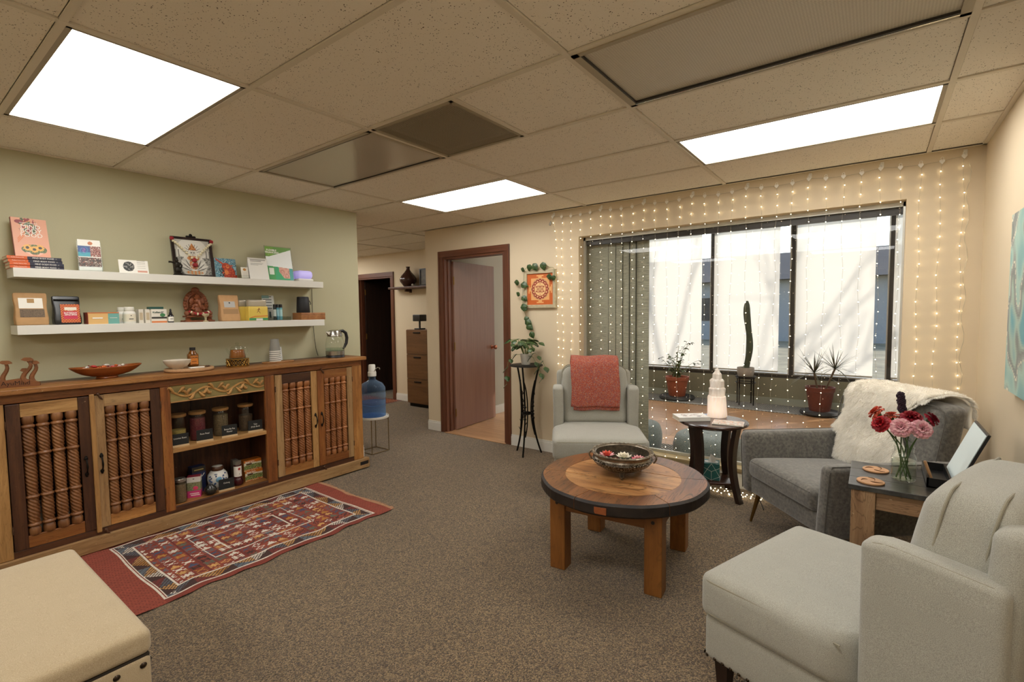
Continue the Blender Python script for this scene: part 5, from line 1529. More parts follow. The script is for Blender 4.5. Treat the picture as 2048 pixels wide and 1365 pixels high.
# ================================================================ dark grey lounge chair with sheepskin
M_CHAR = fabric('charcoal_velvet', '#77736a', '#4f4c47', 60, .9, .25, .8, .5)
M_CHARW = fabric('charcoal_welt', '#57534b', '#45423c', 260, .9, .2, .4, .4)
fx, fy = -.745, -.667
cx, cy = -.445 - fx * .40, 3.245 - fy * .40
LC = thing('lounge_chair', 'dark grey velvet lounge chair with splayed brass legs', 'armchair', (cx, cy, 0), atan2(fx, -fy))
W, D = .395, .40
MB().rbox(-W + .03, W - .03, -D + .02, D - .04, .20, .33, .03, 3, seg=5).build('base', M_CHAR, LC)
def lseat(q): return (q[0], q[1], q[2] + .02 * (-q[1] / D))
sc_ = MB().rbox(-W + .085, W - .085, -D - .01, D - .14, .30, .425, .04, 4, .02, seg=8, fn=lseat).build('seat_cushion', M_CHAR, LC, angle=70)
pts = [lseat((x, -D - .004, .405)) for x in (-W + .12, -.15, 0, .15, W - .12)]
MB().tube(pts, .003, 6).build('piping', M_CHARW, sc_)
for s in (-1, 1):
    x0, x1 = (W - .095, W) if s > 0 else (-W, -W + .095)
    def armf(q, s=s):
        x, y, z = q
        top = max(0, (z - .25) / .35)
        x += s * (.03 * top)
        if y < -D + .12: y -= .0
        z += -.01 * (y + D) / .8 * top
        return (x, y, z)
    MB().rbox(x0, x1, -D, D - .06, .20, .605, .035, 4, seg=7, fn=armf).build('arm', M_CHAR, LC, angle=70)
    o_ = s * (W - .085)
    MB().tube([armf((s * (W - .014), -D + .004, z), s) for z in (.22, .3, .4, .5, .56)] + [armf((s * (W - .02), -D + .02 + .05 * k, .603), s) for k in range(0, 14)], .0035, 6).build('piping', M_CHARW, LC)
def lback(q):
    k = max(0, q[2] - .25)
    return (q[0] * (1 + .04 * k), q[1] + .20 * k, q[2])
MB().rbox(-W + .03, W - .03, D - .22, D - .09, .24, .885, .045, 4, .01, seg=7, fn=lback).build('backrest', M_CHAR, LC, angle=70)
pts = []
for (bx, bz) in ((W - .04, .40), (W - .04, .6), (W - .04, .80), (W - .055, .855), (W - .09, .878), (0, .892), (-W + .09, .878), (-W + .055, .855), (-W + .04, .80), (-W + .04, .6), (-W + .04, .40)):
    pts.append(lback((bx, D - .222, bz)))
MB().tube(pts, .0035, 6).build('piping', M_CHARW, LC)
M_GOLDLEG = plain('gold_leg', '#7d6238', .35, .9)
for sx in (-1, 1):
    for sy in (-1, 1):
        x, y = sx * (W - .09), sy * (D - .08)
        MB().tube([(x, y, .22), (x + sx * .025, y + sy * .045, 0)], [.017, .008], 12).build('leg', M_GOLDLEG, LC)
# sheepskin
SKS = .46 + .22 + .13           # length of hide: front, over the top, behind
SK = thing('sheepskin_throw', 'fluffy white sheepskin draped over the dark grey lounge chair', 'sheepskin', LC.location, LC.rotation_euler[2])
def skin_outline(v):
    v0 = v; v = v * SKS / .98
    # half-widths left (far side, -x is far?) and right along the length v: 0 bottom front, 1 behind
    l = .30 + .05 * sin(v * 7 + .6) + .03 * sin(v * 15) - .10 * max(0, .12 - v) / .12 * .8
    r = .20 + .04 * sin(v * 6 + 2) + .03 * sin(v * 13 + 1) + .16 * max(0, min(1, (v - .42) / .25)) - .08 * max(0, .12 - v) / .12
    l = min(l, .280 + max(0, v0 * SKS - .17) * 2.2)   # below the arm top the hide stays between arm and seat back
    return l, r
def skin_pt(u, v):
    l, r = skin_outline(v)
    x = l + (-r - l) * u          # u 0 at +x side
    x = -x                        # far arm is at -x in chair space
    Ls = .46
    S = SKS
    s = v * S
    if s < Ls:
        z = .44 + s; y = D - .235
        q = lback((0, y, z)); y = q[1] - .012
    elif s < Ls + .22:
        a = (s - Ls) / .22 * pi
        y0 = lback((0, D - .155, .885))[1]
        y = y0 - .085 * cos(a); z = .895 + .05 * sin(a)
    else:
        z = .895 - (s - Ls - .22); y = lback((0, D - .07, z))[1] + .012
    e = (abs(u - .5) * 2) ** 6
    z += -.01 * e + .006 * noise.noise(Vector((x * 9, z * 9, 0)))
    y += .016 * noise.noise(Vector((x * 8, z * 8, 5)))
    return Vector((x, y, z))
m = MB(); m.grid(40, 50, lambda u, v: tuple(skin_pt(u, v)))
o = m.build('hide', plain('hide', '#f2ecdf', .9), SK, angle=80)
sl = o.modifiers.new('thickness', 'SOLIDIFY'); sl.thickness = .02; sl.offset = 0
k = NT('white_fur')
df = k.n('ShaderNodeBsdfDiffuse', None, Color=col4('#fbf8f1')); tl = k.n('ShaderNodeBsdfTranslucent', None, Color=col4('#fbf8f1'))
mx = k.n('ShaderNodeMixShader'); mx.inputs[0].default_value = .45
k.t.links.new(df.outputs[0], mx.inputs[1]); k.t.links.new(tl.outputs[0], mx.inputs[2]); k.t.links.new(mx.outputs[0], k.out.inputs[0])
M_FUR = k.m
rf = random.Random(11)
vs = []; fs = []
for _ in range(90000):
    u, v = rf.random(), rf.random() * .92
    if rf.random() < .12: u = 0.0 if rf.random() < .5 else 1.0
    p0 = skin_pt(u, v); pu = skin_pt(min(1, u + .01), v) - skin_pt(max(0, u - .01), v); pv = skin_pt(u, min(1, v + .01)) - skin_pt(u, max(0, v - .01))
    nn = pv.cross(pu); nn = nn.normalized() if nn.length > 0 else Vector((0, -1, 0))
    if v < .46 / SKS and nn.y > 0: nn = -nn
    if .46 / SKS <= v < .68 / SKS:
        cen = Vector((p0.x, lback((0, D - .155, .885))[1], .87))
        if nn.dot(p0 - cen) < 0: nn = -nn
    if v >= .68 / SKS and nn.y < 0: nn = -nn
    clump = Vector((noise.noise(p0 * 26), noise.noise(p0 * 26 + Vector((7, 0, 0))), noise.noise(p0 * 26 + Vector((0, 9, 0)))))
    ln = .016 + .016 * rf.random()
    dr = (nn * .85 + clump * .35 + Vector((0, 0, -.5)) + Vector((rf.random() - .5, rf.random() - .5, rf.random() - .5)) * .35)
    if u in (0.0, 1.0): dr += pu.normalized() * (.9 if u == 1.0 else -.9)
    dr.normalize()
    sd_ = dr.cross(Vector((rf.random() - .5, rf.random() - .5, rf.random() - .5))); sd_ = sd_.normalized() * .0011
    b = len(vs)
    mid = p0 + dr * ln * .55; tip = p0 + dr * ln + Vector((0, 0, -.008)) + clump * .006
    vs += [tuple(p0 - sd_), tuple(p0 + sd_), tuple(mid - sd_ * .8), tuple(mid + sd_ * .8), tuple(tip)]
    fs += [(b, b + 1, b + 3, b + 2), (b + 2, b + 3, b + 4)]
m = MB(); m.add(vs, fs, 0, True)
stuff(m.build('fur', M_FUR, SK, recalc=False, angle=180))

# ================================================================ round coffee table
CT = thing('coffee_table', 'round rustic wooden coffee table with a dark burnt rim', 'table', (-1.145, 2.575, 0), radians(5.4))
TR = .463; TZ1 = .482; TZ0 = .415
W_TOPI = wood('table_top_light', '#b98450', '#d3a46c', '#6f431f', 0, 4, 7, .36, .30, '#3d2413', bump=.45, crack=.8)
W_TOPO = wood('table_top_rim', '#85552f', '#a36e42', '#3f2412', 1, 4, 9, .34, .36, '#2b1810', bump=.6, crack=.8)
W_TLEG = wood('table_leg', '#8d5a28', '#a97237', '#5f3814', 2, 4, 8, .42, .3, '#3a200e', bump=.3)
W_TAPR = wood('table_apron', '#7f4f22', '#9a652e', '#54300f', 0, 4, 8, .42, 0, bump=.2)
M_BURNT = plain('charred_rim', '#1d1511', .5, 0, var=.5, vs=20, bump=.5, bs=60)
# inner disc of planks
RI = .322
pw = RI * 2 / 6
for k in range(6):
    y0, y1 = -RI + pw * k, -RI + pw * (k + 1)
    ys = [y0 + (y1 - y0) * q / 8 for q in range(9)]
    poly = [(sqrt(max(0, RI * RI - y * y)), y) for y in ys] + [(-sqrt(max(0, RI * RI - y * y)), y) for y in reversed(ys)]
    cl = [];
    for q in poly:
        if not cl or (Vector(q) - Vector(cl[-1])).length > 1e-4: cl.append(q)
    if (Vector(cl[0]) - Vector(cl[-1])).length < 1e-4: cl.pop()
    cl = [(x, min(max(y, y0 + .0008), y1 - .0008)) for x, y in cl]
    MB().prism(cl, TZ0 + .012, TZ1 - .0012 * (k % 2)).build('top_plank', W_TOPI, CT)
# outer ring segments with charred edge
NS = 6
for k in range(NS):
    a0, a1 = 2 * pi * (k + .3) / NS + .004, 2 * pi * (k + 1.3) / NS - .004
    n = 14
    vs = []; fs = []; mi = []
    for i in range(n + 1):
        a = a0 + (a1 - a0) * i / n
        w_ = 1 + .006 * sin(3 * a + 1) + .004 * sin(11 * a)
        for (r, z) in ((RI + .001, TZ0), (RI + .001, TZ1), ((TR - .012) * w_, TZ1 + .001), (TR * w_, TZ1 - .010), ((TR + .002) * w_, TZ0 + .012), ((TR - .01) * w_, TZ0)):
            vs.append((r * cos(a), r * sin(a), z))
    m = MB()
    for i in range(n):
        for q in range(6):
            q2 = (q + 1) % 6
            m.f.append((i * 6 + q, i * 6 + q2, (i + 1) * 6 + q2, (i + 1) * 6 + q)); m.m.append(1 if q in (2, 3, 4) else 0); m.s.append(False)
    m.f += [tuple(range(6)), tuple(n * 6 + q for q in range(6))]; m.m += [0, 0]; m.s += [False, False]
    m.v = vs
    m.build('rim_segment', [W_TOPO, M_BURNT], CT)
B(-.0, .062, -TR - .004, -TR + .004, TZ0 + .014, TZ1 - .02).build('bare_patch', plain('bare_wood', '#8a4a24', .5, var=.2), CT, (.015, .0, 0))
for sx in (-1, 1):
    for sy in (-1, 1):
        MB().box(sx * .262 - .0445, sx * .262 + .0445, sy * .268 - .0445, sy * .268 + .0445, 0, TZ0 + .002).build('leg', W_TLEG, CT, bev=.005)
for sy in (-1, 1):
    ap = MB().box(-.22, .22, sy * .268 - .030, sy * .268 + .030, TZ0 - .085, TZ0 + .001).build('apron', W_TAPR, CT, bev=.004)
for sx in (-1, 1):
    MB().box(sx * .262 - .030, sx * .262 + .030, -.225, .225, TZ0 - .085, TZ0 + .001).build('apron', W_TAPR, CT, bev=.004)
    for z in (TZ0 - .04,):
        MB().lathe([(.009, 0), (.009, .004), (.0001, .005)], 10, M=Matrix.Translation((sx * .262, -.3125, z)) @ Matrix.Rotation(pi / 2, 4, 'X')).build('dowel', M_BURNT, CT)
MB().box(-.16, .16, -.16, .16, TZ0 - .02, TZ0 + .013).build('batten', W_TAPR, CT)
# ---- metal bowl with floating flowers
k = NT('embossed_metal')
v = k.coord((1, 1, 1), False)
vo = k.n('ShaderNodeTexVoronoi', {'feature': 'F1'}, Scale=130); k.t.links.new(v, vo.inputs['Vector'])
k.p(Base_Color=k.ramp(vo.outputs['Distance'], [(.0, '#e2ddd2'), (.35, '#9d968a'), (.6, '#352e27')]), Metallic=.85, Roughness=.28)
k.bump(k.ramp(vo.outputs['Distance'], [(0, (1, 1, 1)), (.55, (0, 0, 0))]), .9, .006)
M_EMB = k.m
M_ANT = plain('antique_metal', '#867b6b', .32, .85, var=.35, vs=60, bump=.5, bs=120)
UR = thing('metal_bowl', 'embossed antique metal bowl on scroll feet holding floating flowers', 'bowl', (-1.155, 2.60, TZ1 + .001), .2)
RB = .172
MB().lathe([(.0001, .022), (.07, .022), (.10, .030), (.150, .058), (.172, .084), (.166, .098)], 48, cap=False).build('belly', M_EMB, UR)
MB().lathe([(.164, .096), (.158, .104), (.160, .116), (.172, .122), (.176, .127), (.172, .131), (.160, .131), (.150, .124), (.150, .108), (.146, .07), (.10, .042), (.0001, .036)], 48, cap=False).build('neck_and_rim', M_ANT, UR)
rb = MB()
for k in range(40):
    a = 2 * pi * k / 40
    rb.sphere((.168 * cos(a), .168 * sin(a), .131), (.007, .005, .0045), 8, 5)
rb.build('rim_beading', M_ANT, UR)
MB().lathe([(.0001, .088), (.146, .088)], 40, cap=False).build('water', plain('dark_water', '#17140f', .05), UR)
for k in range(3):
    a = -pi / 2 + .2 + 2 * pi * k / 3
    ca, sa_ = cos(a), sin(a)
    pts = [(.085 * ca, .085 * sa_, .03), (.10 * ca, .10 * sa_, .018), (.115 * ca, .115 * sa_, .011), (.124 * ca, .124 * sa_, .018), (.115 * ca, .115 * sa_, .024)]
    MB().tube(pts, [.016, .014, .011, .010, .007], 10).sphere((.118 * ca, .118 * sa_, .012), .012, 10, 6).build('scroll_foot', M_ANT, UR)
for k in range(2):
    a = pi * k + .15
    ca, sa_ = cos(a), sin(a)
    pts = [((RB + .002 + .016 * sin(pi * q / 8)) * ca - .03 * cos(pi * q / 8) * sa_ * 0, (RB + .002 + .016 * sin(pi * q / 8)) * sa_, .125 - .055 * q / 8) for q in range(9)]
    MB().tube(pts, .005, 8).build('handle', M_ANT, UR)
def lotus(x, y, c1, c2, lab, s=1.0, rz=0):
    t = thing('lotus_flower', lab, 'flower', (x, y, TZ1 + .089), rz, 'floating lotus flowers in the metal bowl')
    pm = MB()
    for ring_, (n, ln, el, wd) in enumerate(((9, .040, 22, .011), (8, .034, 45, .010), (6, .026, 68, .008))):
        for k in range(n):
            a = 2 * pi * (k + .5 * ring_) / n
            e = radians(el)
            def pp(u, v):
                wv = wd * sin(pi * min(.98, u * .9 + .08)) ** .8
                q = ln * u * s
                lift = sin(e) * q + .004 * u * u
                cup = .15 * wv * (2 * v - 1) ** 2
                rx = cos(e) * q
                side = (2 * v - 1) * wv * s
                return (rx * cos(a) - side * sin(a), rx * sin(a) + side * cos(a), .002 + lift + cup)
            pm.grid(5, 3, pp, 0 if ring_ < 1 else 1)
    pm.build('petals', [c1, c2], t, angle=80)
    MB().sphere((0, 0, .012 * s), (.008 * s, .008 * s, .009 * s), 10, 6).build('centre', plain('stamen', '#d9b25a', .7), t)
P_CORAL = plain('petal_coral', '#d9604a', .5); P_PINK = plain('petal_pink', '#dfa4a8', .5); P_WHITE = plain('petal_white', '#e9e2cf', .5); P_LILAC = plain('petal_lilac', '#b7a3cf', .5); P_ROSE = plain('petal_rose', '#d64f6a', .5)
lx, ly = -1.155, 2.60
lotus(lx - .076, ly - .042, P_PINK, P_CORAL, 'coral and pink lotus flower floating in the bowl', 1.25, .3)
lotus(lx - .040, ly - .106, P_LILAC, P_LILAC, 'small lilac lotus flower beside the coral one', .6, .1)
lotus(lx + .018, ly - .018, P_WHITE, P_WHITE, 'white lotus flower floating in the bowl', 1.25, .7)
lotus(lx + .104, ly - .015, P_ROSE, P_PINK, 'rose pink lotus flower at the bowl edge', 1.1, 1.1)
lp = MB()
for k in range(4):
    x, y = lx - .02 + .02 * k, ly - .05 - .008 * (k % 2)
    lp.lathe([(.0001, .0), (.02, .001), (.021, .0)], 14, (x, y, TZ1 + .0895 + .0008 * k), sx=1, sy=.7)
tag(lp.build('lily_leaf', plain('lily_green', '#2f5a2c', .4)), 'green floating leaves between the lotus flowers', 'leaf')

# ================================================================ dark oval side table
ST = thing('side_table', 'round dark espresso side table with curved legs and lower shelf', 'table', (-.975, 3.86, 0), .45)
M_ESP = wood('espresso_top', '#3a231b', '#4a2e22', '#24130d', 0, 5, 12, .22, bump=.05)
M_ESPV = wood('espresso_vertical', '#2c1a13', '#382117', '#1d100b', 2, 5, 12, .3, bump=.05)
MB().lathe([(.0001, .556), (.236, .556), (.247, .562), (.249, .572), (.243, .580), (.0001, .580)], 48).build('top', M_ESP, ST)
MB().lathe([(.15, .54), (.19, .54), (.19, .557), (.15, .557)], 36).build('top_rail', M_ESPV, ST)
for k in range(4):
    a = pi / 4 + k * pi / 2
    ca, sa_ = cos(a), sin(a)
    n = 12; vs = []; fs = []
    for i in range(n + 1):
        t = i / n; z = .557 * (1 - t)
        r = .195 - .050 * sin(pi * t * .95) + .035 * t
        wd = .030 - .006 * t; th_ = .017
        for (dr, dt) in ((-th_, -wd), (th_, -wd), (th_, wd), (-th_, wd)):
            vs.append(((r + dr) * ca - dt * sa_, (r + dr) * sa_ + dt * ca, z))
    for i in range(n):
        for q in range(4): fs.append((i * 4 + q, i * 4 + (q + 1) % 4, (i + 1) * 4 + (q + 1) % 4, (i + 1) * 4 + q))
    fs += [(0, 1, 2, 3), (n * 4, n * 4 + 3, n * 4 + 2, n * 4 + 1)]
    MB().add(vs, fs, 0, False).build('leg', M_ESPV, ST)
MB().rbox(-.125, .125, -.125, .125, .118, .136, .006, 2, seg=2, M=Matrix.Rotation(0, 4, 'Z')).build('lower_shelf', M_ESP, ST)
# selenite tower lamp
k = NT('selenite')
v = k.coord((6, 6, .6), False)
f = k.noise(v, 12, 5, .6)
k.p(Base_Color=k.ramp(f, [(.3, '#c9bdb0'), (.7, '#efe9e2')]), Roughness=.35)
k.set(k.b, 'Subsurface Weight', .4); k.set(k.b, 'Subsurface Radius', (.05, .035, .03))
tc = k.n('ShaderNodeTexCoord')
ds = k.n('ShaderNodeVectorMath', {'operation': 'DISTANCE'}); k.t.links.new(tc.outputs['Object'], ds.inputs[0]); ds.inputs[1].default_value = (.006, -.03, .05)
gl0 = k.n('ShaderNodeMapRange', None, From_Min=.03, From_Max=.17, To_Min=.75, To_Max=.04); k.t.links.new(ds.outputs['Value'], gl0.inputs[0])
k.set(k.b, 'Emission Color', (1, .74, .56, 1)); k.t.links.new(gl0.outputs[0], k.b.inputs['Emission Strength'])
k.bump(f, .5, .004)
M_SEL = k.m
SL = thing('selenite_lamp', 'white selenite crystal tower lamp glowing on the side table', 'lamp', (-.985, 4.0, .581), 0)
m = MB()
def jag(r, z, a): return r * (1 + .07 * sin(2 * a + int(z / .06) * 1.9) + .05 * sin(5 * a + int(z / .06) * 2.3) + .05 * noise.noise(Vector((cos(a) * 4, sin(a) * 4, z * 9))))
prof = [(.066, 0), (.070, .012), (.070, .155), (.066, .165), (.062, .168), (.060, .225), (.055, .232), (.052, .235), (.050, .285), (.042, .298), (.036, .302), (.033, .338), (.022, .352), (.016, .372), (.0001, .388)]
m.lathe(prof, 36, fn=jag)
m.build('crystal', M_SEL, SL, angle=30)
# book and magazine on the table
bk = thing('book', 'white hardcover art book lying on the dark side table', 'book', (-1.122, 3.795, .581), radians(38))
MB().box(-.115, .115, -.075, .075, .003, .027).build('pages', plain('page_edge', '#d9d0bd', .8), bk)
MB().box(-.118, .118, -.078, .078, 0, .003).box(-.118, .118, -.078, -.0755, 0, .03).build('cover', plain('book_white', '#dcdad4', .4), bk)
o = panel('printed_cover', .236, .156, 48, 32, lambda u, v: ['#dedcd6', '#b9a5a0', '#8d8a88', '#d9c2b5'][min(3, int(abs(noise.noise(Vector((u * 5, v * 4, 3)))) * 6))] if .2 < u < .85 and .2 < v < .85 else '#dedcd6', bk, Matrix.Translation((0, -.078, .030)) @ Matrix.Rotation(-pi / 2, 4, 'X'), .003)
mz = thing('magazine', 'thin magazine with a peach cover lying open-edged on the dark side table', 'magazine', (-.853, 3.80, .581), radians(8))
panel('printed_cover', .21, .15, 44, 30, lambda u, v: ['#d9d6cf', '#d29a7c', '#a8a29a', '#cfc6bb'][min(3, int(abs(noise.noise(Vector((u * 4, v * 5, 9)))) * 7))], mz, Matrix.Translation((0, -.075, .008)) @ Matrix.Rotation(-pi / 2, 4, 'X'), .007)
# tissue box
TB = thing('tissue_box', 'teal tissue box with white line cubes pattern under the side table', 'tissue box', (-.98, 3.845, .137), .25)
MB().box(-.058, .058, -.058, .058, 0, .125).build('carton', plain('teal_card', '#23625c', .5, var=.1), TB)
ln = MB()
def hexline(f):
    for (a, b) in [((-.058, .03), (0, .0)), ((0, 0), (.058, .03)), ((-.058, .095), (0, .065)), ((0, .065), (.058, .095)), ((0, 0), (0, .065)), ((-.058, .03), (-.029, .08)), ((.029, .08), (.058, .03)), ((-.029, .08), (0, .125)), ((0, .125), (.029, .08))]:
        ln.tube([f(*a), f(*b)], .0009, 4)
hexline(lambda x, z: (x, -.0583, z)); hexline(lambda x, z: (-.0583, x, z))
ln.build('line_pattern', M_INKW, TB)
MB().lathe([(.0001, .1255), (.05, .1256)], 20, cap=False, sx=1, sy=.7).build('opening', plain('box_top', '#c9ccc6', .5), TB)
MB().add([(-.025, 0, .125), (.03, .004, .125), (.012, .02, .125), (0, -.02, .125), (-.006, .0, .185), (.03, .006, .155)], [(0, 3, 4), (3, 1, 5), (3, 5, 4), (1, 2, 5), (2, 4, 5), (2, 0, 4)], 0, True).build('tissue', plain('tissue_white', '#dedcd6', .8), TB)

# ================================================================ rustic end table by the right wall
ET = thing('end_table', 'rustic wooden end table with a worn black top beside the right wall', 'table', (0, 0, 0))
ex0, ex1, ey0, ey1, ez = -.080, .462, 2.60, 3.015, .64
k = NT('worn_black_top')
v = k.coord((3, 14, 3), False)
f = k.noise(v, 5, 6, .65)
k.p(Base_Color=k.ramp(f, [(.35, '#1f1d1b'), (.6, '#3b3936'), (.8, '#6a6055')]), Roughness=.28)
k.bump(f, .3, .002)
W_END = {a: wood('end_table_wood_%d' % a, '#a5825f', '#c2a27c', '#6b4c32', a, 5, 12, .55, .34, '#d0b894', .7, .6) for a in (0, 1, 2)}
for k_, (a, b) in enumerate(((ey0, 2.735), (2.736, 2.875), (2.876, ey1))):
    MB().box(ex0, ex1, a, b, ez - .022, ez).build('top_board', MATS['worn_black_top'], ET, bev=.002)
for x in (ex0 + .055, ex1 - .055):
    for y in (ey0 + .055, ey1 - .055):
        MB().box(x - .044, x + .044, y - .044, y + .044, 0, ez - .022).build('leg', W_END[2], ET, bev=.003)
for y in (ey0 + .04, ey1 - .04): MB().box(ex0 + .10, ex1 - .10, y - .012, y + .012, ez - .105, ez - .023).build('apron', W_END[0], ET, bev=.003)
for x in (ex0 + .04, ex1 - .04): MB().box(x - .012, x + .012, ey0 + .10, ey1 - .10, ez - .105, ez - .023).build('apron', W_END[1], ET, bev=.003)
MB().box(ex0 + .02, ex1 - .02, ey0 + .012, ey1 - .02, .16, .18).build('lower_shelf', W_END[0], ET)
# coasters
for i, (x, y, l) in enumerate(((.018, 2.885, 'round wooden coaster with cut-out swirl, beside the flower jar'), (.0, 2.678, 'round wooden coaster with cut-out swirl, at the table corner'))):
    t = thing('coaster', l, 'coaster', (x, y, ez), .4 * i, 'round wooden coasters on the end table')
    MB().lathe([(.0001, 0), (.050, 0), (.052, .002), (.052, .006), (.050, .008), (.0001, .008)], 32).build('disc', plain('coaster_wood', '#b98a60', .55, var=.08), t)
    m = MB()
    for q in range(3):
        a0 = q * 2.1
        m.tube([((.014 + .008 * j) * cos(a0 + .35 * j), (.014 + .008 * j) * sin(a0 + .35 * j), .0081) for j in range(5)], [.001, .003, .004, .003, .001], 6, flat=.15)
    m.build('cut_out', plain('coaster_cut', '#5a3b22', .8), t)
# flower jar
JX, JY = .118, 2.79
FJ = thing('flower_jar', 'clear glass mason jar of water holding carnations', 'jar', (JX, JY, ez), .3)
MB().lathe([(.0001, .002), (.038, .002), (.044, .006), (.046, .02), (.046, .105), (.040, .122), (.035, .128), (.035, .150), (.037, .152), (.037, .155)], 36, cap=False).build('glass', M_JAR, FJ)
MB().lathe([(.0355, .133), (.0372, .135), (.0355, .137)], 28, cap=False).lathe([(.0355, .141), (.0372, .143), (.0355, .145)], 28, cap=False).lathe([(.0372, .153), (.0385, .1555), (.0365, .157)], 28, cap=False).build('rim_threads', M_JAR, FJ)
MB().lathe([(.0001, .006), (.038, .006), (.0432, .012), (.0432, .095), (.0001, .095)], 32).build('water', glass('jar_water', '#f3f7f1', 1.33), FJ)
M_STEM = plain('stem_green', '#41582c', .5, var=.2)
M_LEAFJ = plain('leaf_green', '#35502a', .5, var=.2)
def stem_path(head, slot, back):
    """stems cross in the jar without meeting: each passes the axis at its own side"""
    ph = slot * pi / 4 - .3
    ca, sa_ = cos(ph), sin(ph)
    wst = Vector((-sa_ * .0115, ca * .0115, .078)); dd = Vector((ca, sa_, 0))
    base = wst - dd * .026 + Vector((0, 0, -.066)); neck = wst + dd * .0225 + Vector((0, 0, .074))
    end = head - (head - neck).normalized() * back
    P = [base, base.lerp(wst, .5), wst, wst.lerp(neck, .5), neck]
    for i in range(1, 7):
        q = i / 6
        c_ = neck + (neck - wst) * .35
        P.append(neck * (1 - q) ** 2 + c_ * 2 * q * (1 - q) + end * q * q)
    return [tuple(p_) for p_ in P], neck
def carnation(name, lab, hx_, hy_, hz_, r, mat, mat2, tilt=(0, 0), slot=0, grp='carnations in the glass jar'):
    """flower head centre relative to the jar foot"""
    t = thing(name, lab, 'flower', (JX, JY, ez), .3, grp)
    head = Vector((hx_, hy_, hz_))
    pts, neck = stem_path(head, slot, r * .5)
    MB().tube(pts, .0028, 6).build('stem', M_STEM, t)
    ax = (head - neck).normalized()
    ax = (ax + Vector((tilt[0], tilt[1], 0))).normalized()
    Rm = Matrix.Translation(head) @ ax.to_track_quat('Z', 'Y').to_matrix().to_4x4()
    MB().lathe([(.0001, -r * .95), (r * .22, -r * .85), (r * .3, -r * .45), (r * .36, -r * .25)], 10, M=Rm).build('calyx', M_STEM, t)
    m = MB()
    rq = random.Random(int(abs(hx_) * 9999) + int(hz_ * 777))
    for lay, (n, el, ln_, wd) in enumerate(((9, 8, 1.0, .62), (9, 32, .95, .58), (8, 55, .82, .5), (6, 74, .66, .42), (4, 88, .5, .34))):
        for k in range(n):
            a = 2 * pi * (k + rq.random() * .6) / n + lay * .5; e = radians(el + 10 * (rq.random() - .5)); ph = rq.random() * 6
            def pp(u, v):
                sv = 2 * v - 1
                wv = wd * r * (.18 + .82 * u ** .8)
                q = ln_ * r * u * (1 - .12 * sv * sv)
                ruff = r * .10 * u * u * sin(sv * 8 + ph) + r * .05 * u * sin(sv * 17 + ph)
                ee = e - .5 * u * (1 - lay / 6)
                x_ = cos(ee) * q - sin(ee) * ruff; z_ = sin(ee) * q + cos(ee) * ruff
                s_ = sv * wv
                return (x_ * cos(a) - s_ * sin(a), x_ * sin(a) + s_ * cos(a), z_ - r * .2)
            m.grid(5, 8, pp, lay % 2)
    m.v = [tuple(Rm @ Vector(q)) for q in m.v]
    m.build('petals', [mat, mat2], t, recalc=False, angle=80)
    # slim leaves
    lf = MB()
    for q in (.66, .82):
        p0 = Vector(pts[int(q * 10)])
        a = rq.random() * 6
        lf.add([tuple(p0), tuple(p0 + Vector((cos(a) * .02, sin(a) * .02, .012)) + Vector((-sin(a), cos(a), 0)) * .003), tuple(p0 + Vector((cos(a) * .045, sin(a) * .045, .008))), tuple(p0 + Vector((cos(a) * .02, sin(a) * .02, .012)) - Vector((-sin(a), cos(a), 0)) * .003)], [(0, 1, 2, 3)])
    lf.build('leaf', M_LEAFJ, t)
F_RED = plain('carnation_red', '#b3101c', .6); F_RED2 = plain('carnation_red_deep', '#8a0a16', .6)
F_PNK = plain('carnation_pink', '#e5b4b8', .6); F_PNK2 = plain('carnation_pink_deep', '#d99aa4', .6)
F_COR = plain('carnation_coral', '#d9694f', .6); F_COR2 = plain('carnation_coral_deep', '#c4543f', .6)
F_CRM = plain('carnation_crimson', '#8f1226', .6); F_CRM2 = plain('carnation_crimson_deep', '#6f0c1e', .6)
# camera sees +x to the right roughly, -y nearer
def rotj(dx, dy):  # world offset -> jar-local offset (jar turned by .3)
    return dx * cos(.3) + dy * sin(.3), -dx * sin(.3) + dy * cos(.3)
FL = [('carnation', 'red carnation low on the side of the jar facing the window', -.093, -.047, .262, .040, F_RED, F_RED2, (-.2, -.5)),
      ('carnation', 'pale pink carnation in the middle of the bunch', -.018, -.075, .258, .042, F_PNK, F_PNK2, (0, -.9)),
      ('carnation', 'pale pink carnation leaning toward the tilted board', .058, -.048, .256, .042, F_PNK, F_PNK2, (.3, -.8)),
      ('carnation', 'dark red carnation at the centre behind the pink pair', .022, .02, .292, .044, F_RED2, F_CRM, (0, -.3)),
      ('carnation', 'coral carnation reaching furthest toward the window', -.112, .040, .296, .036, F_COR, F_COR2, (-.5, -.1)),
      ('carnation', 'small coral carnation tucked behind the red one', -.050, .034, .290, .030, F_COR, F_COR2, (0, 0)),
      ('carnation', 'crimson half-open carnation on the tilted board side', .098, .030, .290, .032, F_CRM, F_CRM2, (.9, -.2))]
for (nm, l, dx, dy, dz, r, ma, mb_, ti), slot in zip(FL, (5, 6, 7, 1, 4, 3, 0)):
    a, b = rotj(dx, dy)
    carnation(nm, l, a, b, dz, r, ma, mb_, rotj(*ti), slot)
sp = thing('flower_spike', 'tall dark purple flower spike rising from the jar', 'flower', (JX, JY, ez), .3)
a, b = rotj(-.008, .082)
MB().tube(stem_path(Vector((a, b, .30)), 2, 0)[0] + [(a - .010, b, .385)], .003, 6).build('stem', M_STEM, sp)
m = MB(); rq = random.Random(4)
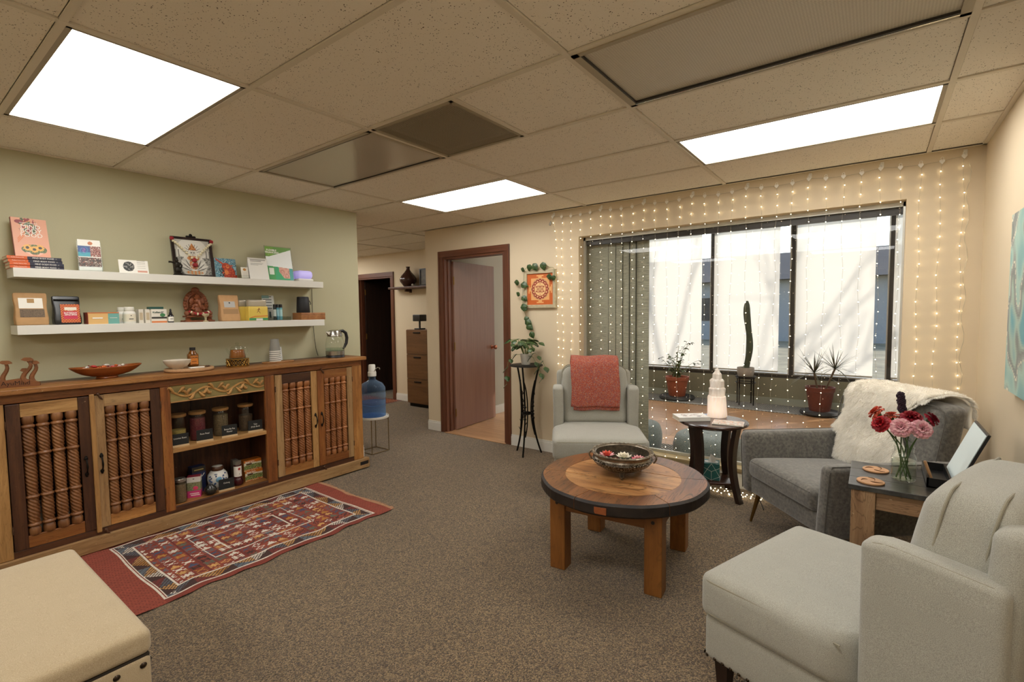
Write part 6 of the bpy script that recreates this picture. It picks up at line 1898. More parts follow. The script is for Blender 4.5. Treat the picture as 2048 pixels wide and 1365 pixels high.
for k in range(110):
    q = k / 110; an = k * 2.4
    z = .295 + .095 * q; rr_ = (.016 if q < .85 else .011) * (.8 + .3 * rq.random()) * (.75 + .35 * abs(sin(q * 9)))
    m.sphere((a - .010 * q + rr_ * cos(an) * .8, b + rr_ * sin(an) * .8, z), (.006, .006, .005), 6, 4)
m.build('florets', plain('spike_purple', '#2e1a2b', .7), sp)
# black organiser, mirror and pen
OR = thing('desk_organiser', 'black desk organiser tray on the end table', 'organiser', (.300, 2.885, ez), 0)
m = MB(); a, b, h_ = .105, .145, .042
m.box(-a, a, -b, b, 0, .006)
for u0, u1 in ((-a, -.020), (.007, a)):          # two trays with a slot for the board between them
    m.box(u0, u1, -b, -b + .007, 0, h_).box(u0, u1, b - .007, b, 0, h_).box(u0, u0 + .007, -b, b, 0, h_).box(u1 - .007, u1, -b, b, 0, h_)
m.build('tray', plain('black_lacquer', '#0f0f10', .35), OR)
k = NT('board_face'); k.p(Base_Color='#dbe8e8', Roughness=.4)
MI = thing('tabletop_board', 'pale blue-grey board with a black frame leaning in the organiser', 'board', (.288, 2.895, ez + .0085), 0)
Mt = Matrix.Rotation(radians(21), 4, 'Y')
m = MB().box(-.004, .006, -.165, .165, 0, .265)
on(m.build('frame', M_BLACKPL, MI), Mt)
on(B(-.006, -.0041, -.158, .158, .008, .257).build('face', MATS['board_face'], MI), Mt)
pe = thing('pencil', 'thick natural wood pencil standing in the organiser', 'pencil', (.2205, 2.815, ez + .0065), 0)
on(MB().lathe([(.0001, 0), (.002, .004), (.0058, .018), (.0058, .095), (.0052, .097), (.0001, .097)], 10).build('shaft', plain('pencil_wood', '#b98d62', .5), pe), Matrix.Rotation(radians(-18), 4, 'Y') @ Matrix.Rotation(radians(6), 4, 'X'))

# ================================================================ canvas on the right wall
PC = thing('canvas_painting', 'abstract teal and grey canvas on the right wall', 'painting', (.508, 2.64, 1.05), pi * 1.5)
def abstract(u, v):
    n = noise.noise(Vector((u * 3 + 2 * v, v * 2.2 - u, 2))) + .5 * noise.noise(Vector((u * 7, v * 6, 5)))
    n2 = noise.noise(Vector((u * 12 + v * 6, v * 9, 1)))
    st = [(-1, '#5d8f95'), (-.35, '#7fb0ae'), (-.12, '#a5c4b6'), (.05, '#8d918c'), (.2, '#6f7673'), (.38, '#9fb7a8'), (.6, '#4f9aa5')]
    q = n + .15 * n2
    c = hx(st[-1][1]) if q > st[-1][0] else hx(st[0][1])
    for (a0, b0), (a1, b1) in zip(st[:-1], st[1:]):
        if a0 < q <= a1:
            t = (q - a0) / (a1 - a0); A_, B_ = hx(b0), hx(b1)
            c = tuple(A_[z] * (1 - t) + B_[z] * t for z in range(3))
    if abs(n - .02) < .015: c = '#d9d2bb'
    return c
panel('canvas', .90, .775, 90, 78, abstract, PC, Matrix.Translation((0, -.034, 0)), .032)

# ================================================================ plant stand with pothos
PX_, PY_ = -2.775, 3.95
PS = thing('plant_stand', 'black wrought iron plant stand with three bundled legs', 'plant stand', (PX_, PY_, 0), .5)
MB().lathe([(.0001, .884), (.158, .884), (.166, .888), (.166, .896), (.160, .900), (.0001, .897)], 40).build('top', plain('iron_top', '#35322d', .55, .7, var=.3, vs=80, bump=.5, bs=120), PS)
for k in range(3):
    a = 2 * pi * k / 3 + .35
    ca, sa_ = cos(a), sin(a)
    def rad(z):
        t = z / .885
        return .062 + .155 * abs(t - .5) ** 1.9 * 2.9 * (.60 if t > .5 else .72)
    pts = [(rad(.885 * i / 24) * ca, rad(.885 * i / 24) * sa_, .885 * i / 24) for i in range(25)]
    lg = MB().tube(pts, .009, 8).build('leg', M_IRON, PS)
    pts2 = [((rad(.885 * i / 24) * .92) * cos(a + .9 * sin(pi * (i / 24)) - .45), (rad(.885 * i / 24) * .92) * sin(a + .9 * sin(pi * i / 24) - .45), .885 * i / 24) for i in range(5, 21)]
    MB().tube(pts2, .0065, 8).build('twig', M_IRON, lg)
    for z in (.36, .40, .43, .48): MB().sphere((rad(z) * ca, rad(z) * sa_, z), (.016, .016, .015), 10, 6).build('knuckle', M_IRON, lg)
    for z, s in ((.30, 1), (.56, -1), (.22, 1), (.64, -1)):
        MB().tube([(rad(z) * ca, rad(z) * sa_, z), (rad(z) * ca - s * .03 * sa_, rad(z) * sa_ + s * .03 * ca, z + .045 * s)], [.006, .002], 6).build('thorn', M_IRON, lg)
MB().lathe([(.044, .40), (.050, .405), (.050, .415), (.044, .42)], 20, cap=False).build('collar', M_IRON, PS)
PT = thing('potted_pothos', 'trailing pothos in a white ceramic pot on the iron stand', 'potted plant', (PX_ - .005, PY_, .899), 0)
MB().lathe([(.0001, 0), (.040, 0), (.043, .004), (.052, .082), (.055, .086), (.056, .108), (.050, .108), (.047, .09), (.0001, .088)], 30).build('pot', plain('white_ceramic', '#dcd9d0', .35), PT)
MB().lathe([(.0001, .093), (.049, .092)], 20, cap=False).build('soil', plain('soil', '#2c2119', .95), PT)
k = NT('pothos_leaf')
v = k.coord((1, 1, 1))
f = k.noise(v, 60, 4, .7)
k.p(Base_Color=k.ramp(f, [(.45, '#2b4020'), (.6, '#3f5a2b'), (.74, '#a5a97c')]), Roughness=.38)
M_POTH = k.m
def heart(sz):
    m = MB()
    def pp(u, v):
        s = 2 * v - 1
        wv = .5 * sin(pi * min(1, u ** .62)) ** .9
        back = -.10 * (abs(s) ** .8) * (1 - u) ** 4 * 2
        return (sz * (u * (1 - .0 * abs(s)) + back), sz * s * wv, sz * (.10 * (1 - abs(s)) - .22 * u * u - .03))
    m.grid(6, 6, pp)
    return m
leaf_mes = [heart(s).mesh('leaf', M_POTH, recalc=False, angle=180) for s in (.062, .05, .072)]
M_VINE = plain('vine_stem', '#6b7a42', .6)
def leaf_at(p, yaw_, pit, i, par, rl=0): return link('leaf', leaf_mes[i % 3], par, p, (rl, pit, yaw_))
rl_ = random.Random(21)
# short arching stems
for k in range(26):
    a = 2 * pi * k / 26 + rl_.random() * .3; r = .10 + .09 * rl_.random(); h_ = .10 + .12 * rl_.random()
    if sin(a) > .3: r *= .55
    pts = [(.02 * cos(a), .02 * sin(a), .09), (.5 * r * cos(a), .5 * r * sin(a), .09 + h_ * .8), (r * cos(a), r * sin(a), .09 + h_ * .75)]
    MB().tube(pts, .0018, 5).build('stem', M_VINE, PT)
    leaf_at(pts[-1], a + (rl_.random() - .5), .2 + .5 * rl_.random(), k, PT, (rl_.random() - .5))
    if k % 2: leaf_at((.5 * r * cos(a), .5 * r * sin(a), .09 + h_ * .8), a + 1.2, -.1, k + 1, PT, .3)
# trailing stems over the edge
for pts, n in (([(0, -.02, .1), (-.10, -.06, .10), (-.155, -.09, .02), (-.165, -.10, -.10), (-.165, -.105, -.20)], 5), ([(0, -.02, .1), (.11, -.03, .08), (.175, -.05, .0), (.215, -.06, -.06), (.24, -.07, -.12)], 5), ([(.02, 0, .1), (.12, .0, .12), (.20, -.02, .06), (.26, -.04, -.01)], 4)):
    MB().tube(pts, .0018, 5).build('stem', M_VINE, PT)
    for i in range(n):
        q = (i + 1) / n * (len(pts) - 1); i0 = min(len(pts) - 2, int(q)); fq = q - i0
        p = Vector(pts[i0]).lerp(Vector(pts[i0 + 1]), fq)
        leaf_at(p, (-pi / 2) + (i % 2 - .5) * 2.2, .7, i, PT, 0)
# vine climbing the wall round the picture (relative to pot)
oy = YW - PY_ - .022
def wp(x, z): return (x - (PX_ - .005), oy, z - .899)
vpts = [(.0, .02, .10), (.01, .10, .18), wp(-2.80, 1.20), wp(-2.865, 1.27), wp(-2.885, 1.38), wp(-2.915, 1.46), wp(-2.925, 1.56), wp(-2.915, 1.70), wp(-2.905, 1.80), wp(-2.88, 1.865), wp(-2.80, 1.875), wp(-2.72, 1.855), wp(-2.66, 1.90), wp(-2.60, 1.862), (wp(-2.54, 1.85)[0], oy - .012, 1.85 - .899), (wp(-2.53, 1.80)[0], oy - .014, 1.80 - .899), (wp(-2.535, 1.75)[0], oy - .014, 1.75 - .899)]
sm = []
for i in range(len(vpts) - 1):
    p0, p1, p2, p3 = [Vector(vpts[max(0, min(len(vpts) - 1, i + q))]) for q in (-1, 0, 1, 2)]
    for s in range(4):
        t = s / 4
        sm.append(tuple(.5 * ((2 * p1) + (p2 - p0) * t + (2 * p0 - 5 * p1 + 4 * p2 - p3) * t * t + (3 * p1 - p0 - 3 * p2 + p3) * t ** 3)))
sm.append(vpts[-1])
MB().tube(sm, .0018, 5).build('stem', M_VINE, PT)
for (x, z, yw_, pit, s) in ((-2.80, 1.21, -1.2, .2, 0), (-2.845, 1.285, -.6, .5, 2), (-2.88, 1.35, .3, .6, 1), (-2.865, 1.33, -.4, -.2, 2), (-2.92, 1.47, .2, -.2, 2), (-2.90, 1.455, -.2, .3, 1), (-2.945, 1.595, 2.6, .6, 1), (-2.905, 1.575, -.6, .9, 0), (-2.955, 1.72, 3.0, .2, 0), (-2.91, 1.705, -.3, .2, 2), (-2.885, 1.845, 2.8, -.2, 1), (-2.81, 1.89, -1.9, -.5, 0), (-2.765, 1.895, -1.0, -.7, 2), (-2.655, 1.90, -1.4, -.6, 2), (-2.56, 1.762, 3.1, .1, 0), (-2.530, 1.77, -1.7, .8, 1)):
    p = wp(x, z)
    link('leaf', leaf_mes[s], PT, (p[0], p[1] - .030, p[2]), (1.30, -yw_, .15 * pit))
tag(MB().lathe([(.0001, 0), (.010, .008), (.012, .02), (.007, .04), (.0001, .052)], 12, sy=.25).build('leaf_ornament', plain('pewter', '#8d8a80', .4, .6), None, (-2.60, YW - .006, 2.265), (0, .35, 0)), 'small grey leaf-shaped wall ornament beside the fairy lights', 'ornament')

# ================================================================ framed geometric mandala
FP = thing('framed_picture', 'orange geometric mandala print in a square pale wood frame', 'picture', (-2.713, YW - .002, 1.459), 0)
def yantra(u, v):
    x, y = (u - .5) * 2, (v - .5) * 2
    r = sqrt(x * x + y * y); a = atan2(y, x)
    inside = max(abs(x), abs(y)) < .70 or (abs(x) < .26 and abs(y) < .90) or (abs(y) < .26 and abs(x) < .90) or (abs(x) < .13 and abs(y) < .78)
    if (.72 < max(abs(x), abs(y)) < .82) and min(abs(x), abs(y)) < .26 and min(abs(x), abs(y)) > .13: inside = False
    c = '#c4622c'
    if inside: c = '#e3a86a'
    if r < .68: c = '#e3b27e'
    if abs(r - .67) < .012: c = '#9a7a5c'
    if r < .60 + .05 * abs(cos(8 * a)): c = '#8f2820'
    if r < .575 - .08 * abs(sin(8 * a)) ** 2: c = '#e6c08d'
    if r < .475 + .03 * abs(cos(4 * a)): c = '#8f2820'
    if r < .43: c = '#e6bd86'
    if r < .40:
        k1 = 0
        for (s, h0, w_) in ((1, .34, .36), (-1, .34, .36), (1, .22, .3), (-1, .22, .3), (1, .12, .18), (-1, .12, .18), (1, .40, .22), (-1, .40, .22)):
            yy = y * s
            if -h0 * .55 < yy < h0 and abs(x) < w_ * (h0 - yy) / (1.55 * h0): k1 += 1
        if k1 % 2: c = '#96302a'
    if r < .03: c = '#2a2020'
    return c
panel('print', .312, .312, 120, 120, yantra, FP, Matrix.Translation((0, -.012, .034)), .003)
fr_ = plain('pale_frame', '#b5a88a', .55, var=.12, bump=.3, bs=60)
MB().box(-.188, -.155, -.024, 0, 0, .38).box(.155, .188, -.024, 0, 0, .38).box(-.155, .155, -.024, 0, 0, .034).box(-.155, .155, -.024, 0, .346, .38).build('frame', fr_, FP, bev=.002)

# ================================================================ woven panel curtain
k = NT('woven_curtain')
v = k.coord((14, 14, 420), False)
f = k.noise(v, 1.0, 4, .7)
f2 = k.noise(k.coord((160, 160, 700), False), 1.0, 2, .6)
c = k.mix(k.ramp(f2, [(.35, (0, 0, 0)), (.7, (1, 1, 1))]), k.ramp(f, [(.32, '#5f6358'), (.5, '#aaa994'), (.68, '#e6e2cc')]), '#8f9488')
tlb = k.n('ShaderNodeBsdfTranslucent'); k.t.links.new(c, tlb.inputs[0])
k.p(Base_Color=c, Roughness=.9); k.bump(f, .5, .002)
mx = k.n('ShaderNodeMixShader'); mx.inputs[0].default_value = .12
k.t.links.new(k.b.outputs[0], mx.inputs[1]); k.t.links.new(tlb.outputs[0], mx.inputs[2]); k.t.links.new(mx.outputs[0], k.out.inputs[0])
CU = thing('panel_curtain', 'grey-green woven panel curtain stacked at the side of the inner window', 'curtain', (0, 4.31, 0), 0)
for (x0, x1, y) in ((-2.30, -1.985, .0), (-2.06, -1.915, .0042), (-1.99, -1.85, .0084), (-1.92, -1.785, .0126), (-1.86, -1.665, .0168)):
    MB().box(x0, x1, y, y + .003, .05, 2.30).build('panel', k.m, CU)
for x in (-2.06, -1.985, -1.915, -1.85, -1.785):
    B(x - .0015, x + .0015, -.001, .05, .05, 2.30).build('edge_stiffener', plain('stiffener', '#3f4238', .7), CU)
B(-2.32, .12, -.01, .065, 2.30, 2.33).build('track', M_ALU, CU)

# ================================================================ fairy light curtain
FLC = thing('fairy_light_curtain', 'curtain of warm white fairy lights on clear wires hung over the window', 'string lights', (0, 4.114, 0), 0)
M_LED = emit('led_warm', (1, .80, .50), LED)
M_WIRE = plain('clear_wire', '#a89f8a', .3)
NSt = 30
xs = [-2.557 + (.409 + 2.557) * k / (NSt - 1) for k in range(NSt)]
hookx = [0, 5, 9, 13, 17, 21, 25, 29]
def topz(k):
    for a, b in zip(hookx[:-1], hookx[1:]):
        if a <= k <= b:
            t = (k - a) / (b - a)
            return 2.352 - .018 * 4 * t * (1 - t)
    return 2.352
rs = random.Random(8)
MB().tube([(xs[k], 0, topz(k) - .004) for k in range(NSt)], .0012, 4).build('top_wire', M_WIRE, FLC)
heart_poly = [(0, -.013), (.011, .001), (.010, .008), (.005, .010), (0, .006), (-.005, .010), (-.010, .008), (-.011, .001)]
clip_me = MB().prism(heart_poly, -.003, .003, M=Matrix.Rotation(pi / 2, 4, 'X')).tube([(.006 * cos(a * pi / 4), 0, .016 + .006 * sin(a * pi / 4)) for a in range(8)], .0012, 4, closed=True).mesh('heart_clip', plain('clip_white', '#eeeae0', .3))
for k in range(NSt):
    x = xs[k]; zt = topz(k) - .006
    zb = .10 if k < 22 else (.55 if k < 26 else .80)
    if k in (0,): zb = .12
    n = int((zt - .06 - zb) / .081)
    wave = [(.006 * sin(i * .9 + k * 1.7) + .004 * (rs.random() - .5)) for i in range(n + 3)]
    sag = .022 * (rs.random() - .5)
    dr0 = lambda z: .052 * min(1, max(0, (2.33 - z) / .42)) if k == 0 else 0      # the first strand hangs just beside the picture frame
    pts = [(x, 0, zt)] + [(x + wave[i] + (sag * i / n if k else 0) + dr0(zt - .06 - .081 * i), -.002 + .003 * sin(i + k), zt - .06 - .081 * i) for i in range(n + 1)]
    s = MB().tube(pts, .0008, 3, cap=False).build('strand', M_WIRE, FLC)
    b = MB()
    for (px, py, pz) in pts[1:]:
        b.sphere((px, py + .003, pz), .0027, 6, 4)
    stuff(b.build('bulbs', M_LED, s, recalc=False))
    link('heart_clip', clip_me, s, (x, -.004, zt - .002), (0, 0, 0), (1.25, 1.25, 1.25))
# loose strand on the right
MB().tube([(xs[-1] + .025 + .01 * sin(i * 1.3), .004, 2.30 - .052 * i) for i in range(30)], .0012, 4).build('loose_wire', plain('silver_wire', '#b9b2a0', .3, .5), FLC)
# pile at the floor behind the side table
pts = []
for i in range(70):
    t = i / 69
    pts.append((-1.02 + .42 * t + .06 * sin(i * .83), -.165 + .052 * sin(i * 1.31 + 1), .006 + .012 * abs(sin(i * .7))))
tl = MB().tube(pts, .0010, 4).build('floor_tail', M_WIRE, FLC)
b = MB()
for p_ in pts[::2]: b.sphere((p_[0], p_[1], p_[2] + .003), .0034, 6, 4)
stuff(b.build('bulbs', M_LED, tl, recalc=False))
for i, k in enumerate(hookx):
    t = thing('adhesive_hook', 'white adhesive hook carrying the fairy light wire, %s from the leaf ornament' % ['first', 'second', 'third', 'fourth', 'fifth', 'sixth', 'seventh', 'eighth'][i], 'hook', (xs[k] + .006, YW, 2.362), 0, 'adhesive hooks along the ceiling edge')
    MB().rbox(-.010, .010, -.006, 0, -.012, .026, .003, 2, seg=1).build('plate', M_WHITEPL, t)
    MB().tube([(0, -.006, .004), (0, -.016, -.006), (0, -.026, -.010), (0, -.030, .002)], [.005, .0045, .004, .003], 8).build('hook_arm', M_WHITEPL, t)
tag(MB().tube([(-.76, 4.09, .10), (-.70, 3.95, .07), (-.62, 3.80, .02), (-.60, 3.75, .006)], .0035, 6).build('lamp_cord', M_IRON), 'black lamp cord running down beside the lounge chair', 'cord')

# ================================================================ sunroom things
M_POUF = fabric('pouf_teal', '#98a3a0', '#6f7c7b', 120, .95, .5, .4)
for i, (x, y, r, l, c) in enumerate(((-1.90, 4.70, .22, 'grey knitted floor pouf behind the accent chair and window', 0), (-1.215, 4.62, .30, 'wide grey-teal knitted floor pouf behind the dark side table', 1))):
    t = thing('floor_pouf', l, 'pouf', (x, y, .0075 if c == 0 else 0), 0, 'knitted floor poufs beyond the glass')
    def rib(r_, z, a): return r_ * (1 + .012 * cos(30 * a + 4 * sin(z * 30)))
    h_ = .29
    MB().lathe([(.0001, .0)] + [(r * (.62 + .38 * sin(pi * q / 12) ** .6), h_ * (1 - cos(pi * q / 12)) / 2) for q in range(0, 13)] + [(.0001, h_)], 60, fn=rib).build('cover', M_POUF, t, angle=80)
    MB().sphere((0, 0, h_), (.025, .025, .006), 12, 6).build('button', M_POUF, t)
k = NT('grey_woven')
v = k.coord((1, 1, 1), False)
wv = k.n('ShaderNodeTexWave', {'wave_type': 'BANDS', 'bands_direction': 'DIAGONAL'}, Scale=14, Distortion=1.5); k.t.links.new(v, wv.inputs['Vector'])
k.p(Base_Color=k.ramp(wv.outputs['Fac'], [(.3, '#45433f'), (.6, '#77746c'), (.9, '#9a968b')]), Roughness=.95)
tag(MB().box(-4.1, 1.2, 7.47, 8.06, 0, .008).build('runner_rug', k.m), 'long grey woven runner below the outer windows', 'rug')
tag(MB().box(-2.2, -1.525, 4.42, 5.05, 0, .008).build('door_mat', k.m), 'small grey woven mat under the grey pouf beyond the glass', 'rug')
M_TERRA = plain('terracotta', '#a0563a', .7, var=.12); M_TERRAD = plain('dark_terracotta', '#6d3426', .6, var=.12)
M_SAUCER = plain('dark_mesh_saucer', '#2c2b29', .6, bump=.6, bs=60)
# leafy pot
PA = thing('potted_plant', 'leafy green shrub in an orange terracotta pot beyond the glass', 'potted plant', (-2.53, 7.80, .008), 0)
MB().lathe([(.0001, 0), (.26, 0), (.275, .02), (.26, .05), (.0001, .05)], 32).build('saucer', M_SAUCER, PA)
MB().lathe([(.0001, .05), (.125, .05), (.165, .30), (.18, .305), (.182, .355), (.165, .355), (.155, .32), (.0001, .315)], 32).build('pot', M_TERRA, PA)
rp = random.Random(2)
M_LEAF2 = plain('shrub_leaf', '#4f5f33', .5, var=.35, vs=5)
lf2 = MB().add([(0, 0, 0), (.03, .018, .004), (.062, 0, -.006), (.03, -.018, .004)], [(0, 1, 2), (0, 2, 3)], 0, True).mesh('leaf', M_LEAF2)
for k in range(15):
    a = rp.random() * 2 * pi; rr_ = .12 + .22 * rp.random(); h_ = .25 + .38 * rp.random()
    if cos(a) < 0: h_ *= .7
    p0 = Vector((0, 0, .31)); p1 = Vector((rr_ * .4 * cos(a), rr_ * .4 * sin(a), .31 + h_ * .7)); p2 = Vector((rr_ * cos(a) + .06, rr_ * sin(a), .31 + h_))
    pts = [tuple(p0 * (1 - t) ** 2 + p1 * 2 * t * (1 - t) + p2 * t * t) for t in (0, .2, .4, .6, .8, 1)]
    MB().tube(pts, [.005, .004, .004, .003, .003, .002], 5).build('stem', M_VINE, PA)
    for q in range(1, 6):
        for e in range(2):
            link('leaf', lf2, PA, pts[q], (rp.random() - .5, rp.random() - .3, rp.random() * 6.3), (1.1,) * 3)
# cactus on stand
CS = thing('plant_stand', 'low black metal plant stand under the tall cactus', 'plant stand', (-1.535, 7.86, .008), .35)
for k in range(4):
    a = k * pi / 2 + pi / 4
    MB().tube([(.135 * cos(a), .135 * sin(a), .42), (.135 * cos(a), .135 * sin(a), 0)], .009, 8).build('leg', M_IRON, CS)
MB().tube([(.135 * cos(2 * pi * k / 24), .135 * sin(2 * pi * k / 24), .42) for k in range(24)], .008, 6, closed=True).tube([(.135 * cos(2 * pi * k / 24), .135 * sin(2 * pi * k / 24), .33) for k in range(24)], .006, 6, closed=True).build('ring', M_IRON, CS)
MB().lathe([(.0001, .392), (.13, .392), (.13, .40), (.0001, .40)], 24).build('plate', M_IRON, CS)
CA = thing('potted_cactus', 'tall columnar cactus in a pale pot on the black stand', 'cactus', (-1.535, 7.86, .408), 0)
MB().lathe([(.0001, 0), (.085, 0), (.105, .02), (.118, .10), (.116, .155), (.106, .155), (.100, .13), (.0001, .125)], 32).build('pot', plain('pale_pot', '#a8a196', .6, var=.08), CA)
pts = [(.0 + .035 * sin(t * 5) + .04 * t, 0, .12 + 1.02 * t) for t in [i / 20 for i in range(21)]]
m = MB()
n = 10
m.tube(pts, [.045 - .004 * sin(i * .7) if i < 19 else (.036 if i == 19 else .014) for i in range(21)], 10)
m.build('column', plain('cactus_green', '#3b4530', .6, var=.25, bump=.4, bs=60), CA)
# spiky dracaena
DR = thing('potted_plant', 'spiky dracaena with two heads in a dark terracotta pot beyond the glass', 'potted plant', (-.575, 7.64, .008), 0)
MB().lathe([(.0001, 0), (.22, 0), (.235, .02), (.22, .05), (.0001, .05)], 32).build('saucer', M_SAUCER, DR)
MB().lathe([(.0001, .05), (.12, .05), (.160, .31), (.172, .315), (.175, .37), (.16, .37), (.15, .34), (.0001, .335)], 32).build('pot', M_TERRAD, DR)
for (dx, dy, h_, lean_) in ((-.03, 0, .55, -.04), (.06, .02, .62, .10)):
    st = MB().tube([(dx, dy, .33), (dx + lean_ * .5, dy, .33 + (h_ - .33) * .5), (dx + lean_, dy, h_)], .012, 8).build('trunk', plain('dracaena_trunk', '#6b5a44', .8), DR)
    for k in range(46):
        a = rp.random() * 2 * pi; el = -.1 + 1.3 * rp.random(); L_ = (.30 + .18 * rp.random()) * (.82 if sin(a) > .2 else 1)
        vs = []
        for q in range(6):
            t = q / 5
            e2 = el - .8 * t * t * (1.2 - el * .6)
            r_ = L_ * t
            wv_ = .007 * (1 - t) ** .6 * (1 if q else .6)
            c_ = Vector((dx + lean_ + r_ * cos(el) * cos(a), dy + r_ * cos(el) * sin(a), h_ + r_ * sin(el) - .25 * L_ * t * t * (1.3 - el)))
            s_ = Vector((-sin(a), cos(a), 0)) * wv_
            vs += [tuple(c_ - s_), tuple(c_ + s_)]
        MB().add(vs, [(2 * q, 2 * q + 1, 2 * q + 3, 2 * q + 2) for q in range(5)], 0, True).build('blade', plain('dracaena_leaf', '#4a4d38', .5, var=.2), st, recalc=False)

# ================================================================ hallway and water cooler
WS = thing('bottle_stand', 'white round metal stand with thin gold legs holding the water bottle', 'stand', (-4.135, 3.13, 0), 0)
MB().lathe([(.0001, .350), (.150, .350), (.157, .354), (.157, .372), (.153, .376), (.149, .372), (.147, .3625), (.0001, .3615)], 40).build('tray', plain('stand_white', '#d6d2c6', .4), WS)
gl_ = plain('thin_gold', '#8f7a58', .35, .8)
for k in range(4):
    a = pi / 4 + k * pi / 2
    MB().tube([(.150 * cos(a), .150 * sin(a), .352), (.150 * cos(a), .150 * sin(a), .004)], .0045, 8).build('leg', gl_, WS)
MB().tube([(.150 * cos(pi / 4 + k * pi / 2), .150 * sin(pi / 4 + k * pi / 2), .005) for k in range(4)], .0045, 6, closed=True).build('floor_frame', gl_, WS)
WB = thing('water_bottle', 'blue tinted large water bottle half full on the white stand', 'water bottle', (-4.135, 3.13, .361), 0)
k = NT('blue_plastic')
tr = k.n('ShaderNodeBsdfTransparent', None, Color=col4('#dbe6f2')); 
k.p(Base_Color='#8fb0d4', Roughness=.12)
fr2 = k.n('ShaderNodeLayerWeight', None, Blend=.35)
mx = k.n('ShaderNodeMixShader'); k.t.links.new(k.ramp(fr2.outputs['Facing'], [(0, (.06, .06, .06)), (1, (.55, .55, .55))]), mx.inputs[0])
k.t.links.new(tr.outputs[0], mx.inputs[1]); k.t.links.new(k.b.outputs[0], mx.inputs[2]); k.t.links.new(mx.outputs[0], k.out.inputs[0])
MB().lathe([(.0001, .002), (.112, .002), (.128, .012), (.130, .09), (.124, .098), (.130, .106), (.130, .17), (.124, .178), (.130, .186), (.130, .25), (.124, .258), (.130, .268), (.128, .30), (.10, .345), (.05, .372), (.034, .385), (.034, .43)], 40).build('bottle', k.m, WB)
k = NT('blue_water')
tr = k.n('ShaderNodeBsdfTransparent', None, Color=col4('#c4d6ec')); k.p(Base_Color='#86add9', Roughness=.1)
mx = k.n('ShaderNodeMixShader'); mx.inputs[0].default_value = .22
k.t.links.new(tr.outputs[0], mx.inputs[1]); k.t.links.new(k.b.outputs[0], mx.inputs[2]); k.t.links.new(mx.outputs[0], k.out.inputs[0])
MB().lathe([(.0001, .006), (.110, .006), (.124, .014), (.126, .16), (.0001, .16)], 36).build('water', k.m, WB)
PMP = thing('bottle_pump', 'white electric pump with a bent steel spout on the water bottle', 'pump', (-4.135, 3.13, .361 + .418), 0)
MB().lathe([(.038, 0), (.042, .004), (.042, .045), (.036, .05), (.034, .115), (.028, .122), (.0001, .122)], 26).build('body', M_WHITEPL, PMP)
MB().tube([(.034, 0, .05), (.05, .005, .075), (.075, .012, .095), (.095, .018, .092), (.10, .02, .075)], .0042, 8).build('spout', plain('chrome', '#d8d8d4', .15, 1), PMP)
# hall rug
def hallrug(u, v):
    d_ = min(u, 1 - u, v, 1 - v)
    if d_ < .05: return '#5a2520'
    if d_ < .12: return '#a08058' if int((u + v) * 40) % 3 == 0 else '#6f2c26'
    return ['#7d2f28', '#8f5a3c', '#4a2320', '#a3784e'][int(abs(noise.noise(Vector((u * 16, v * 14, 3)))) * 9) % 4]
hr = panel('hall_rug', 1.0, .60, 60, 40, hallrug, None, Matrix.Translation((-6.62, 4.62, .010)) @ Matrix.Rotation(-pi / 2, 4, 'X'), .009)
tag(hr, 'small dark red patterned rug on the hallway carpet', 'rug')
# file cabinet
FC = thing('file_cabinet', 'brown wooden three-drawer file cabinet in the hallway', 'file cabinet', (-5.52, 5.114, 0), 0)
W_FC = wood('cabinet_veneer', '#6f4a28', '#7d5530', '#573719', 0, 4, 14, .45, bump=.05)
MB().box(-.215, .24, -.11, .13, .05, 1.175).build('body', W_FC, FC, bev=.003)
B(-.20, .22, -.09, .12, 0, .05).build('toe_kick', M_IRON, FC)
for k in range(3):
    z0 = .06 + .372 * k
    dr_ = MB().box(-.213, .238, -.128, -.11, z0, z0 + .366).build('drawer', W_FC, FC, bev=.002)
    MB().rbox(-.05, .10, -.140, -.127, z0 + .315, z0 + .335, .004, 2, seg=1).build('handle', M_IRON, dr_)
tag(MB().rbox(-5.62, -5.46, 5.02, 5.16, 1.30, 1.40, .01, 2, seg=2).box(-5.55, -5.53, 5.08, 5.10, 1.19, 1.31).rbox(-5.60, -5.48, 5.03, 5.15, 1.175, 1.195, .006, 2, seg=2).build('desk_device', M_BLACKPL), 'black desk device on a small stand on the file cabinet', 'device')
# hall shelf, vase, frame
HS = thing('hall_shelf', 'dark floating shelf with a small bracket on the hall wall', 'shelf', (-5.80, HY, 1.80), 0)
MB().rbox(-.42, .50, -.20, 0, 0, .035, .005, 2, seg=2).build('board', W_DRK[1], HS)
MB().box(-.12, -.09, -.12, 0, -.04, 0).box(-.12, -.09, -.03, 0, -.055, 0).build('bracket', W_DRK[2], HS)
VS = tag(MB().lathe([(.0001, 0), (.06, 0), (.075, .01), (.125, .075), (.130, .115), (.105, .165), (.06, .215), (.03, .255), (.026, .285), (.034, .305), (.030, .305), (.02, .28), (.0001, .27)], 40).build('vase', plain('brown_glaze_vase', '#3a201a', .15), None, (-5.82, 5.13, 1.835)), 'dark brown glazed bulb vase on the hall shelf', 'vase')
tag(MB().sphere((-5.70, 5.11, 1.855), .02, 10, 8).build('shelf_ball', plain('white_ball', '#c9c5ba', .5)), 'small white ball beside the brown vase', 'ornament')
FH = thing('framed_picture', 'small dark framed picture standing on the hall shelf', 'picture', (-5.47, 5.15, 1.835), 0)
MB().box(-.11, -.09, -.01, .01, 0, .26).box(.09, .11, -.01, .01, 0, .26).box(-.09, .09, -.01, .01, 0, .02).box(-.09, .09, -.01, .01, .24, .26).build('frame', M_BLACKPL, FH)
B(-.09, .09, .0, .006, .02, .24).build('print', plain('frame_print', '#5d5850', .5, var=.4, vs=20), FH)

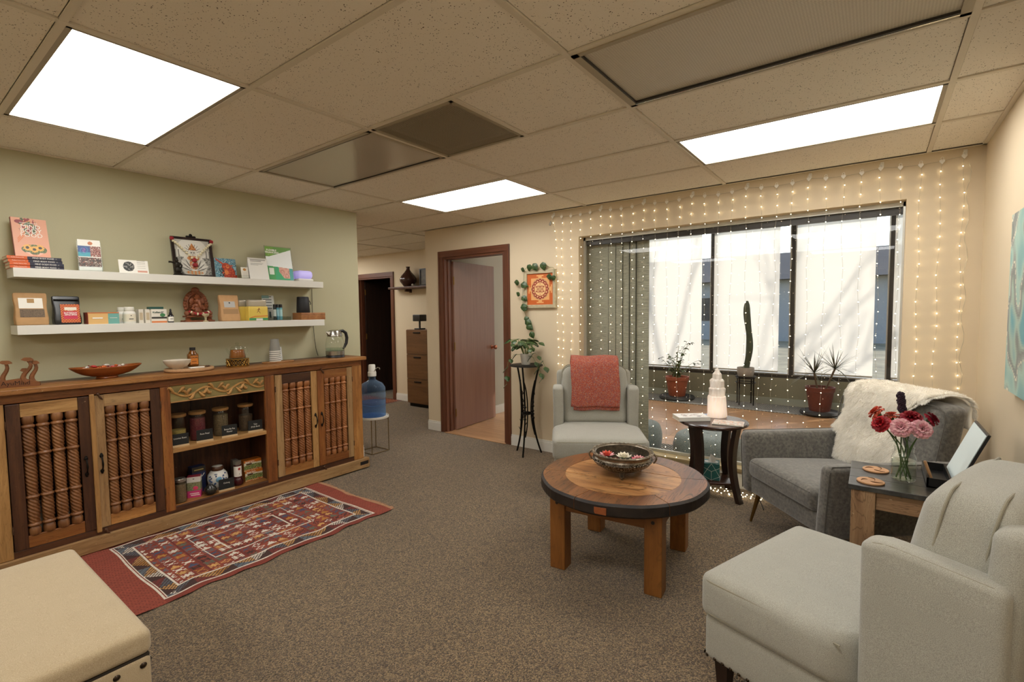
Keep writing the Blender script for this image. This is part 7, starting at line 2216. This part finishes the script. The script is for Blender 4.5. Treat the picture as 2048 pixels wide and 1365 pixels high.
# ================================================================ outdoors
struct(B(-30, 30, 8.26, 60, -.35, -.15).build('ground_outside', plain('dry_grass', '#8d8468', .95, var=.3, vs=2)))
def bare_tree(loc, h_, seed, label):
    t = thing('bare_tree', label, 'tree', loc, 0, 'bare trees outside the sunroom')
    rt_ = random.Random(seed)
    bark = plain('bark', '#4f463d', .9, var=.25, vs=12)
    tr_ = MB().tube([(0, 0, 0), (.04, 0, h_ * .2), (-.03, .02, h_ * .4)], [.16, .13, .11], 8).build('trunk', bark, t)
    br_ = MB()
    def grow(p, d_, l, r, dep):
        pts = [p]; q = p.copy(); dd = d_.copy()
        for i in range(4):
            dd = (dd + Vector((rt_.random() - .5, rt_.random() - .5, rt_.random() - .35)) * .35).normalized()
            q = q + dd * l / 4; pts.append(q.copy())
        br_.tube([tuple(a) for a in pts], [r * (1 - .14 * i) for i in range(5)], 5, cap=False)
        if dep > 0:
            for i in range(3 if dep > 1 else 2):
                k = 2 + int(rt_.random() * 3)
                nd = (dd + Vector((rt_.random() - .5, rt_.random() - .5, rt_.random() - .3)) * 1.3).normalized()
                grow(pts[min(4, k)], nd, l * .72, r * .55, dep - 1)
    for i in range(5):
        a = 2 * pi * i / 5
        grow(Vector((-.03, .02, h_ * .4)), Vector((cos(a) * .6, sin(a) * .6, .9)).normalized(), h_ * .32, .085, 3)
    br_.build('branches', bark, t, recalc=False)
bare_tree((2.4, 15.5, -.15), 7.6, 3, 'bare branching tree outside, casting shade on the shades behind the cactus')
bare_tree((8.6, 16.8, -.15), 8.0, 5, 'bare branching tree outside, further along past the last mullion')
HB = thing('house', 'pale grey house with a low roof far outside the windows', 'building', (-6, 27, -.15), 0)
B(-9, 12, 0, 6, 0, 3.0).build('wall', plain('siding', '#9a9a98', .8, var=.06), HB)
MB().add([(-9.5, -.6, 3), (12.5, -.6, 3), (12.5, 6.6, 3), (-9.5, 6.6, 3), (-9.5, 3, 4.6), (12.5, 3, 4.6)], [(0, 1, 5, 4), (2, 3, 4, 5), (0, 4, 3), (1, 2, 5), (0, 3, 2, 1)]).build('roof', plain('shingle', '#55524e', .9, var=.2), HB)
for x in (-6, -2, 3, 8): B(x, x + 1.2, -.03, 0, 1.0, 2.2).build('window', M_FRAMEDARK, HB)
